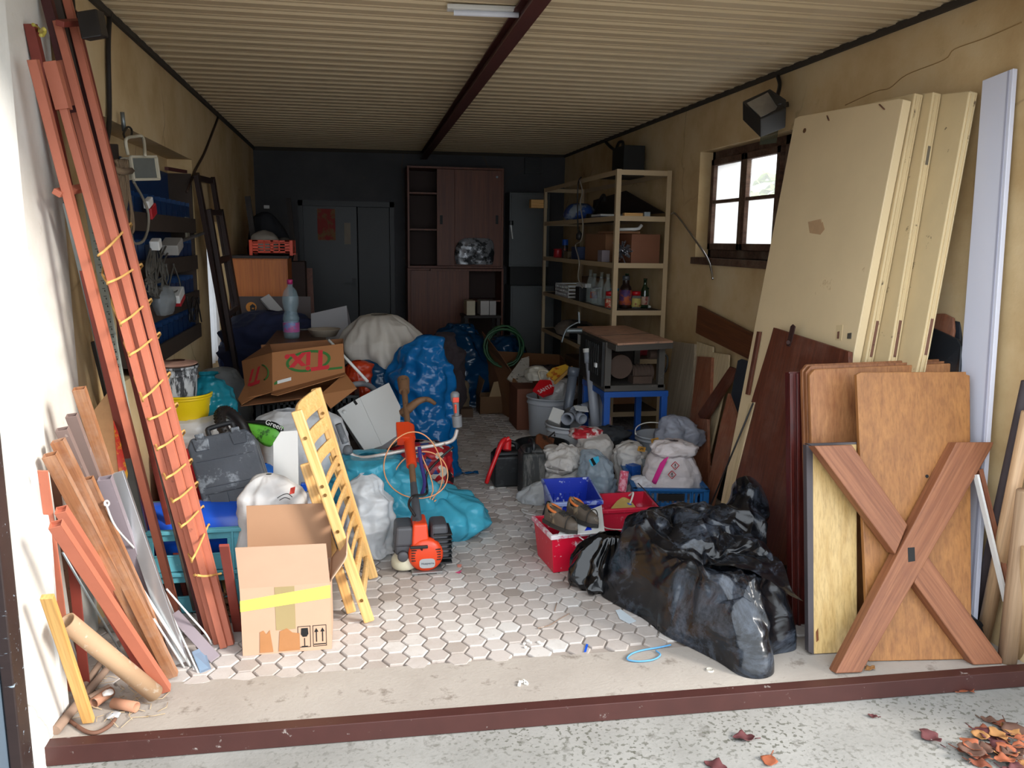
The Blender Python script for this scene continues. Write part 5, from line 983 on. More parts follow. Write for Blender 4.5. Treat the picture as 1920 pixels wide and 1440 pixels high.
b = B(); blob([(0, .03, .09, 0, 0), (.06, .05, .11, 0, 0), (.14, .03, .08, 0, 0), (.16, .01, .01, 0, 0)], 67, .02, 9, 28, 18, .2, o=AX(308, 590, -1.02), b=b); tag(b.build('clear_bag', m_clear), 'clear plastic bag hanging over the lower shelf of the parts rack', 'bag')
rod('black_coil', 'black cable coil hanging at the right end of the parts rack', 'cable', [AX(358 + 10 * cos(a * 1.3) + a, 580 + 24 * sin(a * 2.1), -1.0) for a in [k * .5 for k in range(26)]], .005, m_dkbar)
b = B(); q = AX(354, 428, -1.05); b.aabb((XL, q.y - .02, AX(354, 445, XL).z), (XL + .012, q.y + .06, AX(354, 408, XL).z)); tag(b.build('wall_note', mat('stained_paper', '8d8676', .9, var=.2)), 'small stained note pinned right of the parts rack', 'note')
b = B(); b.bar(AX(340, 452, -1.02), AX(384, 436, -1.02), .02, .015); tag(b.build('grey_bar', m_galv), 'dark grey bar sticking out from the rack toward the ladders', 'bar')
# ceiling lamp batten
q0, q1 = 2.615, 0; A_, Z_ = G(838, 14, 2.605), G(985, 20, 2.607); cl = thing('ceiling_lamp', 'white tube lamp fixture on the ribbed ceiling left of the steel beam', 'lamp', (A_ + Z_) / 2); b = B(); b.bar(A_, Z_, .06, .02, (0, 0, 1)); b.build('lamp_tray', m_whitep, cl, bev=.004); b = B(); b.cyl(A_ + V((.03, 0, -.02)), Z_ + V((-.03, 0, -.02)), .012, n=12); b.build('lamp_tube', mat('unlit_tube', 'd8dbe6', .25), cl)
# far rubbish bags, cartons
bag('rubbish_bag', 'dark blue rubbish bag at the rear, between the stool and the paper bag', (1.02, 7.75, 0), [(0, .3, .25, 0, 0), (.3, .33, .27, 0, 0), (.6, .25, .2, 0, 0), (.76, .1, .1, 0, 0), (.8, .02, .02, 0, 0)], m_dblue, 71, oc=2, pl=.06)
bag('rubbish_bag', 'dark blue rubbish bag at the rear, beside the green hose', (1.48, 7.85, 0), [(0, .26, .22, 0, 0), (.25, .29, .24, 0, 0), (.5, .22, .18, 0, 0), (.64, .1, .1, 0, 0), (.67, .02, .02, 0, 0)], m_dblue, 72, oc=2, pl=.06)
bag('dark_bundle', 'dark mottled bundle poking up behind the tall blue rubbish bag', (.74, 6.9, 0), [(0, .15, .15, 0, 0), (.5, .17, .15, 0, 0), (.68, .12, .11, 0, 0), (.80, .04, .04, 0, 0), (.81, .01, .01, 0, 0)], mat('dark_mottled_fabric', '352c30', .9, var=.4, vs=9), 73, pl=.06)
m_kraft = mat('crumpled_kraft', '776752', .9, var=.15)
b = B(); q = G(862, 778); blob([(0, .085, .08, 0, 0), (.15, .09, .08, 0, 0), (.28, .085, .06, 0, 0), (.31, .07, .01, 0, 0)], 74, .014, 7, 36, 26, .1, o=q + V((0, .08, 0)), b=b); tag(b.build('paper_bag', m_kraft), 'beige paper bag behind the throttle grip of the brush cutter', 'bag')
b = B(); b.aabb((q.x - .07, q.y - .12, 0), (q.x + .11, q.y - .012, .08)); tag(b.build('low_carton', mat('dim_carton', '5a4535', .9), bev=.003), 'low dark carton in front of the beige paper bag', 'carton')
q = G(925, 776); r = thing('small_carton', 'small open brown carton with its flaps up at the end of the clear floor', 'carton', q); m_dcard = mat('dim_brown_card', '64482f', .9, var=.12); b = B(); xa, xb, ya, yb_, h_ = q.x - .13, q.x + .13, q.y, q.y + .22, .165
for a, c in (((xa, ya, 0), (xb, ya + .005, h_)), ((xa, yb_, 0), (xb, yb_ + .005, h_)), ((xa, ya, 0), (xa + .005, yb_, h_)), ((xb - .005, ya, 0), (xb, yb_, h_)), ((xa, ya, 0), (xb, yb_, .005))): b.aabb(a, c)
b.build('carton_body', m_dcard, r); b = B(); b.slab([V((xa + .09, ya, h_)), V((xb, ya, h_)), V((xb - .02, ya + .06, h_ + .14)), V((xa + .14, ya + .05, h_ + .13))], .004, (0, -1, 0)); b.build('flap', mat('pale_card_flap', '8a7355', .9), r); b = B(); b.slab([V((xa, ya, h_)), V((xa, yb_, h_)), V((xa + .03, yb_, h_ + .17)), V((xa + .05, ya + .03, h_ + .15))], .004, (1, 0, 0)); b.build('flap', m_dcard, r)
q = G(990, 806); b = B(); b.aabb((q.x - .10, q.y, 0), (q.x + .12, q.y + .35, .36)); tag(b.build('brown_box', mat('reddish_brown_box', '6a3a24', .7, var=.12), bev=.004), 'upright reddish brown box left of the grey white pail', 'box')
# big carton with hose and rubbish
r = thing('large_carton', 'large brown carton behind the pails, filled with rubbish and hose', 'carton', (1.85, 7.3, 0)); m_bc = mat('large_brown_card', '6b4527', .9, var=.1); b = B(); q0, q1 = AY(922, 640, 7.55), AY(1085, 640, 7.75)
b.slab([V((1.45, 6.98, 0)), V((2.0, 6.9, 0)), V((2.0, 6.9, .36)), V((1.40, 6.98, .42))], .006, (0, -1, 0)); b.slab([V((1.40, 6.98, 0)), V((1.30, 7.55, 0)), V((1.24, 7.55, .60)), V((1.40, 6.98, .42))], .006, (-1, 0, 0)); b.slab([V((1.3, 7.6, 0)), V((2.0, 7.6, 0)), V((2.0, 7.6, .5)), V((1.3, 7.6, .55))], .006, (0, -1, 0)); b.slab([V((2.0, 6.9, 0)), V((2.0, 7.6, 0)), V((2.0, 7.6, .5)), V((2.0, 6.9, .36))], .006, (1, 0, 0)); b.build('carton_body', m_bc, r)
b = B(); b.slab([V((1.40, 6.97, .42)), V((2.0, 6.89, .36)), V((1.95, 6.78, .28)), V((1.36, 6.84, .33))], .005, (0, -1, .5)); b.build('flap', m_bc, r)
b = B(); b.slab([V((1.24, 7.55, .60)), V((1.40, 6.98, .42)), V((1.28, 6.99, .60)), V((1.18, 7.4, .76))], .005, (-1, 0, .5)); b.build('flap', m_bc, r)
random.seed(5); b = B(); hp = [AY(945 + 34 * cos(a) * (1 + .12 * sin(a * .37)), 650 + 36 * sin(a) * (1 + .1 * cos(a * .53)), 7.2 + .012 * a) for a in [k * .35 for k in range(90)]]; b.tube(hp, .011, 7); tag(b.build('garden_hose', mat('green_hose', '1f4a2a', .45, var=.15)), 'coiled green garden hose hanging over the large carton', 'hose')
b = B(); b.slab([AY(950, 710, 6.95), AY(978, 672, 7.0), AY(992, 668, 7.0), AY(992, 690, 6.9), AY(1000, 722, 6.85), AY(968, 722, 6.85)], .02, (0, -1, 0)); tag(b.build('punched_card', mat('dotted_grey_card', '9b9489', .8, var=.1, spots='37332f', sp=.6, ss=26)), 'grey patterned cardboard piece with dark dots in the large carton', 'card')
b = B(); blob([(0, .22, .15, 0, 0), (.1, .24, .16, 0, 0), (.2, .16, .12, 0, 0), (.24, .03, .03, 0, 0)], 75, .04, 7, 44, 26, .25, o=(1.75, 7.2, .22), b=b); tag(b.build('rubbish_heap', mat('dark_mixed_fabric', '3f3034', .9, var=.5, vs=8, spots='8a7a70', sp=.62, ss=8)), 'dark crumpled rubbish filling the large carton', 'rubbish')
# ================================================================== steel shelf and its contents
m_shelf = mat('cream_shelf_steel', 'b09a78', .5, var=.08, spots='7c6647', sp=.72, ss=16); m_sboard = mat('grey_brown_shelf_board', '4c4034', .8, var=.15)
SX0, SX1, SY0, SY1 = 2.05, 2.50, 6.18, 8.65
LV = (.22, .66, 1.06, 1.44, 1.81, 2.165)
sh = thing('steel_shelf', 'tall cream painted steel shelf along the right wall', 'shelf', (2.28, 7.4, 0))
for x in (SX0, SX1):
    for y in (SY0, SY1):
        sx = 1 if x == SX0 else -1; sy = 1 if y == SY0 else -1; b = B(); px_, py_ = x - sx * .003, y - sy * .003; b.aabb((px_, py_, 0), (px_ + sx * .038, py_ + sy * .0035, 2.168)); b.aabb((px_, py_ + sy * .0035, 0), (px_ + sx * .0035, py_ + sy * .038, 2.168)); b.build('post', m_shelf, sh)
for i, z in enumerate(LV):
    b = B(); h = .04
    b.aabb((SX0 + .004, SY0 - .0, z - h), (SX1 - .004, SY0 + .004, z)); b.aabb((SX0 + .004, SY1 - .004, z - h), (SX1 - .004, SY1, z)); b.aabb((SX0, SY0, z - h), (SX0 + .004, SY1, z)); b.aabb((SX1 - .004, SY0, z - h), (SX1, SY1, z))
    b.build('shelf_frame', m_shelf, sh)
    if i < 5: b = B(); b.aabb((SX0 + .005, SY0 + .005, z - .018), (SX1 - .005, SY1 - .005, z - .004)); b.build('shelf_board', m_sboard, sh)
def on(px, py, z, off=0): p = G(px, py, z); return V((min(max(p.x, SX0 + .05), SX1 - .06), min(max(p.y, SY0 + .06), SY1 - .08), z - .004))
Z1, Z2, Z3, Z4 = LV[1], LV[2], LV[3], LV[4]
def boxitem(name, label, cat, c, d, m, rz=0, bev=.003):
    b = B(); b.box(V(c) + V((0, 0, d[2] / 2)), d, Matrix.Rotation(rz, 3, 'Z')); return tag(b.build(name, m, bev=bev), label, cat)
m_corr = mat('shelf_carton_card', '8d6243', .9, var=.1); m_navyb = mat('dark_blue_box', '1f2f52', .5); m_gl = mat('clear_bottle_glass', 'c3cfca', .05, alpha=.18, spec=1); m_grg = mat('green_bottle_glass', '16331d', .08, alpha=.85, spec=.9); m_ltin = mat('silver_lid', 'a5a7a8', .35, .8)
# level 4 (second from top)
r = thing('blue_packet', 'white and blue plastic packet on the second shelf from the top, far end', 'packet', (2.2, 8.1, Z4)); boxes = ((.0, .1, m_whitep), (.12, .2, mat('packet_blue', '26457e', .5)))
p_ = V((2.22, 7.8, Z4 - .004)); b = B(); blob([(0, .12, .16, 0, 0), (.05, .14, .2, 0, 0), (.14, .1, .17, 0, 0), (.17, .02, .05, 0, 0)], 81, .015, 8, 40, 24, .15, o=p_, b=b); b.build('packet_body', mat('white_blue_film', '8d9aa8', .4, var=.2, vs=6, spots='24488c', sp=.48, ss=5), r)
r.location = p_; r.children[0].location = (0, 0, 0)
for k, (l_, c, d, m_) in enumerate((('thin dark book lying flat on the second shelf from the top', (2.22, 6.95, Z4 - .004), (.2, .3, .02), m_navyb), ('white ring binder lying on the thin dark book', (2.22, 6.95, Z4 + .016), (.2, .28, .018), m_whitep), ('long grey profile lying on the second shelf from the top at its near end', (2.32, 6.6, Z4 - .004), (.05, .8, .04), m_galv), ('short yellow wooden rule in front of the grey profile', (2.22, 6.26, Z4 - .004), (.16, .05, .03), m_lath))): boxitem('flat_item', l_, 'item', c, d, m_)
b = B(); b.tube(spline([V((2.2, 7.3, Z4 + .02)), V((2.2, 7.2, Z4 + .1)), V((2.2, 7.05, Z4 + .19)), V((2.2, 6.98, Z4 + .2)), V((2.2, 6.95, Z4 + .15))], 6), .014, 8); b.cyl((2.2, 7.34, Z4), (2.2, 7.34, Z4 + .05), .06, .05, 16); tag(b.build('pipe_clamp', m_dkbar), 'dark bent tool standing on the second shelf from the top', 'tool')
b = B(); b.slab([V((2.46, 6.2, Z4 + .03)), V((2.46, 8.2, Z4 + .03)), V((2.47, 8.2, Z4 + .22)), V((2.47, 7.2, Z4 + .26))], .012, (-1, 0, 0)); tag(b.build('dark_saw_blade', m_dkw), 'long dark wedge shaped board behind the things on the second shelf from the top', 'board')
# level 3
boxitem('carton', 'brown corrugated carton on the middle shelf behind the near post', 'carton', (2.30, 7.05, Z3 - .004), (.30, .62, .24), m_corr); boxitem('carton', 'taped brown carton nearest the doorway on the middle shelf', 'carton', (2.335, 6.42, Z3 - .004), (.25, .30, .235), mat('taped_brown_card', '7b4c33', .6, var=.15, spots='9a7a62', sp=.66, ss=12), .06)
boxitem('blue_box', 'dark blue box beside the corrugated carton on the middle shelf', 'box', (2.2, 7.55, Z3 - .004), (.2, .22, .12), m_navyb)
bucket('red_tin', 'small red tin at the far end of the middle shelf', (2.16, 8.42, Z3 - .004), .045, .045, .09, m_redp, .004, cat='tin', n=20)
r = thing('spray_can', 'spray can with a blue cap beside the red tin', 'spray can', (2.2, 8.28, Z3 - .004)); b = B(); b.lathe((2.2, 8.28, Z3 - .004), [(.033, 0), (.033, .12), (.03, .13)], 20); b.build('can', mat('dark_can_print', '3b3a3c', .4, .3, spots='b0492a', sp=.55, ss=10), r); b = B(); b.lathe((2.2, 8.28, Z3 + .126), [(.032, 0), (.032, .055), (.028, .06)], 20); b.build('cap', mat('blue_cap', '1f4fa8', .4), r)
boxitem('tan_jar_box', 'small tan box between the spray can and the dark blue box', 'box', (2.2, 8.02, Z3 - .004), (.12, .16, .07), m_kraft)
random.seed(21); b = B(); c0 = V((2.16, 6.31, Z3 + .08))
for k in range(60):
    d = V((random.gauss(.15, .55), -abs(random.gauss(.8, .4)), random.gauss(.15, .55))).normalized(); b.cyl(c0 + d * .01 + V((0, .03, 0)), c0 + d * random.uniform(.07, .115) + V((0, .02, 0)), .0035, .0055, 6)
tag(b.build('bolt_bundle', mat('steel_pin_grey', '8c8c94', .35, .6, var=.3)), 'spiky bundle of grey plastic pins on the middle shelf by the near post', 'pins')
b = B(); b.tube([V((2.12, 6.36, Z3 + .265)), V((2.27, 6.33, Z3 + .27)), V((2.30, 6.33, Z3 + .275)), V((2.325, 6.33, Z3 + .305))], .013, 10); tag(b.build('white_elbow_pipe', m_whitep), 'white bent plastic pipe lying on top of the cartons on the middle shelf', 'pipe')
b = B(); b.aabb((2.1, 6.35, Z3 + .236), (2.32, 6.8, Z3 + .252)); tag(b.build('card_sheet', m_corr), 'flat card sheet bridging the cartons under the white bent pipe', 'card')
boxitem('grey_pot', 'pale grey box in the shade behind the near post on the middle shelf', 'box', (2.10, 6.62, Z3 - .004), (.07, .12, .1), m_mauve)
# level 2: bottles and jars
def bottle(name, label, c, prof, m, lab_=None, capm=None, capz=None, capr=.016, caph=.02, cat='bottle', group=None):
    r = thing(name, label, cat, c, group); b = B(); b.lathe(c, prof, 22, cap=False); b.build('bottle_body', m, r)
    if lab_: z0, z1, rr, lm = lab_; b = B(); b.lathe(V(c), [(rr - .0006, z0), (rr + .0006, z0 + .001), (rr + .0006, z1 - .001), (rr - .0006, z1)], 22, cap=False); b.build('paper_label', lm, r)
    if capm: b = B(); b.lathe(V(c) + V((0, 0, capz)), [(.001, 0), (capr, 0), (capr, caph), (capr * .9, caph + .002), (.001, caph + .002)], 20, cap=False); b.build('cap', capm, r)
    return r
long_ = lambda R, h, nr=.014: [(.001, 0), (R * .95, 0), (R, .006), (R, h * .55), (R * .9, h * .64), (nr, h * .8), (nr, h * .97), (nr + .003, h * .975), (nr + .003, h), (nr - .002, h)]
jar = lambda R, h: [(.001, 0), (R * .95, 0), (R, .006), (R, h * .78), (R * .82, h * .86), (R * .82, h)]
zs = Z2 - .004; m_redcap = mat('red_jar_lid', 'b3121c', .35); m_lab1 = mat('yellow_green_label', 'b5a85c', .6, var=.25, vs=25, spots='8a2a24', sp=.6, ss=14); m_lab2 = mat('orange_purple_label', 'b0562b', .6, var=.3, vs=20, spots='4a2f63', sp=.52, ss=12); m_lab3 = mat('pale_red_label', 'a98f7c', .6, spots='8c3a33', sp=.55, ss=16); m_lab4 = mat('red_print_label', 'b03526', .6, spots='d8c9a8', sp=.6, ss=16); m_ins = mat('dark_sauce', '241410', .3)
bottle('sauce_bottle', 'big dark bottle with an orange and purple label on the bottle shelf', on(1172, 577, Z2), [(.001, 0), (.05, 0), (.053, .01), (.053, .15), (.045, .18), (.03, .2), (.028, .245)], m_ins, (.03, .155, .0535, m_lab2), mat('dark_grey_cap', '4a4d50', .4), .235, .031, .035)
bottle('food_jar', 'jar with a red lid and yellow green label right of the near post', on(1192, 577, Z2) + V((.0, 0, 0)), jar(.042, .12), m_gl, (.012, .085, .0426, m_lab1), m_redcap, .108, .038, .034, 'jar')
bottle('food_jar', 'jar with a red lid and red label just left of the near post', V((2.10, 6.40, zs)), jar(.042, .12), m_gl, (.012, .085, .0426, m_lab4), m_redcap, .108, .038, .034, 'jar')
bottle('green_bottle', 'dark green beer bottle with a pale red label on the bottle shelf', on(1208, 577, Z2), long_(.032, .25), m_grg, (.03, .1, .0326, m_lab3))
bottle('glass_bottle', 'small empty clear bottle rightmost on the bottle shelf', on(1223, 577, Z2), long_(.024, .16, .012), m_gl, None, m_blk, .16, .014, .012)
boxitem('white_saucer', 'small white dish right of the small clear bottle', 'dish', on(1232, 576, Z2) + V((.02, 0, 0)), (.06, .05, .02), m_whitep, 0, .008)
bottle('green_bottle', 'tall dark bottle standing behind the big labelled one', V((2.26, 6.46, zs)), long_(.036, .29), m_grg)
for k, (x, y, h, l_) in enumerate(((2.12, 7.05, .30, 'tall clear bottle furthest along the bottle shelf'), (2.12, 6.92, .27, 'clear bottle with an orange label next to the furthest tall one'), (2.12, 6.72, .29, 'clear bottle second nearest of those left of the near post'), (2.14, 6.60, .28, 'clear bottle nearest behind the red labelled jar'))):
    bottle('glass_bottle', l_, V((x, y, zs)), long_(.036, h), m_gl, (.05, .11, .0366, m_lab2) if k == 1 else None)
bottle('squat_jar', 'squat clear jar with a pale lid among the clear bottles', V((2.11, 6.82, zs)), jar(.045, .15), m_gl, None, m_ltin, .14, .04, .012, 'jar')
bottle('blue_tin_jar', 'jar with a blue lid behind the red labelled jar', V((2.18, 6.53, zs)), jar(.04, .15), m_gl, None, mat('teal_lid', '1d6e8c', .4), .14, .036, .02, 'jar')
boxitem('black_tin', 'black square tin left of the clear bottles', 'tin', V((2.13, 7.3, zs)), (.12, .14, .13), m_blk); boxitem('white_strip', 'white power strip lying on the black tin', 'power strip', V((2.13, 7.3, zs + .13)), (.06, .3, .035), m_whitep)
for s in range(1):
    r = thing('white_basket', 'white plastic basket with oblong holes on the bottle shelf, far end', 'basket', (2.15, 7.9, zs)); b = B(); x0, x1, y0, y1, z0, z1 = 2.075, 2.3, 7.65, 8.15, zs, zs + .12
    for k in range(4): zz = z0 + .036 * k; b.aabb((x0, y0, zz), (x0 + .005, y1, zz + .016)); b.aabb((x0, y0, zz), (x1, y0 + .005, zz + .016)); b.aabb((x1, y0, zz), (x1 + .005, y1, zz + .016)); b.aabb((x0, y1, zz), (x1, y1 + .005, zz + .016))
    for k in range(9): yy = lerp(y0, y1, k / 8); b.aabb((x0, yy - .012, z0), (x0 + .005, yy + .012, z1))
    b.aabb((x0, y0, z0), (x1, y1, z0 + .004)); b.build('basket_body', m_whitep, r)
boxitem('brown_box', 'dark brown box standing behind the white basket', 'box', V((2.4, 7.8, zs)), (.15, .5, .2), m_dcard)
# level 1
b = B(); blob([(0, .2, .32, 0, 0), (.06, .2, .33, 0, 0), (.13, .14, .24, 0, 0), (.17, .02, .05, 0, 0)], 83, .04, 6, 48, 24, .3, o=(2.27, 6.62, Z1 - .004), b=b); tag(b.build('red_cloth', mat('red_white_cloth', '8c1f2c', .9, var=.3, vs=9, spots='a89a98', sp=.62, ss=7)), 'red and white cloth heaped on the fourth shelf down, behind the saw', 'cloth')
boxitem('white_box', 'white box at the left of the red cloth on the shelf', 'box', V((2.15, 7.15, Z1 - .004)), (.16, .2, .14), m_whitep); b = B(); blob([(0, .15, .25, 0, 0), (.06, .16, .26, 0, 0), (.12, .1, .2, 0, 0), (.14, .02, .03, 0, 0)], 84, .04, 7, 40, 20, .3, o=(2.24, 7.95, Z1 - .004), b=b); tag(b.build('paper_heap', mat('grey_paper_heap', '7d7268', .9, var=.3)), 'heap of greyish papers at the far end of the fourth shelf down', 'papers')
boxitem('dark_machine', 'dark rounded appliance between the papers and the white box', 'appliance', V((2.16, 7.5, Z1 - .004)), (.14, .2, .16), m_blk, .3, .03)
b = B(); b.aabb((2.1, 6.5, .218), (2.45, 7.0, .5)); tag(b.build('carton', m_corr, bev=.004), 'brown carton on the lowest shelf behind the blue stand', 'carton'); b = B(); b.aabb((2.1, 7.2, .218), (2.45, 7.8, .48)); tag(b.build('dark_carton', m_dcard, bev=.004), 'dark carton on the lowest shelf at its far end', 'carton')
# box and dangling cords at the shelf
boxitem('speaker_box', 'black box on top of the shelf against the right wall', 'box', V((2.40, 6.95, LV[5] + .0)), (.19, .32, .26), m_slot); b = B(); b.aabb((2.06, 6.75, LV[5] - .003), (2.49, 7.15, LV[5])); tag(b.build('top_board', m_sboard), 'short board lying across the shelf top under the black box', 'board')
m_cordw = mat('off_white_cord', '8d8478', .6)
rod('hanging_cord', 'pale cord hanging down the front of the shelf to the power strip', 'cord', [AX(1086, 335, 2.03), AX(1092, 360, 2.03), AX(1088, 380, 2.03), AX(1093, 420, 2.03), AX(1090, 450, 2.03), AX(1079, 460, 2.03), AX(1086, 490, 2.03), AX(1084, 520, 2.03), AX(1092, 540, 2.05)], .006, m_cordw)
rod('hanging_cord', 'dark cord with a plug hanging down the front of the shelf', 'cord', [AX(1090, 332, 2.025), AX(1084, 345, 2.025), AX(1083, 400, 2.025), AX(1084, 435, 2.025), AX(1086, 450, 2.025)], .006, m_dkbar)
b = B(); b.lathe(AX(1086, 450, 2.025), [(.012, 0), (.03, .01), (.03, .05), (.012, .075), (.006, .09)], 14); tag(b.build('lamp_socket', m_dkbar), 'dark pear shaped plug on the dark hanging cord', 'plug')
rod('shelf_crank', 'chrome folding crank rod hooked on the shelf corner, slanting past the window', 'rod', [V((2.5, 6.14, 1.83)), AX(1268, 402, 2.5), AX(1300, 445, 2.5), AX(1328, 488, 2.5), AX(1337, 524, 2.5)], .008, mat('chrome_rod', 'b9bcc0', .2, .95))
rod('wall_cable', 'short dark cable curling from the ceiling above the shelf', 'cable', [AX(1135, 266, 2.53), AX(1145, 276, 2.53), AX(1154, 280, 2.53), AX(1160, 268, 2.53), AX(1168, 267, 2.53), AX(1166, 282, 2.52)], .014, m_dkbar)
# right wall floodlight
fl = thing('floodlight', 'black halogen floodlight under the ceiling above the right window', 'lamp', AX(1440, 200, 2.5)); m_fb = mat('dark_grey_cast_metal', '33312f', .5, .3)
f0, f1, f2, f3 = AX(1392, 192, 2.2), AX(1442, 166, 2.36), AX(1458, 196, 2.36), AX(1424, 222, 2.2); fpl = PL(f0, f1, f3)
b = B(); b.slab([AX(1392, 190, 2.2), AX(1444, 166, 2.36), AX(1474, 186, 2.38), AX(1474, 204, 2.38), AX(1426, 222, 2.2)], .12, (-1, -.6, -.2)); b.build('lamp_housing', m_fb, fl, bev=.006)
b = B(); b.slab([AX(1400, 193, 2.185), AX(1440, 173, 2.34), AX(1460, 203, 2.345), AX(1427, 219, 2.19)], .004, (-1, -.6, -.2)); b.build('reflector', mat('bright_reflector', 'a9a9a8', .25, .7, var=.3, vs=25), fl)
b = B(); b.tube(spline([AX(1458, 142, 2.53), AX(1462, 160, 2.52), AX(1456, 185, 2.46)], 6), .012, 8); b.bar(AX(1462, 200, 2.36), AX(1476, 196, 2.55), .03, .02); b.build('cable_and_bracket', m_dkbar, fl)
b = B(); b.slab([AX(1430, 222, 2.42), AX(1462, 218, 2.46), AX(1455, 268, 2.5), AX(1424, 272, 2.46)], .005, (-1, -.5, 0)); b.build('hanging_glass', mat('dusty_green_glass', '5a5f50', .1, alpha=.55), fl)
# ================================================================== saw bench on a blue stand
ZT = .94; sw = thing('table_saw', 'old table saw with a rusty steel top and open motor housing', 'saw', (1.95, 5.5, .6))
m_rtop = mat('rusty_steel_top', 'b58c74', .5, .3, var=.2, vs=5, spots='8a7062', sp=.56, ss=6, stretch=(1, 4, 1)); m_sgrey = mat('grimy_grey_casting', '4e4a45', .6, .2, var=.25, spots='7d746a', sp=.62, ss=10); m_dirt = mat('brown_dusty_motor', '4b3a30', .85, var=.3)
c4 = [G(1082, 612, ZT), G(1173, 610, ZT), G(1262, 639, ZT), G(1158, 644, ZT)]
b = B(); b.slab(c4, .014, (0, 0, 1)); b.build('table_top', m_rtop, sw, bev=.002)
fl_, fr_, bl_, br_ = c4[3], c4[2], c4[0], c4[1]
b = B(); dn = V((0, 0, -1)); i_ = V((0, .012, -.014))
for a, c in ((fl_, fr_), (fl_, bl_), (fr_, br_)): b.bar(a + i_ + dn * .02, c + i_ + dn * .02, .012, .042, (0, 0, 1))
m2 = lerp(fl_, bl_, .42); n2 = lerp(fr_, br_, .42); b.bar(m2 + V((0, 0, .0008)), n2 + V((0, 0, .0008)), .012, .002, (0, 0, 1)); b.build('skirt', m_sgrey, sw)
xl_, xr_ = AY(1130, 690, 5.32).x, AY(1242, 690, 5.32).x; zt_, zb_ = ZT - .05, .575; yf, yk = 5.28, 5.78
for x in (xl_ + .02, xr_ - .03):
    for y in (yf, yk): b = B(); b.aabb((x - .022, y - .02, zb_ + .02), (x + .022, y + .02, zt_ + .03)); b.build('frame_post', m_sgrey, sw)
b = B(); b.aabb((xl_, yf - .02, zb_), (xr_, yk + .02, zb_ + .04)); b.build('base_frame', m_sgrey, sw)
b = B(); b.aabb((xl_ - .02, yf + .0, zb_ + .03), (xl_ - .0, yk + .05, zt_ + .03)); [b.aabb((xl_ - .028, yf + .08 + .05 * k, zb_ + .1), (xl_ - .02, yf + .1 + .05 * k, zt_)) for k in range(7)]; b.build('side_panel', mat('black_grimy_panel', '1c1b1b', .6), sw)
b = B(); b.aabb((xl_, yk - .0, zb_ + .04), (xr_, yk + .01, zt_ + .03)); b.build('back_panel', mat('dark_housing', '2b2420', .8), sw)
b = B(); b.cyl((xl_ + .13, yf + .03, zb_ + .165), (xl_ + .13, yf + .16, zb_ + .165), .085, n=28); b.build('pulley_guard', m_dirt, sw, bev=.006)
b = B(); b.cyl((xl_ + .24, yf + .14, zb_ + .1), (xl_ + .40, yf + .14, zb_ + .1), .06, n=20); b.box((xl_ + .3, yf + .1, zb_ + .06), (.14, .12, .06)); [b.cyl((xl_ + .25 + .025 * k, yf + .14, zb_ + .1), (xl_ + .258 + .025 * k, yf + .14, zb_ + .1), .066, n=20) for k in range(6)]; b.cyl((xl_ + .36, yf + .1, zb_ + .24), (xl_ + .42, yf + .1, zb_ + .24), .035, n=16); b.build('motor', m_dirt, sw)
b = B(); b.box((xl_ - .03, yf + .1, zb_ + .17), (.02, .04, .03)); b.build('white_switch', m_whitep, sw)
b = B(); b.tube(spline([V((xr_, yf + .1, zb_ + .26)), V((xr_ + .05, yf + .08, zb_ + .22)), V((xr_ + .04, yf + .08, zb_ + .12)), V((xr_, yf + .1, zb_ + .1))], 6), .008, 6); b.build('motor_lead', m_dkbar, sw)
sp_q = G(1100, 622, ZT); b = B(); b.cyl(AY(1062, 620, 6.0), AY(1092, 620, 5.95), .02, n=14); b.tube(spline([AY(1053, 642, 5.95), AY(1062, 618, 5.97), AY(1078, 607, 5.98), AY(1086, 604, 5.98)], 6), .007, 6); b.bar(AY(1086, 606, 5.97), AY(1085, 585, 5.97), .012, .012); b.build('fence_rod', m_galv, sw)
sb = thing('blue_stand', 'blue painted steel stand carrying the table saw', 'stand', (1.95, 5.5, 0)); m_bst = mat('chipped_blue_paint', '1c4f9c', .45, var=.12, spots='6b5a50', sp=.68, ss=12); zst = .572
for x in (xl_ + .02, xr_):
    for y in (yf - .01, yk): b = B(); b.aabb((x - .022, y - .02, 0), (x + .022, y + .02, zst - .035)); b.build('leg', m_bst, sb, bev=.002)
b = B()
for y in (yf - .01, yk): b.aabb((xl_ - .005, y - .022, zst - .04), (xr_ + .025, y + .022, zst))
for x in (xl_ + .02, xr_): b.aabb((x - .022, yf, zst - .04), (x + .022, yk, zst))
b.build('top_frame', m_bst, sb, bev=.002)
b = B(); b.aabb((xl_ + .04, yf, .15), (xr_ - .02, yk, .165)); b.aabb((xl_ + .0, yf - .015, .14), (xr_, yf + .01, .19)); b.build('lower_tray', m_bst, sb)
b = B(); b.bar((xl_ + .2, yk - .1, .165), (xl_ + .12, yk - .05, .5), .025, .01); b.build('brace', m_bst, sb)
b = B(); b.box((xl_ + .055, yf + .03, .33), (.03, .003, .1)); b.build('pink_tag', mat('pink_label', '8f6a72', .7), sb)
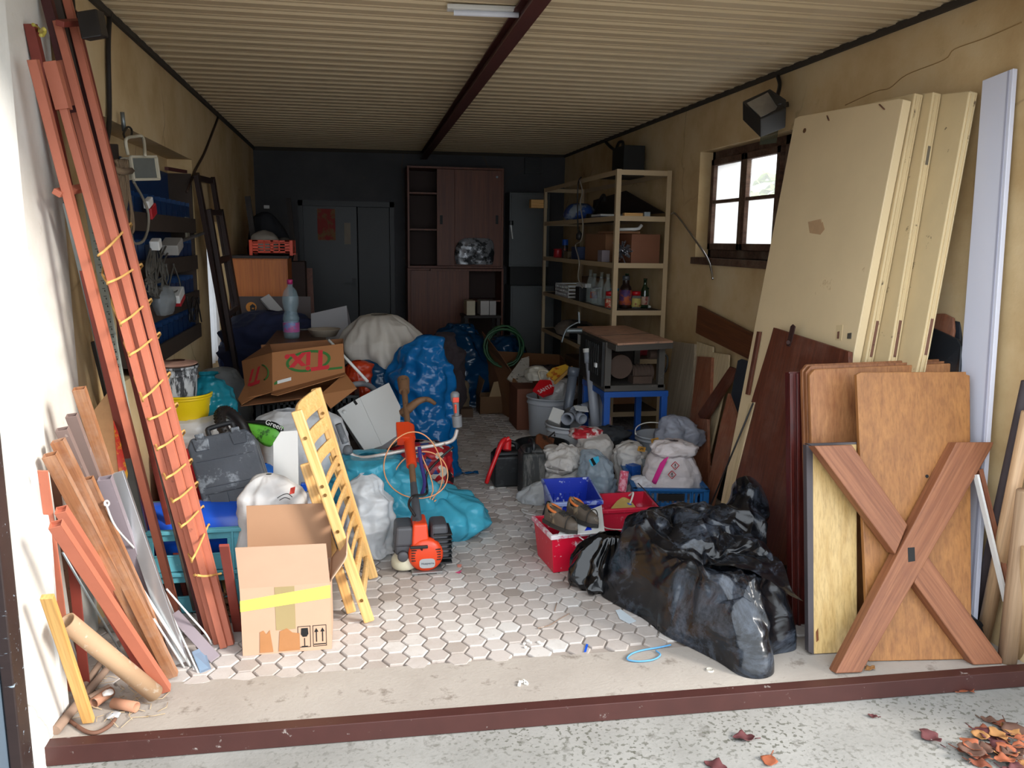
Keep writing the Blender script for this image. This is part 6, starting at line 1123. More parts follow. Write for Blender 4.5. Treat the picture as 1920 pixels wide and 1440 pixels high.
# ================================================================== pails, pipes, cans
m_pail = mat('dirty_white_pail', 'aeb2b8', .45, var=.07, spots='7a7570', sp=.72, ss=9); m_pvc = mat('grey_pvc', '9397a0', .4, var=.06); m_pvcd = mat('dark_grey_pvc', '565c66', .4)
bucket('paint_pail', 'grey white pail heaped with bags, behind the pipe pail', (1.60, 6.40, 0), .165, .185, .33, m_pail, .012)
bucket('paint_pail', 'white pail holding grey drain pipes and elbows', (1.60, 5.66, 0), .185, .2, .265, mat('white_pail', 'c6c9ce', .4, var=.04, spots='8f8f90', sp=.74, ss=9), .012)
r = thing('drain_pipe', 'long upright grey drain pipe with a white socket, in front of the pails', 'pipe', G(1122, 866)); A_ = G(1122, 866, .002) ; Z_ = AY(1105, 655, 5.62); b = B(); b.pipe(A_, Z_, .036, .003); b.pipe(Z_ + (A_ - Z_) * .02, Z_ + (A_ - Z_) * .12, .043, .008); b.build('pipe_body', m_pvc, r); b = B(); b.pipe(Z_ - (A_ - Z_) * .01, Z_ + (A_ - Z_) * .025, .047, .012); b.build('white_socket', m_whitep, r)
def pipe(l_, a, z, ra, m, Ya, Yz, sock=True):
    r = thing('drain_pipe', l_, 'pipe', AY(*z, Yz)); A = AY(*a, Ya); Z = AY(*z, Yz); b = B(); b.pipe(A, Z, ra, .004); b.build('pipe_body', m, r)
    if sock: b = B(); b.pipe(A - (Z - A).normalized() * .004, A + (Z - A).normalized() * .06, ra + .007, .008); b.build('socket', m, r)
pipe('wide grey drain pipe leaning right of the long upright one', (1134, 718), (1120, 852), .04, m_pvc, 5.75, 5.86)
pipe('dark grey drain pipe standing tall in the pipe pail', (1076, 690), (1056, 825), .036, m_pvcd, 5.75, 5.72)
pipe('grey drain pipe with its open socket facing the doorway, left in the pipe pail', (1063, 786), (1082, 770), .038, m_pvc, 5.50, 5.75)
pipe('grey drain pipe with its open end facing right in the pipe pail', (1092, 786), (1066, 770), .034, m_pvc, 5.54, 5.72)
pipe('grey drain pipe lying on top across the pipe pail', (1078, 772), (1112, 758), .036, m_pvc, 5.6, 5.75)
b = B(); pq = PL(AY(1030, 795, 5.5), AY(1056, 790, 5.5), AY(1042, 765, 5.62)); b.slab(pq.poly([(1028, 786), (1037, 763), (1058, 770), (1049, 795)]), .008, pq.n); tag(b.build('white_square_board', m_whitep, bev=.001), 'small white square panel sticking out of the pipe pail', 'board')
b = B(); pq = PL(AY(1072, 770, 5.48), AY(1108, 770, 5.52), AY(1080, 755, 5.6)); b.slab(pq.poly([(1076, 760), (1100, 762), (1104, 772), (1080, 768)]), .006, pq.n); tag(b.build('white_label_sheet', m_whitep), 'white sheet of paper lying over the pipes in the pail', 'paper')
for k, x in enumerate((1092, 1098, 1090)):
    a = AY(x, 650 + 26 * k, 6.12 + .05 * k); b = B(); b.bar(a, V((a.x - .02, 6.05 + .05 * k, 0)), .05, .012); tag(b.build('dark_strip', (m_dkbar, m_whitep, m_navyb)[k], bev=.002), ('tall black strip standing behind the long drain pipe', 'white strip standing behind the long drain pipe', 'dark blue strip standing behind the long drain pipe')[k], 'strip')
# heap on the far pail
hz_ = .335; random.seed(9)
b = B(); blob([(0, .13, .12, 0, 0), (.06, .15, .13, 0, 0), (.15, .11, .1, 0, 0), (.19, .02, .02, 0, 0)], 91, .03, 8, 44, 28, .2, o=(1.66, 6.38, .30), b=b); tag(b.build('white_bag', film('white_bubble_film', 'c8c6c4', .3, .3, .6, 14)), 'white bubbly plastic bag in the far pail', 'bag')
pq = PL(AY(1005, 735, 6.2), AY(1045, 738, 6.2), AY(1030, 712, 6.32)); xm = thing('red_gift_bag', 'bright red gift bag with white letters on the far pail', 'bag', pq.at(1025, 738)); b = B(); b.slab(pq.poly([(1000, 729), (1012, 712), (1041, 713), (1038, 735), (1020, 741)]), .03, pq.n); b.build('bag_front', mat('bright_red_print', 'c4121e', .4, var=.08), xm)
b = B(); b.tube(spline([pq.at(1014, 712), pq.at(1010, 698), pq.at(1018, 694), pq.at(1030, 700), pq.at(1030, 712)], 6), .009, 6); b.build('bag_handle', mat('cream_strap', 'c7bda8', .7), xm)
text('SANTA', .05, pq.at(1023, 729, .004), pq.at(1040, 716) - pq.at(1012, 730), pq.at(1020, 700) - pq.at(1024, 730), m_whitep, xm)
pq = PL(AY(1030, 712, 6.3), AY(1060, 700, 6.3), AY(1050, 684, 6.4)); b = B(); b.slab(pq.poly([(1024, 702), (1036, 690), (1060, 683), (1071, 690), (1052, 706), (1038, 712)]), .03, pq.n); tag(b.build('snack_bag', mat('flame_print', 'b5541e', .35, var=.5, vs=9, spots='d8a93a', sp=.5, ss=8)), 'yellow and red printed snack bag on top of the far pail', 'bag')
b = B(); blob([(0, .09, .08, 0, 0), (.05, .1, .09, 0, 0), (.10, .05, .05, 0, 0), (.12, .01, .01, 0, 0)], 92, .025, 9, 36, 20, .2, o=AY(1008, 712, 6.5), b=b); tag(b.build('cream_bag', film('cream_white_film', 'c9c3b4', .4, .2)), 'cream and white plastic bag left of the red gift bag', 'bag')
b = B(); b.slab([AY(1040, 716, 6.15), AY(1073, 686, 6.3), AY(1075, 689, 6.3), AY(1043, 720, 6.15)], .02, (0, -1, .3)); tag(b.build('wood_stick', m_lath), 'thin pale stick slanting out of the far pail', 'stick')
# tub and lidded pot
bucket('mortar_tub', 'black round mortar tub with a grey rim behind the jerrycans', (1.29, 5.36, 0), .15, .185, .20, m_blk, .01, cat='tub'); r = thing('float_trowel', 'brown stained metal trowel lying across the black mortar tub', 'trowel', (1.3, 5.3, .2)); pq = PL(AY(1004, 838, 5.28), AY(1036, 845, 5.28), AY(1025, 815, 5.42)); b = B(); b.slab(pq.poly([(1006, 815), (1012, 812), (1040, 822), (1036, 842), (1012, 844), (1004, 836)]), .05, pq.n); b.build('trowel_body', mat('rust_brown_stain', '7d4a30', .5, .2, var=.35, vs=9, spots='33261f', sp=.58, ss=7), r, bev=.004)
b = B(); b.tube([pq.at(1028, 820, .01), AY(1040, 810, 5.4), AY(1040, 818, 5.38)], .006, 6); b.build('wire_handle', m_dkbar, r)
r = bucket('white_tub', 'small white tub with a lid behind the jerrycans', (1.235, 5.80, 0), .075, .085, .12, m_whitep, .006, cat='tub'); b = B(); b.lathe((1.235, 5.80, .118), [(.001, .006), (.078, .006), (.092, .002), (.092, -.01), (.086, -.012)][::-1], 28, cap=False); b.build('lid', m_whitep, r)
boxitem('riser_block', 'grey block under the small white tub', 'block', V((1.235, 5.80, -.001)), (.2, .16, .002), m_galv, 0, 0)
# jerrycans
m_jc = mat('black_jerrycan_plastic', '17191b', .45, var=.25, spots='2e3032', sp=.6, ss=8)
jc = thing('jerrycan', 'black jerrycan with the red pouring spout', 'jerrycan', (.98, 5.06, 0)); b = B(); b.box((.985, 5.07, .105), (.20, .17, .21)); b.box((.985, 5.07, .225), (.19, .16, .03), None, .7, .85); b.build('can_body', m_jc, jc, bev=.022, seg=4); b = B(); b.tube(spline([(.93, 5.07, .225), (.935, 5.07, .275), (.98, 5.07, .29), (1.04, 5.07, .275), (1.05, 5.07, .235)], 6), .014, 8); b.build('handle', m_jc, jc)
m_rsp = mat('bright_red_spout', 'c81a1e', .35); q = AY(950, 836, 4.98); b = B(); b.cyl(q + V((.0, 0, -.03)), q + V((.012, .03, .035)), .030, .026, 16); b.cyl(q + V((-.02, 0, .03)), q + V((.02, 0, .05)), .016, n=12); b.tube(spline([q + V((-.01, 0, .045)), AY(940, 832, 4.95), AY(928, 862, 4.92), AY(918, 888, 4.90), AY(912, 906, 4.90)], 6), [.017] * 10 + [.014] * 15, 10); b.build('pouring_spout', m_rsp, jc)
jc = thing('jerrycan', 'dusty grey black jerrycan standing nearest, right of the red spout', 'jerrycan', (1.10, 4.83, 0)); b = B(); b.box((1.095, 4.82, .145), (.15, .17, .29)); b.box((1.095, 4.82, .305), (.14, .16, .03), None, .7, .8); b.build('can_body', mat('dusty_black_plastic', '2c2d2c', .6, var=.3, vs=5, spots='565450', sp=.56, ss=6, stretch=(3, 3, .6)), jc, bev=.018, seg=4); b = B(); b.tube(spline([(1.095, 4.76, .30), (1.095, 4.77, .345), (1.095, 4.82, .355), (1.095, 4.87, .345), (1.095, 4.88, .30)], 6), .013, 8); b.build('handle', m_jc, jc); b = B(); b.cyl((1.06, 4.75, .30), (1.06, 4.75, .335), .022, n=14); b.build('screw_cap', m_blk, jc)
b = B(); q = G(922, 916); b.cyl(q, q + V((0, 0, .01)), .017, n=18); b.cyl(q + V((0, 0, .01)), q + V((0, 0, .016)), .011, n=18); tag(b.build('bottle_cap', m_whitep), 'white cap lying on the pavers under the red spout', 'cap')
# ================================================================== buckets, sacks and shoes in the middle
m_rbk = mat('paint_smeared_red_bucket', 'c41230', .35, var=.08, spots='d9c3c6', sp=.64, ss=16); m_rbk2 = mat('pinkish_red_bucket', 'c01c38', .4, var=.1, spots='cf7f8c', sp=.6, ss=8); m_bbk = mat('paint_smeared_blue_bucket', '1430a8', .3, var=.15, spots='c3cbe2', sp=.63, ss=14)
m_wire = mat('white_wire', 'd5d2cc', .4)
def rbucket(name, label, px, z, taper, m, rimm=None):
    C = [G(x, y, z) for x, y in px]; ce = sum(C, V()) / 4; r = thing(name, label, 'bucket', (ce.x, ce.y, 0)); bt = [V((ce.x + (p.x - ce.x) * taper, ce.y + (p.y - ce.y) * taper, 0.001)) for p in C]
    mid = [lerp(bt[i], C[i], .86) for i in range(4)]; it = [C[i] + (ce - C[i]).normalized() * .008 for i in range(4)]; ib = [bt[i] + (V((ce.x, ce.y, 0)) - bt[i]).normalized() * .01 + V((0, 0, .006)) for i in range(4)]
    b = B(); vs = bt + C + it + ib; q = lambda a, c: [(a + i, a + (i + 1) % 4, c + (i + 1) % 4, c + i) for i in range(4)]
    b.add(vs, q(0, 4) + q(4, 8) + q(8, 12) + [(3, 2, 1, 0), (12, 13, 14, 15)]); b.build('bucket_body', m, r, bev=.012, seg=3)
    b = B(); o_ = [p + (p - ce).normalized() * .012 for p in C]; o2 = [p - V((0, 0, .022)) for p in o_]; c2 = [lerp(bt[i], C[i], 1 - .022 / z) for i in range(4)]; b.add(o_ + o2 + [p + V((0, 0, .002)) for p in it] + c2, q(4, 0) + q(0, 8) + q(12, 4)); b.build('rim', rimm or m, r, bev=.004)
    return r, C, bt, ce
# front red bucket
r, C, bt, ce = rbucket('paint_bucket', 'red paint smeared bucket nearest the doorway, with the shoes on it', [(1035, 1004), (1116, 994), (1092, 960), (1000, 968)], .205, .84, m_rbk, mat('pink_smeared_rim', 'c9798a', .45, var=.2, spots='d9cdd0', sp=.5, ss=14))
b = B(); b.tube(spline([C[0] * .3 + C[1] * .7 + V((-.02, -.01, -.02)), lerp(C[0], C[1], .85) + V((.02, -.06, -.07)), C[1] + V((.035, -.03, -.095)), C[1] + V((.04, .05, -.03))], 6), .003, 6); b.build('wire_handle', m_wire, r)
cp = PL(G(1050, 1000, .215), G(1134, 998, .215), G(1093, 958, .23)); pc = thing('paint_test_card', 'white card with a blue paint mark lying on the front red bucket', 'card', cp.at(1100, 985)); b = B(); b.slab(cp.poly([(1046, 1003), (1134, 998), (1128, 947), (1090, 962), (1060, 975)]), .004, cp.n); b.build('card_sheet', m_whitep, pc)
b = B(); b.slab(cp.poly([(1098, 979), (1117, 965), (1112, 976), (1112, 982), (1105, 986), (1110, 993), (1096, 995), (1103, 984)], .001), .001, cp.n); b.build('blue_paint_mark', mat('blue_paint', '1336c4', .3), pc)
# shoes
m_shoe = mat('worn_brown_grey_leather', '4c4238', .6, var=.35, vs=14, spots='7a6a55', sp=.58, ss=12); m_lin = mat('orange_shoe_lining', 'b4622c', .8); m_sole = mat('dark_rubber_sole', '26231f', .8)
def shoe(label, heel, dr, L=.26, pitch=-.12):
    r = thing('work_shoe', label, 'shoe', heel); x = V((dr[0], dr[1], pitch)).normalized(); R = frame(x, (0, 0, 1)); P = lambda a, c, z: V(heel) + R @ V((a * L, c, z))
    wd = lambda s: .028 + .012 * sin(pi * min(1, s * 1.1)) * (1 if s > .3 else .6) - .03 * max(0, s - .82) / .18 * max(0, s - .82) / .18; ht = lambda s: .070 - .036 * max(0, s - .35) / .65 + (.012 if s < .12 else 0)
    b = B(); b.grid(lambda u, v: P(.02 + v * .98, -wd(v) * cos(pi * u) * (.98 if 0 < v < 1 else .8), .016 + ht(v) * sin(pi * u) ** .7 * (1 if v < .995 else .3)), 18, 26); b.slab([P(.02 + .0 * k, -wd(0) * .8 * cos(pi * k / 8), .016 + ht(0) * sin(pi * k / 8) ** .7) for k in range(9)], .004, -x); b.slab([P(1, -wd(1) * .8 * cos(pi * k / 8), .016 + .3 * ht(1) * sin(pi * k / 8) ** .7) for k in range(9)], .004, x); b.build('upper', m_shoe, r)
    b = B(); n = 20; ol = [P(k / n, wd(k / n) * 1.08, 0) for k in range(n + 1)] + [P(1 - k / n, -wd(1 - k / n) * 1.08, 0) for k in range(n + 1)]; b.slab([p + R @ V((0, 0, .018)) for p in ol], .02, R.col[2]); b.build('sole', m_sole, r, bev=.002)
    cl = [P(.25 + .19 * cos(a), .027 * sin(a), .090 - .022 * (cos(a) * .5 + .5)) for a in [2 * pi * k / 24 for k in range(24)]]; b = B(); b.tube(cl, .007, 6, True); b.build('collar', m_lin, r); b = B(); b.slab(cl, .02, R.col[2]); b.build('opening', m_slot, r)
    b = B(); b.slab([P(.46, -.018, .082), P(.46, .018, .082), P(.66, .013, .068), P(.66, -.013, .068)], .006, R.col[2]); [b.tube([P(s, -.022, .082 - .07 * (s - .46)), P(s, .022, .082 - .07 * (s - .46))], .003, 5) for s in (.48, .53, .58, .63)]; b.build('laces', m_sole, r)
    b = B(); b.tube([P(.78 + .0 * k, -.042 * cos(pi * k / 10), .018 + .06 * sin(pi * k / 10) ** .8) for k in range(11)], .003, 5); b.build('toe_seam', m_sole, r)
h1 = G(1024, 976, .235); shoe('worn brown work shoe with orange lining on the bucket, the left one', h1, (.55, -.83), .205, -.06); shoe('worn brown work shoe with orange lining on the bucket, the right one', G(1066, 964, .237), (.5, -.86), .205, -.06)
# rear red bucket with roller and yellow sponge float
r, C, bt, ce = rbucket('paint_bucket', 'red bucket with the roller and yellow trowel in it, behind the shoes', [(1131, 956), (1233, 950), (1208, 921), (1126, 926)], .19, .88, m_rbk2)
b = B(); b.tube(spline([C[1] + V((.012, 0, -.02)), C[1] + V((.03, -.05, -.07)), lerp(C[0], C[1], .65) + V((0, -.05, -.09)), lerp(C[0], C[1], .45) + V((0, -.05, -.1)), C[0] + V((0, -.04, -.085)), C[0] + V((-.012, .03, -.03))], 8), .003, 6); b.build('wire_handle', m_wire, r)
rl = thing('paint_roller', 'pink smeared paint roller standing in the rear red bucket', 'paint roller', AY(1172, 930, 4.3)); b = B(); b.cyl(AY(1166, 922, 4.30), AY(1171, 883, 4.33), .026, n=18); b.build('roller_sleeve', mat('pink_roller_pile', 'c9526a', .9, var=.2, vs=30, spots='d99aa8', sp=.5, ss=25, bmp=.5, bs=200), rl)
b = B(); b.tube(spline([AY(1166, 922, 4.30), AY(1164, 934, 4.27), AY(1178, 930, 4.2), AY(1187, 924, 4.16), AY(1185, 935, 4.14), AY(1181, 945, 4.14)], 6), .006, 6); b.build('wire_frame', m_wire, rl)
b = B(); b.cyl(AY(1181, 944, 4.14), AY(1170, 975, 4.12), .016, n=12); b.build('blue_handle', mat('blue_roller_handle', '3d5ea8', .4), rl)
sp = PL(AY(1150, 948, 4.12), AY(1190, 948, 4.12), AY(1172, 930, 4.2)); b = B(); b.slab(sp.poly([(1146, 951), (1157, 938), (1168, 930), (1182, 936), (1192, 949), (1190, 965), (1148, 965)]), .03, sp.n); tag(b.build('sponge_float', mat('ochre_sponge', 'b29a55', .9, var=.15, spots='d0bf8c', sp=.6, ss=20), bev=.006), 'ochre sponge float lying in the rear red bucket', 'float')
# blue bucket
r, C, bt, ce = rbucket('paint_tray_bucket', 'blue paint smeared tray bucket between the jerrycans and the shoes', [(1037, 943), (1129, 938), (1104, 894), (1017, 898)], .225, .84, m_bbk, mat('white_smeared_blue_rim', '8f9fd0', .4, var=.2, spots='2038a8', sp=.55, ss=16))
b = B(); zc = [lerp(bt[2], C[2], .5), lerp(bt[3], C[3], .5)]
for k in range(7): p0 = lerp(lerp(bt[3], C[3], .3), lerp(bt[2], C[2], .3), .12 + .12 * k); p1 = lerp(lerp(bt[3], C[3], .62), lerp(bt[2], C[2], .62), .12 + .12 * k); b.bar(p0 + V((0, -.012, 0)), p1 + V((0, -.012, 0)), .012, .008)
b.build('roller_ribs', m_bbk, r)
b = B(); b.tube(spline([lerp(C[0], C[3], .15) + V((-.015, 0, -.02)), C[0] + V((-.05, -.02, -.06)), C[0] + V((-.05, -.03, -.14)), C[0] + V((-.02, -.04, -.17))], 6), .013, 8); b.build('black_handle', m_blk, r)
# sacks left of the blue crate
m_psk = film('white_paper_cement_sack', 'bdb8b3', .7, .05, .6, 11); m_pr = mat('maroon_sack_print', '6c2733', .7)
bs_ = thing('cement_sack', 'crumpled white paper sack with its neck lying toward the jerrycans', 'sack', (1.38, 4.83, 0)); b = B(); blob([(0, .16, .13, 0, 0), (.10, .17, .14, 0, 0), (.21, .15, .12, -.02, 0), (.27, .09, .07, -.04, 0), (.29, .01, .01, -.04, 0)], 101, .05, 8, 64, 44, .3, o=(1.36, 4.85, 0), b=b); b.build('sack_body', m_psk, bs_)
b = B(); Rn = frame((-.55, -.5, -.28), (0, 0, 1)); Rz = Matrix((Rn.col[1], Rn.col[2], Rn.col[0])).transposed(); blob([(0, .05, .05, 0, 0), (.06, .075, .06, 0, 0), (.14, .085, .05, 0, 0), (.20, .075, .025, 0, 0), (.205, .06, .004, 0, 0)], 102, .03, 13, 44, 28, .25, R=Rz, o=(1.36, 4.82, .27), b=b); b.build('sack_neck', m_psk, bs_)
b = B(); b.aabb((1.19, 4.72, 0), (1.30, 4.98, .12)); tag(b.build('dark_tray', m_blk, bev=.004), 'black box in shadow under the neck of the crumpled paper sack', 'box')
bs2 = thing('cement_sack', 'white paper sack with maroon lettering at the left end of the blue crate', 'sack', (1.60, 5.02, 0)); b = B(); blob([(0, .10, .1, 0, 0), (.14, .11, .11, 0, 0), (.26, .10, .1, 0, 0), (.31, .06, .05, 0, 0), (.315, .01, .01, 0, 0)], 103, .03, 8, 52, 34, .2, o=(1.58, 5.02, 0), b=b); b.build('sack_body', m_psk, bs2)
b = B(); random.seed(31)
for k in range(9): q = AY(1136 + random.uniform(0, 20), 860 + k * 5, 4.895); b.box(q, (random.uniform(.015, .035), .004, .008), Matrix.Rotation(random.uniform(-.5, .5), 3, 'Y'))
b.build('maroon_lettering', m_pr, bs2)
b = B(); blob([(0, .1, .09, 0, 0), (.03, .12, .1, 0, 0), (.06, .06, .05, 0, 0), (.07, .01, .01, 0, 0)], 104, .025, 11, 44, 20, .3, o=(1.55, 5.12, .285), b=b); tag(b.build('red_white_bag', mat('red_white_print', 'b0202c', .5, var=.2, spots='cfc6c2', sp=.52, ss=12)), 'red and white crumpled bag on top of the paper sacks', 'bag')
b = B(); blob([(0, .1, .09, 0, 0), (.03, .11, .1, 0, 0), (.07, .06, .05, 0, 0), (.08, .01, .01, 0, 0)], 105, .03, 12, 40, 20, .3, o=(1.72, 5.14, .27), b=b); tag(b.build('dark_rag', mat('dark_grey_rag', '24272b', .9, var=.3)), 'dark grey rag at the foot of the long drain pipe', 'rag')
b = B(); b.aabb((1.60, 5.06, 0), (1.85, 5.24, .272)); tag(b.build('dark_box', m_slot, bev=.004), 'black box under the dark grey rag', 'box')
cbg = thing('clear_bag', 'clear plastic bag with a cyan label in front of the paper sacks', 'bag', (1.46, 4.60, 0)); b = B(); blob([(0, .09, .08, 0, 0), (.1, .1, .09, 0, 0), (.2, .085, .08, -.01, 0), (.30, .06, .05, -.02, .04), (.33, .01, .01, -.02, .05)], 106, .03, 9, 64, 44, .25, o=(1.47, 4.60, 0), b=b); b.build('bag_film', film('bluish_clear_film', 'b7c6d2', .15, .3, .7, 10, .62), cbg)
lpq = PL(AY(1105, 870, 4.46), AY(1124, 862, 4.48), AY(1112, 850, 4.53)); b = B(); b.slab(lpq.poly([(1104, 863), (1112, 858), (1122, 855), (1124, 864), (1116, 872), (1110, 874)]), .003, lpq.n); b.build('cyan_label', mat('cyan_label', '37a9cf', .4), cbg); b = B(); b.slab(lpq.poly([(1107, 861), (1111, 858), (1118, 870), (1113, 873)], .002), .002, lpq.n); b.build('dark_bar', m_blk, cbg)
b = B(); blob([(0, .05, .05, 0, 0), (.06, .06, .05, 0, 0), (.13, .05, .04, 0, 0), (.15, .01, .01, 0, 0)], 107, .01, 7, 32, 24, .1, o=(1.47, 4.60, .006), b=b); tag(b.build('striped_packet', mat('pink_cyan_packet', '9fc4d2', .4, var=.2, vs=9, spots='d8a4ae', sp=.55, ss=7)), 'pink and cyan packet inside the clear bag', 'packet')
b = B(); q = G(1010, 948); blob([(0, .09, .08, 0, 0), (.04, .1, .085, 0, 0), (.10, .06, .05, .03, 0), (.13, .02, .01, .05, 0)], 108, .02, 9, 48, 24, .25, o=q + V((.0, .08, 0)), b=b); tag(b.build('white_film', film('milky_film', 'c4c7c9', .35, .3, .5, 9)), 'milky plastic film crumpled on the floor left of the blue bucket', 'film')
# blue crate with sacks
m_bcr = mat('blue_market_crate', '175a94', .45, var=.1, spots='8fa2b0', sp=.72, ss=18); cr = crate('market_crate', 'blue slotted market crate under the white and pink sack', (1.855, 4.53, 0), (.42, .64, .19), m_bcr, slots='slots'); cr.rotation_euler = (0, 0, -.19)
b = B(); cx = V((1.855, 4.53, 0)); b.aabb((cx.x - .075, cx.y - .34, .125), (cx.x + .075, cx.y - .325, .165)); o = b.build('grip_recess', m_slot, cr)
m_wsk = film('dusty_white_sack', 'cdc4c4', .6, .08, .55, 9); ws = thing('powder_sack', 'white sack with a magenta stripe and warning diamonds on the blue crate', 'sack', (1.86, 4.40, .16)); so = V((1.875, 4.42, .03))
b = B(); blob([(0, .13, .13, 0, 0), (.10, .165, .15, .01, 0), (.19, .165, .15, .01, 0), (.27, .14, .13, 0, 0), (.335, .10, .10, .0, 0), (.37, .05, .06, .0, 0), (.38, .01, .01, 0, 0)], 111, .016, 7, 72, 54, .1, o=so, b=b); b.build('sack_body', m_wsk, ws)
b = B(); blob([(0, .10, .08, 0, 0), (.03, .12, .1, 0, 0), (.07, .09, .07, 0, 0), (.09, .02, .02, 0, 0)], 112, .03, 12, 52, 24, .25, o=so + V((.0, -.02, .31)), b=b); b.build('folded_mouth', m_wsk, ws)
m_mag = mat('magenta_print', 'd02a86', .5, var=.08)
def onblob(px, py, c, off=.0):                                            # point just outside the sack body towards the viewer
    v = ray(px, py); t = (c - EYE).dot(v) / v.dot(v); return EYE + v * t
def sackpt(px, py, r=.155, off=.012):
    v = ray(px, py).normalized(); o = V((so.x + .01, so.y, 0)); d = V((v.x, v.y)).normalized(); e = V((EYE.x, EYE.y)); oc_ = V((e.x - o.x, e.y - o.y)); bb = oc_.x * d.x + oc_.y * d.y; cc = oc_.x ** 2 + oc_.y ** 2 - (r + off) ** 2; disc = max(bb * bb - cc, 0); t = (-bb - math.sqrt(disc)); k = t / math.hypot(v.x, v.y); return EYE + v * k
def sackpatch(up, lo, m, nm, par, off=.016, ny=8):
    U = spline([V((x, y, 0)) for x, y in up], 5); L = spline([V((x, y, 0)) for x, y in lo], 5); n = len(U); b = B(); b.grid(lambda u, v: sackpt(*lerp(U[round(u * (n - 1))], L[round(u * (n - 1))], v).xy, off=off), n, ny); return b.build(nm, m, par, thick=.0015)
sackpatch([(1238, 868), (1246, 860), (1254, 856)], [(1222, 903), (1226, 907), (1230, 908)], m_mag, 'magenta_stripe', ws, .02)
for (cx_, cy_) in ((1266, 873), (1260, 890)):
    d = 7.5; pts = [sackpt(cx_ + sx * d, cy_ + sy * d, off=.022) for sx, sy in ((0, -1), (1, 0), (0, 1), (-1, 0))]; b = B(); [b.bar(pts[i], pts[(i + 1) % 4], .004, .002) for i in range(4)]; dd = b.build('warning_diamond', m_redp, ws)
    b = B(); s0 = sackpt(cx_, cy_ - 3.5, off=.022); s1 = sackpt(cx_, cy_ + 1, off=.022); b.bar(s0, s1, .005, .002); b.box(sackpt(cx_, cy_ + 3.2, off=.022), (.005, .002, .005)); b.build('hazard_symbol', m_blk, dd)
b = B(); blob([(0, .07, .07, 0, 0), (.14, .09, .08, 0, 0), (.24, .085, .075, -.01, 0), (.30, .05, .05, -.02, 0), (.31, .01, .01, 0, 0)], 113, .03, 11, 52, 36, .25, o=(1.755, 4.80, .01), b=b); s2 = tag(b.build('printed_sack', m_psk), 'crumpled white sack with orange lettering left of the magenta striped one', 'sack')
for k, (x, y, w_) in enumerate(((1203, 842, .05), (1228, 826, .05))): b = B(); b.box(AY(x, y, 4.69 + .02 * k), (w_, .006, .03), Matrix.Rotation(.2 * (1 - 2 * k), 3, 'Y')); pa = b.build('orange_lettering_patch', mat('orange_patch', 'c08a34', .6), s2); text('SPE', .022, AY(x, y, 4.684 + .02 * k), (1, 0, -.1), (0, 0, 1), m_blk, pa)
b = B(); b.slab([AY(1202, 860, 4.7), AY(1216, 862, 4.68), AY(1222, 880, 4.66), AY(1206, 876, 4.68)], .02, (0, -1, 0)); b.build('dark_flap', m_blk, s2)
b = B(); blob([(0, .06, .06, 0, 0), (.06, .075, .07, 0, 0), (.11, .05, .04, -.01, 0), (.13, .01, .01, 0, 0)], 114, .03, 13, 40, 24, .3, o=(1.70, 4.42, .085), b=b); tag(b.build('white_crumple', film('torn_white_film', 'd2d0d4', .4, .2, .5, 12)), 'torn white film hanging over the left corner of the blue crate', 'film')
b = B(); b.box((1.72, 4.66, .15), (.07, .07, .13), Matrix.Rotation(.4, 3, 'Z')); tag(b.build('blue_carton', mat('blue_white_box', '1d4e9c', .5, spots='d5d8de', sp=.62, ss=12), bev=.002), 'small blue and white carton inside the blue crate', 'box')
gb = bucket('metal_bucket', 'light grey bucket with its mouth tilted up behind the white sacks', (2.02, 5.02, .12), .11, .15, .20, mat('light_grey_bucket', '9a9fa6', .4, .2, var=.08), .008); b = B(); b.tube([V((2.02 + .155 * cos(a), 5.02 + .155 * sin(a) * .9, .318 + .05 * max(0, sin(a)))) for a in [pi * k / 16 for k in range(17)]], .004, 6); b.build('wire_handle', m_wire, gb)
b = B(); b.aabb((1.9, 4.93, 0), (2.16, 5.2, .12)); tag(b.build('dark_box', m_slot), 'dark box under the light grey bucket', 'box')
b = B(); blob([(0, .12, .1, 0, 0), (.05, .15, .12, 0, 0), (.12, .12, .1, 0, 0), (.19, .05, .04, -.04, 0), (.21, .01, .01, -.05, 0)], 115, .035, 8, 60, 36, .25, o=(2.13, 4.92, .26), b=b); tag(b.build('clear_bag', film('pale_grey_film', 'b4b8c6', .2, .35, .6, 9, .85)), 'pale grey film bag ballooning over the light grey bucket', 'bag')
rod('thin_cord', 'thin black cord hanging down the front of the blue crate', 'cord', [AY(1196, 906, 4.20), AY(1215, 925, 4.13), AY(1236, 950, 4.12), AY(1256, 975, 4.14)], .003, m_dkbar)
# ================================================================== boards leaning on the right wall
def LP(x0, x1, z1, dy=0):
    p = PL((x0, 3, 0), (x0 + dy, 4, 0), (x1, 3, z1))
    if p.n.x > 0: p.n = -p.n
    return p
def board(name, label, pl, pts, t, m, cat='board', off=0, lx=None, bev=.002):
    b = B(); P = pl.poly(pts, off); b.slab(P, t, pl.n, lx); return tag(b.build(name, m, bev=bev), label, cat)
m_dw = wood('dark_red_brown_wood', '4a2418', '6d3a26', .5, 1, '8b6f62', .3); m_rw = wood('red_brown_plank', '7a4630', '9a6044', .6, 1, 'a08a7c', .35); m_gw2 = wood('weathered_grey_wood', '8a7a66', 'a8977f', .9, 1); m_ply = wood('pale_plywood', 'bfa983', 'd1bd98', .7, .7); m_slate = mat('dark_slate_board', '2b3038', .5, var=.15)
up = (.12, 0, 1)
board('plank', 'dark brown plank lying slantwise high on the right wall below the window', LP(2.40, 2.505, 1.2), [(1308, 573), (1425, 633), (1412, 678), (1304, 624)], .03, wood('dark_brown_plank', '4f2a16', '70401f', .6, 1), 'plank', 0, (0, -1, -.1))
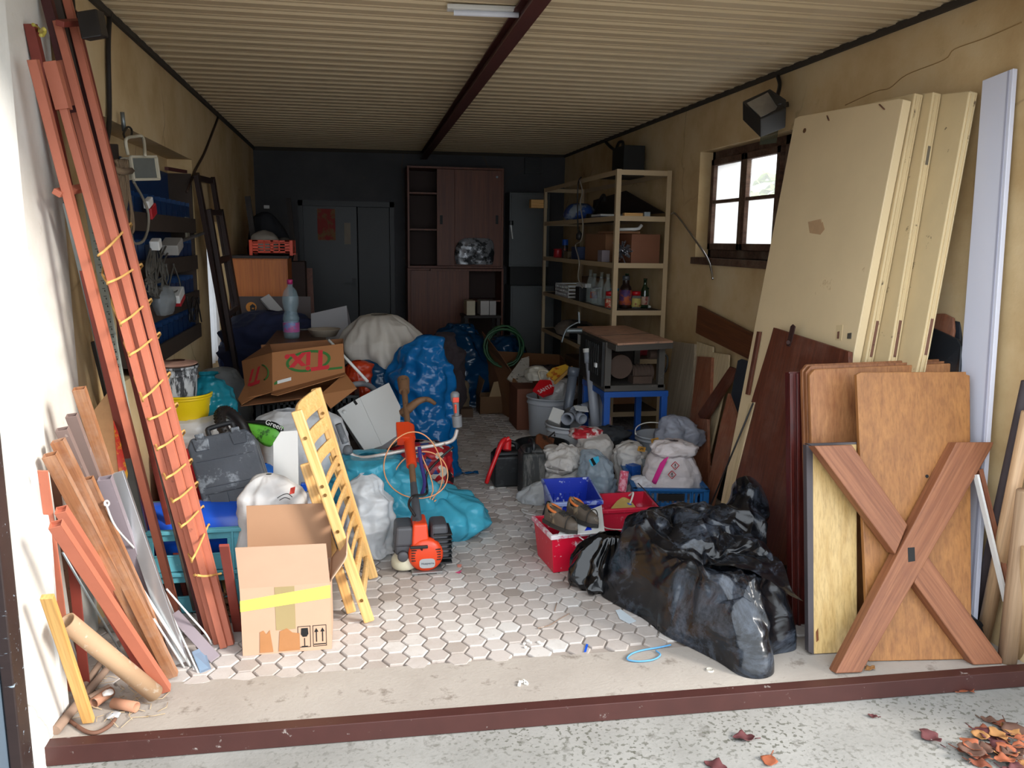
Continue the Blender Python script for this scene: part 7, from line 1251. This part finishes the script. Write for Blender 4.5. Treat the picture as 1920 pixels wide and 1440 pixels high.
board('plank', 'weathered grey plank next to the shelf at the right wall', LP(2.38, 2.50, .9), [(1262, 640), (1302, 645), (1298, 752), (1282, 860), (1234, 860), (1252, 720)], .025, m_gw2, 'plank', 0, up)
board('board', 'pale plywood piece with a dowel mark behind the diagonal red brown bar', LP(2.36, 2.50, .9), [(1330, 660), (1366, 665), (1364, 700), (1330, 850), (1310, 850)], .015, m_ply, 'board', 0, up)
board('board', 'cream plywood strip just under the dark brown slanting plank', LP(2.40, 2.52, .9), [(1306, 640), (1336, 650), (1335, 682), (1306, 680)], .015, m_ply, 'board', 0, up)
board('plank', 'red brown plank standing left of the pale plywood', LP(2.33, 2.48, .9), [(1307, 668), (1334, 670), (1330, 760), (1316, 870), (1280, 870), (1298, 750)], .025, m_rw, 'plank', 0, up)
board('plank', 'diagonal dark red brown bar crossing the pale plywood', LP(2.29, 2.44, .9), [(1368, 687), (1382, 693), (1318, 795), (1308, 776)], .025, m_dw, 'plank', 0, (0, -.5, .8))
board('board', 'dark slate coloured board left of the cream doors', LP(2.25, 2.41, .9), [(1383, 676), (1390, 673), (1404, 678), (1382, 800), (1350, 960), (1328, 960)], .02, m_slate, 'board', 0, up)
board('plank', 'brown board with a rounded top right behind the powder sack', LP(2.24, 2.42, .9), [(1287, 793), (1300, 783), (1326, 786), (1328, 900), (1316, 960), (1290, 960)], .02, m_rw, 'plank', 0, up)
board('plank', 'red brown board with a slanted top in front of the slate board', LP(2.10, 2.30, .9), [(1365, 737), (1384, 790), (1358, 868), (1328, 966), (1318, 966), (1332, 880), (1350, 796)], .02, m_rw, 'plank', 0, up)
# cream doors
m_door = mat('aged_cream_door_paint', 'dac49c', .5, var=.12, vs=2.5, spots='b3936a', sp=.68, ss=5); m_dedge = mat('chipped_cream_door_edge', 'cfb98f', .55, var=.12, spots='5d4a38', sp=.66, ss=16); m_strike = mat('dull_lock_steel', '7f7a6f', .4, .7)
DP = LP(1.99, 2.355, 2.29, 0.0)
def door(name, label, pts, off, m, t=.042):
    r = thing(name, label, 'door', DP.at(*pts[-1], off)); b = B(); P = DP.poly(pts, off); b.slab(P, t, DP.n, up); b.build('door_leaf', m, r, bev=.004); return r, P
d1, P1 = door('room_door', 'cream painted flush door at the front of the leaning door stack', [(1490, 222), (1498, 218), (1686, 184), (1694, 186), (1600, 668), (1527, 1010), (1338, 1010)], 0, m_door)
b = B(); q = DP.at(1509, 245, .001); b.cyl(q, q + DP.n * .004, .012, n=14); b.build('knot_hole', mat('brown_hole', '5b3a20', .9), d1); b = B(); b.slab(DP.poly([(1515, 416), (1541, 410), (1546, 430), (1538, 440), (1518, 437)], .001), .001, DP.n); b.build('bare_wood_scar', mat('bare_wood_scar', 'b5946f', .8, var=.2, vs=18, spots='d8c59c', sp=.6, ss=20), d1)
b = B(); [b.bar(DP.at(x, y, .003), DP.at(x + dx, y + 9, .004), .008, .004) for x, y, dx in ((1551, 217, 3), (1649, 196, 9))]; b.build('bent_nails', m_rust, d1)
b = B(); b.slab(DP.poly([(1568, 610), (1580, 609), (1577, 638), (1566, 638)], .002), .003, DP.n); pk = b.build('keyhole_plate', m_dedge, d1); b = B(); b.slab(DP.poly([(1570, 622), (1574, 621), (1573, 635), (1569, 635)], .003), .002, DP.n); b.build('keyhole', m_rust, pk); b = B(); b.slab(DP.poly([(1589, 625), (1596, 624), (1595, 635), (1588, 635)], .004), .006, DP.n); b.build('latch_plate', m_strike, d1)
for k, (l_, pts, off) in enumerate((('cream door edge showing second in the leaning door stack', [(1610, 198), (1716, 174), (1624, 668), (1552, 1010), (1440, 1010)], -.046), ('cream door edge with metal lock slots, third in the leaning door stack', [(1640, 190), (1750, 172), (1668, 668), (1588, 1010), (1480, 1010)], -.092), ('cream door with a moulded edge, last in the leaning door stack', [(1680, 186), (1818, 170), (1726, 664), (1640, 1010), (1520, 1010)], -.138))):
    dk, P = door('room_door', l_, pts, off, m_dedge)
    b = B(); tp, bt_ = P[1], P[2]; dr = (bt_ - tp); xo = DP.n.cross(dr).normalized(); xo = -xo if xo.y > 0 else xo
    for o2 in (.012, .032): b.bar(tp + dr * .01 - DP.n * o2 + xo * .002, tp + dr * 1.6 - DP.n * o2 + xo * .002, .005, .006, xo)
    b.build('edge_moulding', m_dedge, dk, bev=.001)
    b = B(); [b.bar(tp + dr * f0 - DP.n * .021 + xo * .001, tp + dr * f1 - DP.n * .021 + xo * .001, .016, .005, xo) for f0, f1 in ((.86, 1.0),)]; b.build('lock_slot', m_rust, dk)
    if k == 1: b = B(); b.bar(tp + dr * .2 - DP.n * .021 + xo * .001, tp + dr * .27 - DP.n * .021 + xo * .001, .022, .004, xo); b.build('strike_plate', m_strike, dk)
ED = DP
b = B(); b.bar(DP.at(1424, 622, .012), DP.at(1402, 740, .012), .03, .016, DP.n); tag(b.build('batten', m_dw, bev=.002), 'short dark brown batten leaning flat against the front cream door', 'batten')
board('lath', 'long pale lath leaning between the front cream door and the hooked brown board', LP(1.95, 2.15, 1.3), [(1404, 756), (1414, 754), (1362, 965), (1350, 965)], .02, m_ply, 'lath', .02, up)
rod('black_rod', 'thin black rod slanting in front of the pale lath', 'rod', [LP(1.95, 2.15, 1.3).at(1412, 756, .04), LP(1.95, 2.15, 1.3).at(1324, 968, .04)], .005, m_dkbar)
HP = LP(1.93, 2.11, 1.1)
hbd = thing('cabinet_panel', 'dark red brown wooden panel with an iron hook at its top, before the cream doors', 'panel', HP.at(1420, 1000)); b = B(); b.slab(HP.poly([(1450, 614), (1591, 659), (1591, 740), (1475, 1060), (1335, 1060), (1412, 752), (1408, 754), (1444, 636)]), .022, HP.n, up); b.build('panel', m_dw, hbd, bev=.002)
b = B(); b.slab(HP.poly([(1482, 612), (1486, 608), (1490, 612), (1484, 640), (1480, 650), (1474, 648)], .004), .006, HP.n); b.cyl(HP.at(1478, 642, .004), HP.at(1478, 642, .012), .01, n=12); b.build('iron_hook', mat('rusty_brown_iron', '3c2420', .7, .3), hbd)
# mahogany moulding, stacked table leaves
TP = PL((1.78, 2.79, 0), (2.45, 2.735, 0), (1.8, 2.985, 1.1)); m_mah = wood('deep_mahogany', '3c1310', '5a201a', .35, 1)
r = thing('mahogany_panel', 'deep mahogany moulded panel standing left of the stacked table leaves', 'panel', (2.0, 2.97, 0)); b = B(); b.slab(TP.poly([(1479, 697), (1790, 690), (1790, 1170), (1484, 1180)], -.10), .04, TP.n, (0, 0, 1)); b.build('panel', m_mah, r, bev=.004); b = B(); b.slab(TP.poly([(1481, 700), (1488, 700), (1492, 1178), (1486, 1178)], -.088), .012, TP.n, (0, 0, 1)); b.slab(TP.poly([(1494, 700), (1499, 700), (1502, 1178), (1497, 1178)], -.09), .01, TP.n, (0, 0, 1)); b.build('moulding', m_mah, r, bev=.002)
m_leaf1 = wood('worn_brown_table_leaf', '7a4a2c', 'a06a42', .5, .8, '4a2a22', .35); m_leaf2 = wood('worn_light_brown_leaf', '8f5a34', 'b07a4c', .5, .8, '5a3626', .4)
for k, (l_, off, dx, dy_, m_) in enumerate((('worn brown table leaf with rounded corners, rearmost of the leaf stack', -.062, -2, -14, m_leaf1), ('worn brown table leaf, middle one of the leaf stack', -.032, 0, -6, m_leaf1), ('worn orange brown table leaf, foremost of the leaf stack behind the pine board', 0, 2, 4, m_leaf2))):
    x0, x1 = 1504 + 7 * k, 1802 + 7 * k; y0, y1 = 683 + 3 * k + (3 if k == 2 else 0), 672 + 4 * k; P = [(x0 + 10, y0), (x1 - 8, y1), (x1, y1 + 9), (x1 + 4, 1215), (x0 + 14, 1185), (x0, y0 + 12)]
    board('table_leaf', l_, TP, P, .026, m_, 'table leaf', off, (0, 0, 1), .006)
PP = PL(G(1629, 1240, .004), G(1821, 1236, .004), AY(1606, 702, 2.84)); m_pine = wood('honey_pine_board', '8c5a30', 'ab7540', .5, .7, '6d4630', .2); pb_ = thing('pine_board', 'honey coloured pine board in front of the table leaves, behind the crossed frame', 'board', G(1725, 1238)); b = B(); b.slab(PP.poly([(1606, 702), (1614, 698), (1812, 697), (1812, 702), (1819, 704), (1822, 1236), (1629, 1240)]), .022, PP.n, (0, 0, 1)); b.build('panel', m_pine, pb_, bev=.003); b = B(); q = PP.at(1738, 893, .0005); b.cyl(q, q - PP.n * -.001, .007, n=14); b.build('drilled_hole', m_slot, pb_)
QP = PL(G(1524, 1227, .004), G(1606, 1222, .004), AY(1514, 832, 2.80)); yb_ = thing('veneer_board', 'pale yellow wood board with a dark metal edge, left of the pine board', 'board', G(1560, 1226)); b = B(); b.slab(QP.poly([(1524, 836), (1606, 833), (1607, 1222), (1526, 1226)]), .024, QP.n, (0, 0, 1)); b.build('panel', wood('pale_yellow_veneer', 'b5935a', 'cfb17a', .4, .6), yb_, bev=.001); b = B(); b.slab(QP.poly([(1512, 834), (1524, 836), (1526, 1227), (1516, 1222)], .001), .028, QP.n, (0, 0, 1)); b.slab(QP.poly([(1512, 832), (1606, 829), (1606, 833), (1524, 836)], .001), .026, QP.n); b.build('edge_strip', mat('sooty_edge_strip', '4c4648', .5, .2, var=.25), yb_)
b = B(); b.slab(QP.poly([(1530, 1185), (1534, 1178), (1535, 1200), (1531, 1204)], .001), .001, QP.n); b.build('scratch', mat('scratch_brown', '6b3d20', .9), yb_)
# crossed trestle frame
XP = PL(G(1570, 1263, .002), G(1850, 1246, .002), AY(1830, 829, 2.68)); m_x = wood('red_brown_trestle_wood', '7c4a30', '9d6747', .55, 1, '6b4034', .4); xf = thing('crossed_frame', 'X shaped red brown wooden trestle frame standing on the sill at right', 'frame', G(1715, 1255))
Bp = [(1794, 829), (1864, 829), (1860, 840), (1616, 1261), (1567, 1263), (1572, 1252)]; Ap = [(1527, 836), (1598, 834), (1880, 1236), (1880, 1245), (1826, 1247)]
b = B(); b.slab(XP.poly(Bp, .012), .055, XP.n, XP.at(1600, 1240) - XP.at(1820, 840)); b.build('front_beam', m_x, xf, bev=.004)
b = B(); A0 = XP.poly([(1527, 836), (1598, 834), (1702, 984), (1679, 1040)], .004); b.slab(A0, .055, XP.n, XP.at(1680, 1040) - XP.at(1530, 840)); b.build('upper_brace', m_x, xf, bev=.004)
b = B(); b.slab(XP.poly([(1738, 1040), (1880, 1236), (1880, 1245), (1826, 1247), (1714, 1092)], .004), .055, XP.n, XP.at(1850, 1240) - XP.at(1720, 1060)); b.build('lower_brace', m_x, xf, bev=.004)
b = B(); b.slab(XP.poly([(1702, 1027), (1715, 1026), (1716, 1052), (1703, 1054)], .0125), .001, XP.n); b.build('mortise', m_slot, xf)
# white plank, chair shells, poles
WP_ = LP(2.46, 2.52, 2.29); wpk = thing('white_plank', 'tall white plastic covered plank leaning on the right wall', 'plank', WP_.at(1800, 1150)); b = B(); b.slab(WP_.poly([(1842, 151), (1900, 128), (1812, 1350), (1750, 1350)]), .02, WP_.n, up); b.build('panel', mat('cold_white_pvc', 'd2d4e2', .3, var=.02), wpk, bev=.002); b = B(); b.slab(WP_.poly([(1889, 133), (1893, 131), (1807, 1350), (1803, 1350)], .001), .003, WP_.n); b.build('groove_line', mat('pale_grey_line', 'a9abbd', .4), wpk)
SP_ = LP(2.27, 2.455, 1.0)
for l_, pts, off, m_ in (('brown curved plywood seat shell behind the black one, beside the white plank', [(1746, 588), (1770, 588), (1786, 596), (1788, 620), (1770, 720), (1720, 720)], -.02, m_rw), ('black curved plywood seat shell between the cream doors and the white plank', [(1742, 612), (1765, 622), (1795, 636), (1802, 648), (1796, 720), (1730, 720)], .0, mat('black_seat_shell', '1d2126', .4, spots='4c5056', sp=.72, ss=12)), ('dark upright board behind the seat shells', [(1786, 600), (1800, 603), (1800, 720), (1784, 720)], -.04, m_slate)):
    P = list(pts); b = B(); base = SP_.poly([P[-1], P[-2]], off); b.slab(SP_.poly(P[:-2], off) + [SP_.at(*P[-2], off), SP_.at(*P[-2], off) + V((-.09, 0, -SP_.at(*P[-2], off).z + .002)), SP_.at(*P[-1], off) + V((-.09, 0, -SP_.at(*P[-1], off).z + .002)), SP_.at(*P[-1], off)], .014, SP_.n, up); tag(b.build('seat_shell', m_, bev=.004), l_, 'seat shell')
def pole(l_, a, z, r0, m, X=2.5, name='pole', r1=None):
    A = AX(*a, X); Z = G(*z, .0); d = A - Z; b = B(); A2 = A + d * .06; b.tube([Z + d * .004, Z + d * .5, A2], [r0, r0, r1 or r0 * .95], 14); tag(b.build(name, m), l_, 'pole')
pole('dark weathered pole leaning rightmost beside the pine board', (1918, 745), (1826, 1190), .023, mat('dark_pole_bark', '3a3032', .8, var=.3, vs=12), 2.47, r1=.017)
pole('smooth pale wooden pole in front of the dark pole at right', (1924, 800), (1842, 1205), .027, wood('pale_pole', 'b08a66', 'c9a680', .5, .8), 2.45)
pole('thick beige pole at the far right of the sill', (1922, 940), (1888, 1240), .034, wood('beige_pole', '9a7c5e', 'b3977a', .7, .8), 2.42)
pole('pale pole cut by the right picture edge', (1930, 1040), (1914, 1232), .03, wood('pale_pole2', 'a98a64', 'c2a279', .6, .8), 2.44)
b = B(); b.bar(AX(1830, 890, 2.40), AX(1886, 1128, 2.47), .022, .01, (-1, 0, 0)); tag(b.build('lath', m_whitep), 'thin white lath slanting behind the dark pole', 'lath')
b = B(); b.bar(AX(1834, 880, 2.44), AX(1892, 1120, 2.50), .03, .02, (-1, 0, 0)); tag(b.build('lath', m_rw), 'thin red brown lath slanting behind the white lath', 'lath')
b = B(); q = G(1880, 1165); blob([(0, .06, .06, 0, 0), (.05, .07, .06, 0, 0), (.12, .04, .04, 0, 0), (.14, .01, .01, 0, 0)], 121, .03, 12, 36, 24, .3, o=V((2.42, 2.66, 0)), b=b); tag(b.build('black_rag', film('black_rag_film', '1b1d21', .3, 0, .5, 10)), 'small black plastic wad between the poles at right', 'plastic')
# ================================================================== black plastic heaps
m_bk = film('glossy_black_film', '08090c', .14, 0, .7, 4); m_bkd = film('dusty_black_film', '0b0c10', .24, 0, .8, 5, 1, '656e7c')
b = B(); blob([(0, .12, .10, 0, 0), (.04, .155, .13, 0, 0), (.12, .15, .12, .01, .01), (.20, .10, .09, .03, .03), (.245, .03, .03, .04, .04)], 131, .04, 3.6, 120, 90, .35, o=(1.14, 3.40, 0), b=b, flat=0, oc=2, fine=.15, pl=.06); tag(b.build('rubbish_bag', m_bk), 'small glossy black rubbish bag right of the front red bucket', 'bag')
bumps = [(1.40, 3.22, .34, .36, .37), (1.55, 3.0, .26, .30, .31), (1.78, 3.30, .12, .14, .52), (1.72, 3.18, .16, .2, .38), (1.645, 2.84, .16, .17, .33), (1.50, 2.66, .13, .16, .24), (1.44, 2.78, .17, .18, .25), (1.20, 3.30, .2, .22, .15), (1.30, 2.98, .16, .2, .15)]
edge = spline([(1.10, 3.34, 0), (1.12, 3.22, 0), (1.20, 3.05, 0), (1.235, 2.90, 0), (1.30, 2.78, 0), (1.36, 2.66, 0), (1.40, 2.55, 0), (1.47, 2.515, 0), (1.54, 2.55, 0), (1.58, 2.66, 0), (1.72, 2.70, 0), (1.745, 2.85, 0), (1.77, 3.0, 0), (1.86, 3.14, 0), (1.90, 3.32, 0), (1.84, 3.46, 0), (1.68, 3.52, 0), (1.45, 3.62, 0), (1.25, 3.55, 0)], 12, True)
nE = len(edge); cen = V((1.48, 3.05, 0)); neck = V((1.50, 2.60, .1))
def heap(u, v):
    e = edge[int(round(u * nE)) % nE]; r = 1 - v; p = cen + (e - cen) * r; z = 0
    s = 0
    for bx, by, rx, ry, h in bumps:
        d = ((p.x - bx) / rx) ** 2 + ((p.y - by) / ry) ** 2; s += (h * max(0, 1 - d * .5) ** .8) ** 5 if d < 2 else 0
    z = s ** .2 * min(1, (1 - r) * 5) ** .5
    an = math.atan2(p.x - neck.x, p.y - neck.y); dist = (p - V((neck.x, neck.y, 0))).length
    q = V((p.x, p.y, z)); k = min(1, (1 - r) * 6)
    z2 = z + k * (.075 * (pleat(q, 4.2, 4) - .4) + .03 * crease(q, 2.6, 3, 2) + .030 * crease(V((an * .9, dist * .25 + .25 * noise.noise(q * 3), 7)), 3.2, 9, 2) * min(1, dist * 4))
    ox = k * (.03 * crease(q + V((3, 1, 2)), 2.4, 5, 2) + .05 * (pleat(q, 4.6, 21) - .4)); oy = k * (.03 * crease(q + V((7, 4, 1)), 2.4, 6, 2) + .06 * (pleat(q, 4.6, 33) - .4))
    return V((p.x + ox, p.y + oy, max(.002, z2)))
b = B(); b.grid(heap, nE, 150, True, True)
def flap(A, Z, tip, sg, sd):                                              # loose tongue of sheeting
    A, Z, tip = V(A), V(Z), V(tip)
    def fn(u, v): p = lerp(lerp(A, Z, u), tip, v ** 1.2) + V((0, 0, .05 * sin(pi * v) * sg)); return p + V((0, 0, .06 * (pleat(p, 5, sd) - .4) * (1 - .6 * v))) + V((.05 * (pleat(p, 6, sd + 3) - .4), 0, 0))
    b.grid(fn, 30, 30)
flap((1.36, 2.86, .30), (1.66, 3.02, .34), G(1503, 1128, .26), 1, 5); flap((1.42, 2.74, .26), (1.60, 2.86, .30), G(1478, 1175, .1), 1.4, 8); flap((1.68, 3.2, .36), (1.86, 3.22, .36), G(1392, 915, .50), -1, 11)
tag(b.build('black_sheeting', m_bkd), 'big heap of dusty black plastic sheeting on the pavers in front of the doors', 'plastic sheet')
# ================================================================== litter on the floor and outside
def scrap(name, l_, cat, pts, m, t=.0015, grp=None): b = B(); b.slab(pts, t, (0, 0, 1)); return tag(b.build(name, m), l_, cat, grp)
scrap('paper_scrap', 'pale blue grey paper scrap lying on the pavers left of the black sheeting', 'paper', [G(x, y, .004) for x, y in ((1154, 1144), (1164, 1142), (1193, 1164), (1180, 1169), (1162, 1160))], mat('pale_blue_paper', 'c3cdd4', .8))
rod('blue_string', 'loop of blue string on the sill left of the black sheeting', 'string', [G(x, y, .006) for x, y in ((1258, 1209), (1235, 1214), (1205, 1219), (1184, 1226), (1176, 1236), (1196, 1240), (1224, 1237), (1238, 1228), (1230, 1220))], .0035, mat('blue_string', '5a97c4', .8))
scrap('blue_scrap', 'tiny blue plastic bit on the pavers near the sill', 'plastic', [G(x, y, .003) for x, y in ((1095, 1222), (1099, 1207), (1103, 1208), (1099, 1222))], m_bblue)
b = B(); q = G(1331, 1257); b.lathe(q, [(.001, .004), (.012, .004), (.0135, .006), (.0155, 0)], 20); tag(b.build('bottle_cap', mat('pale_metal_cap', 'cfc9bd', .4, .3)), 'round metal bottle cap lying on the sill below the black sheeting', 'cap')
m_chip = mat('white_plaster_chip', 'e2ded6', .9)
random.seed(17)
for l_, x, y in (('white plaster crumbs on the pavers below the blue string loop', 1006, 1205), ('white plaster crumbs on the sill in the middle', 983, 1280)):
    b = B()
    for k in range(7): b.box(G(x + random.gauss(0, 7), y + random.gauss(0, 4), .004), (random.uniform(.006, .016), random.uniform(.006, .012), .006), Matrix.Rotation(random.uniform(0, 3), 3, 'Z'))
    o = tag(b.build('plaster_crumbs', m_chip), l_, 'crumbs'); o['kind'] = 'stuff'
m_pet_ = mat('pink_petal', 'd98a78', .8)
scrap('pink_scrap', 'pink scrap on the pavers right of the brush cutter engine', 'scrap', [G(x, y, .004) for x, y in ((854, 1073), (866, 1069), (862, 1075))], mat('hot_pink', 'd04a78', .6)); scrap('coral_scrap', 'coral coloured scrap just above the pink one on the pavers', 'scrap', [G(x, y, .004) for x, y in ((857, 1058), (866, 1058), (864, 1063), (858, 1063))], m_pet_)
for l_, p_ in (('dry twig on the pavers in the middle', ((1008, 1178), (1030, 1172), (1050, 1160), (1068, 1150))), ('short dry twig right of the long one on the pavers', ((1040, 1146), (1044, 1130)))): rod('twig', l_, 'twig', [G(x, y, .004) for x, y in p_], .002, m_stk)
rod('fallen_twig', 'curved thin twig beside the white film on the pavers', 'twig', [G(x, y, .005) for x, y in ((990, 958), (978, 955), (984, 962), (1004, 966))], .003, m_whitep)
m_lf = [mat('leaf_%s' % n, c, .8, var=.3, vs=40) for n, c in (('rust', '7a402a'), ('maroon', '55282a'), ('ochre', '96693a'), ('brown', '5c3f32'), ('orange', '8c4a2c'))]
def leaf(p, s, m, grp, l_, a=None, seed=0):
    random.seed(seed); a = random.uniform(0, 6.28) if a is None else a; ti = random.uniform(.2, .6); b = B(); R = Matrix.Rotation(a, 3, 'Z')
    def fn(u, v): w_ = sin(pi * min(1, v * 1.03)) ** .8 * (.42 + .1 * sin(v * 15)); x = (v - .5); y = (u - .5) * w_ * 1.6; return V(p) + R @ V((x * s, y * s, .004 + s * (ti * (abs(u - .5)) * w_ + .18 * ti * (1 - cos(3 * x)) + .06 * sin(9 * v + seed))))
    b.grid(fn, 7, 11); b.tube([V(p) + R @ V((-.5 * s, 0, .005)), V(p) + R @ V((-.75 * s, .04 * s, .01))], .0015 if s > .03 else .0008, 4); return tag(b.build('fallen_leaf', m, thick=.0008), l_, 'leaf', grp)
z_ = -.062; solo = (((1394, 1386), .075, 1, 'maroon curled leaf lying alone on the apron below the crossed frame'), ((1342, 1438), .08, 1, 'dark leaf at the lower picture edge right of the middle'), ((1442, 1428), .07, 4, 'reddish leaf on the apron near the lower edge, pointing up'), ((1812, 1296), .08, 4, 'rust orange leaf close to the steel edge at right'), ((1636, 1345), .035, 1, 'tiny dark red leaf bit on the apron below the pine board'), ((1743, 1384), .09, 1, 'maroon leaf standing on edge left of the leaf drift'), ((1855, 1353), .06, 3, 'brown leaf on the apron above the leaf drift, further right'), ((1878, 1362), .07, 0, 'rust leaf just above the leaf drift, furthest right'))
for k, (p_, s, mi, l_) in enumerate(solo): leaf(G(*p_, z_), s, m_lf[mi], None, l_, None, k + 40)
leaf(G(1478, 1193, 0), .075, m_lf[4], None, 'curled orange leaf on the sill between the black sheeting and the yellow board', .2, 60); leaf(G(1632, 1255, 0), .05, m_lf[2], None, 'small ochre leaf beside the foot of the crossed frame', .4, 61); leaf(G(1482, 1212, 0), .04, m_lf[1], None, 'dark leaf bits on the sill by the edge of the yellow board', .9, 62)
random.seed(77)
for k in range(26):
    x, y = 1868 + random.gauss(0, 34), 1408 + random.gauss(0, 24)
    leaf(G(min(x, 1935), max(1372, min(y, 1460)), z_ + .004 * (k % 5)), random.uniform(.06, .11), m_lf[k % 5], 'leaf drift at the right', 'dry autumn leaf in the drift at the lower right corner', None, 100 + k)
    random.seed(500 + k)
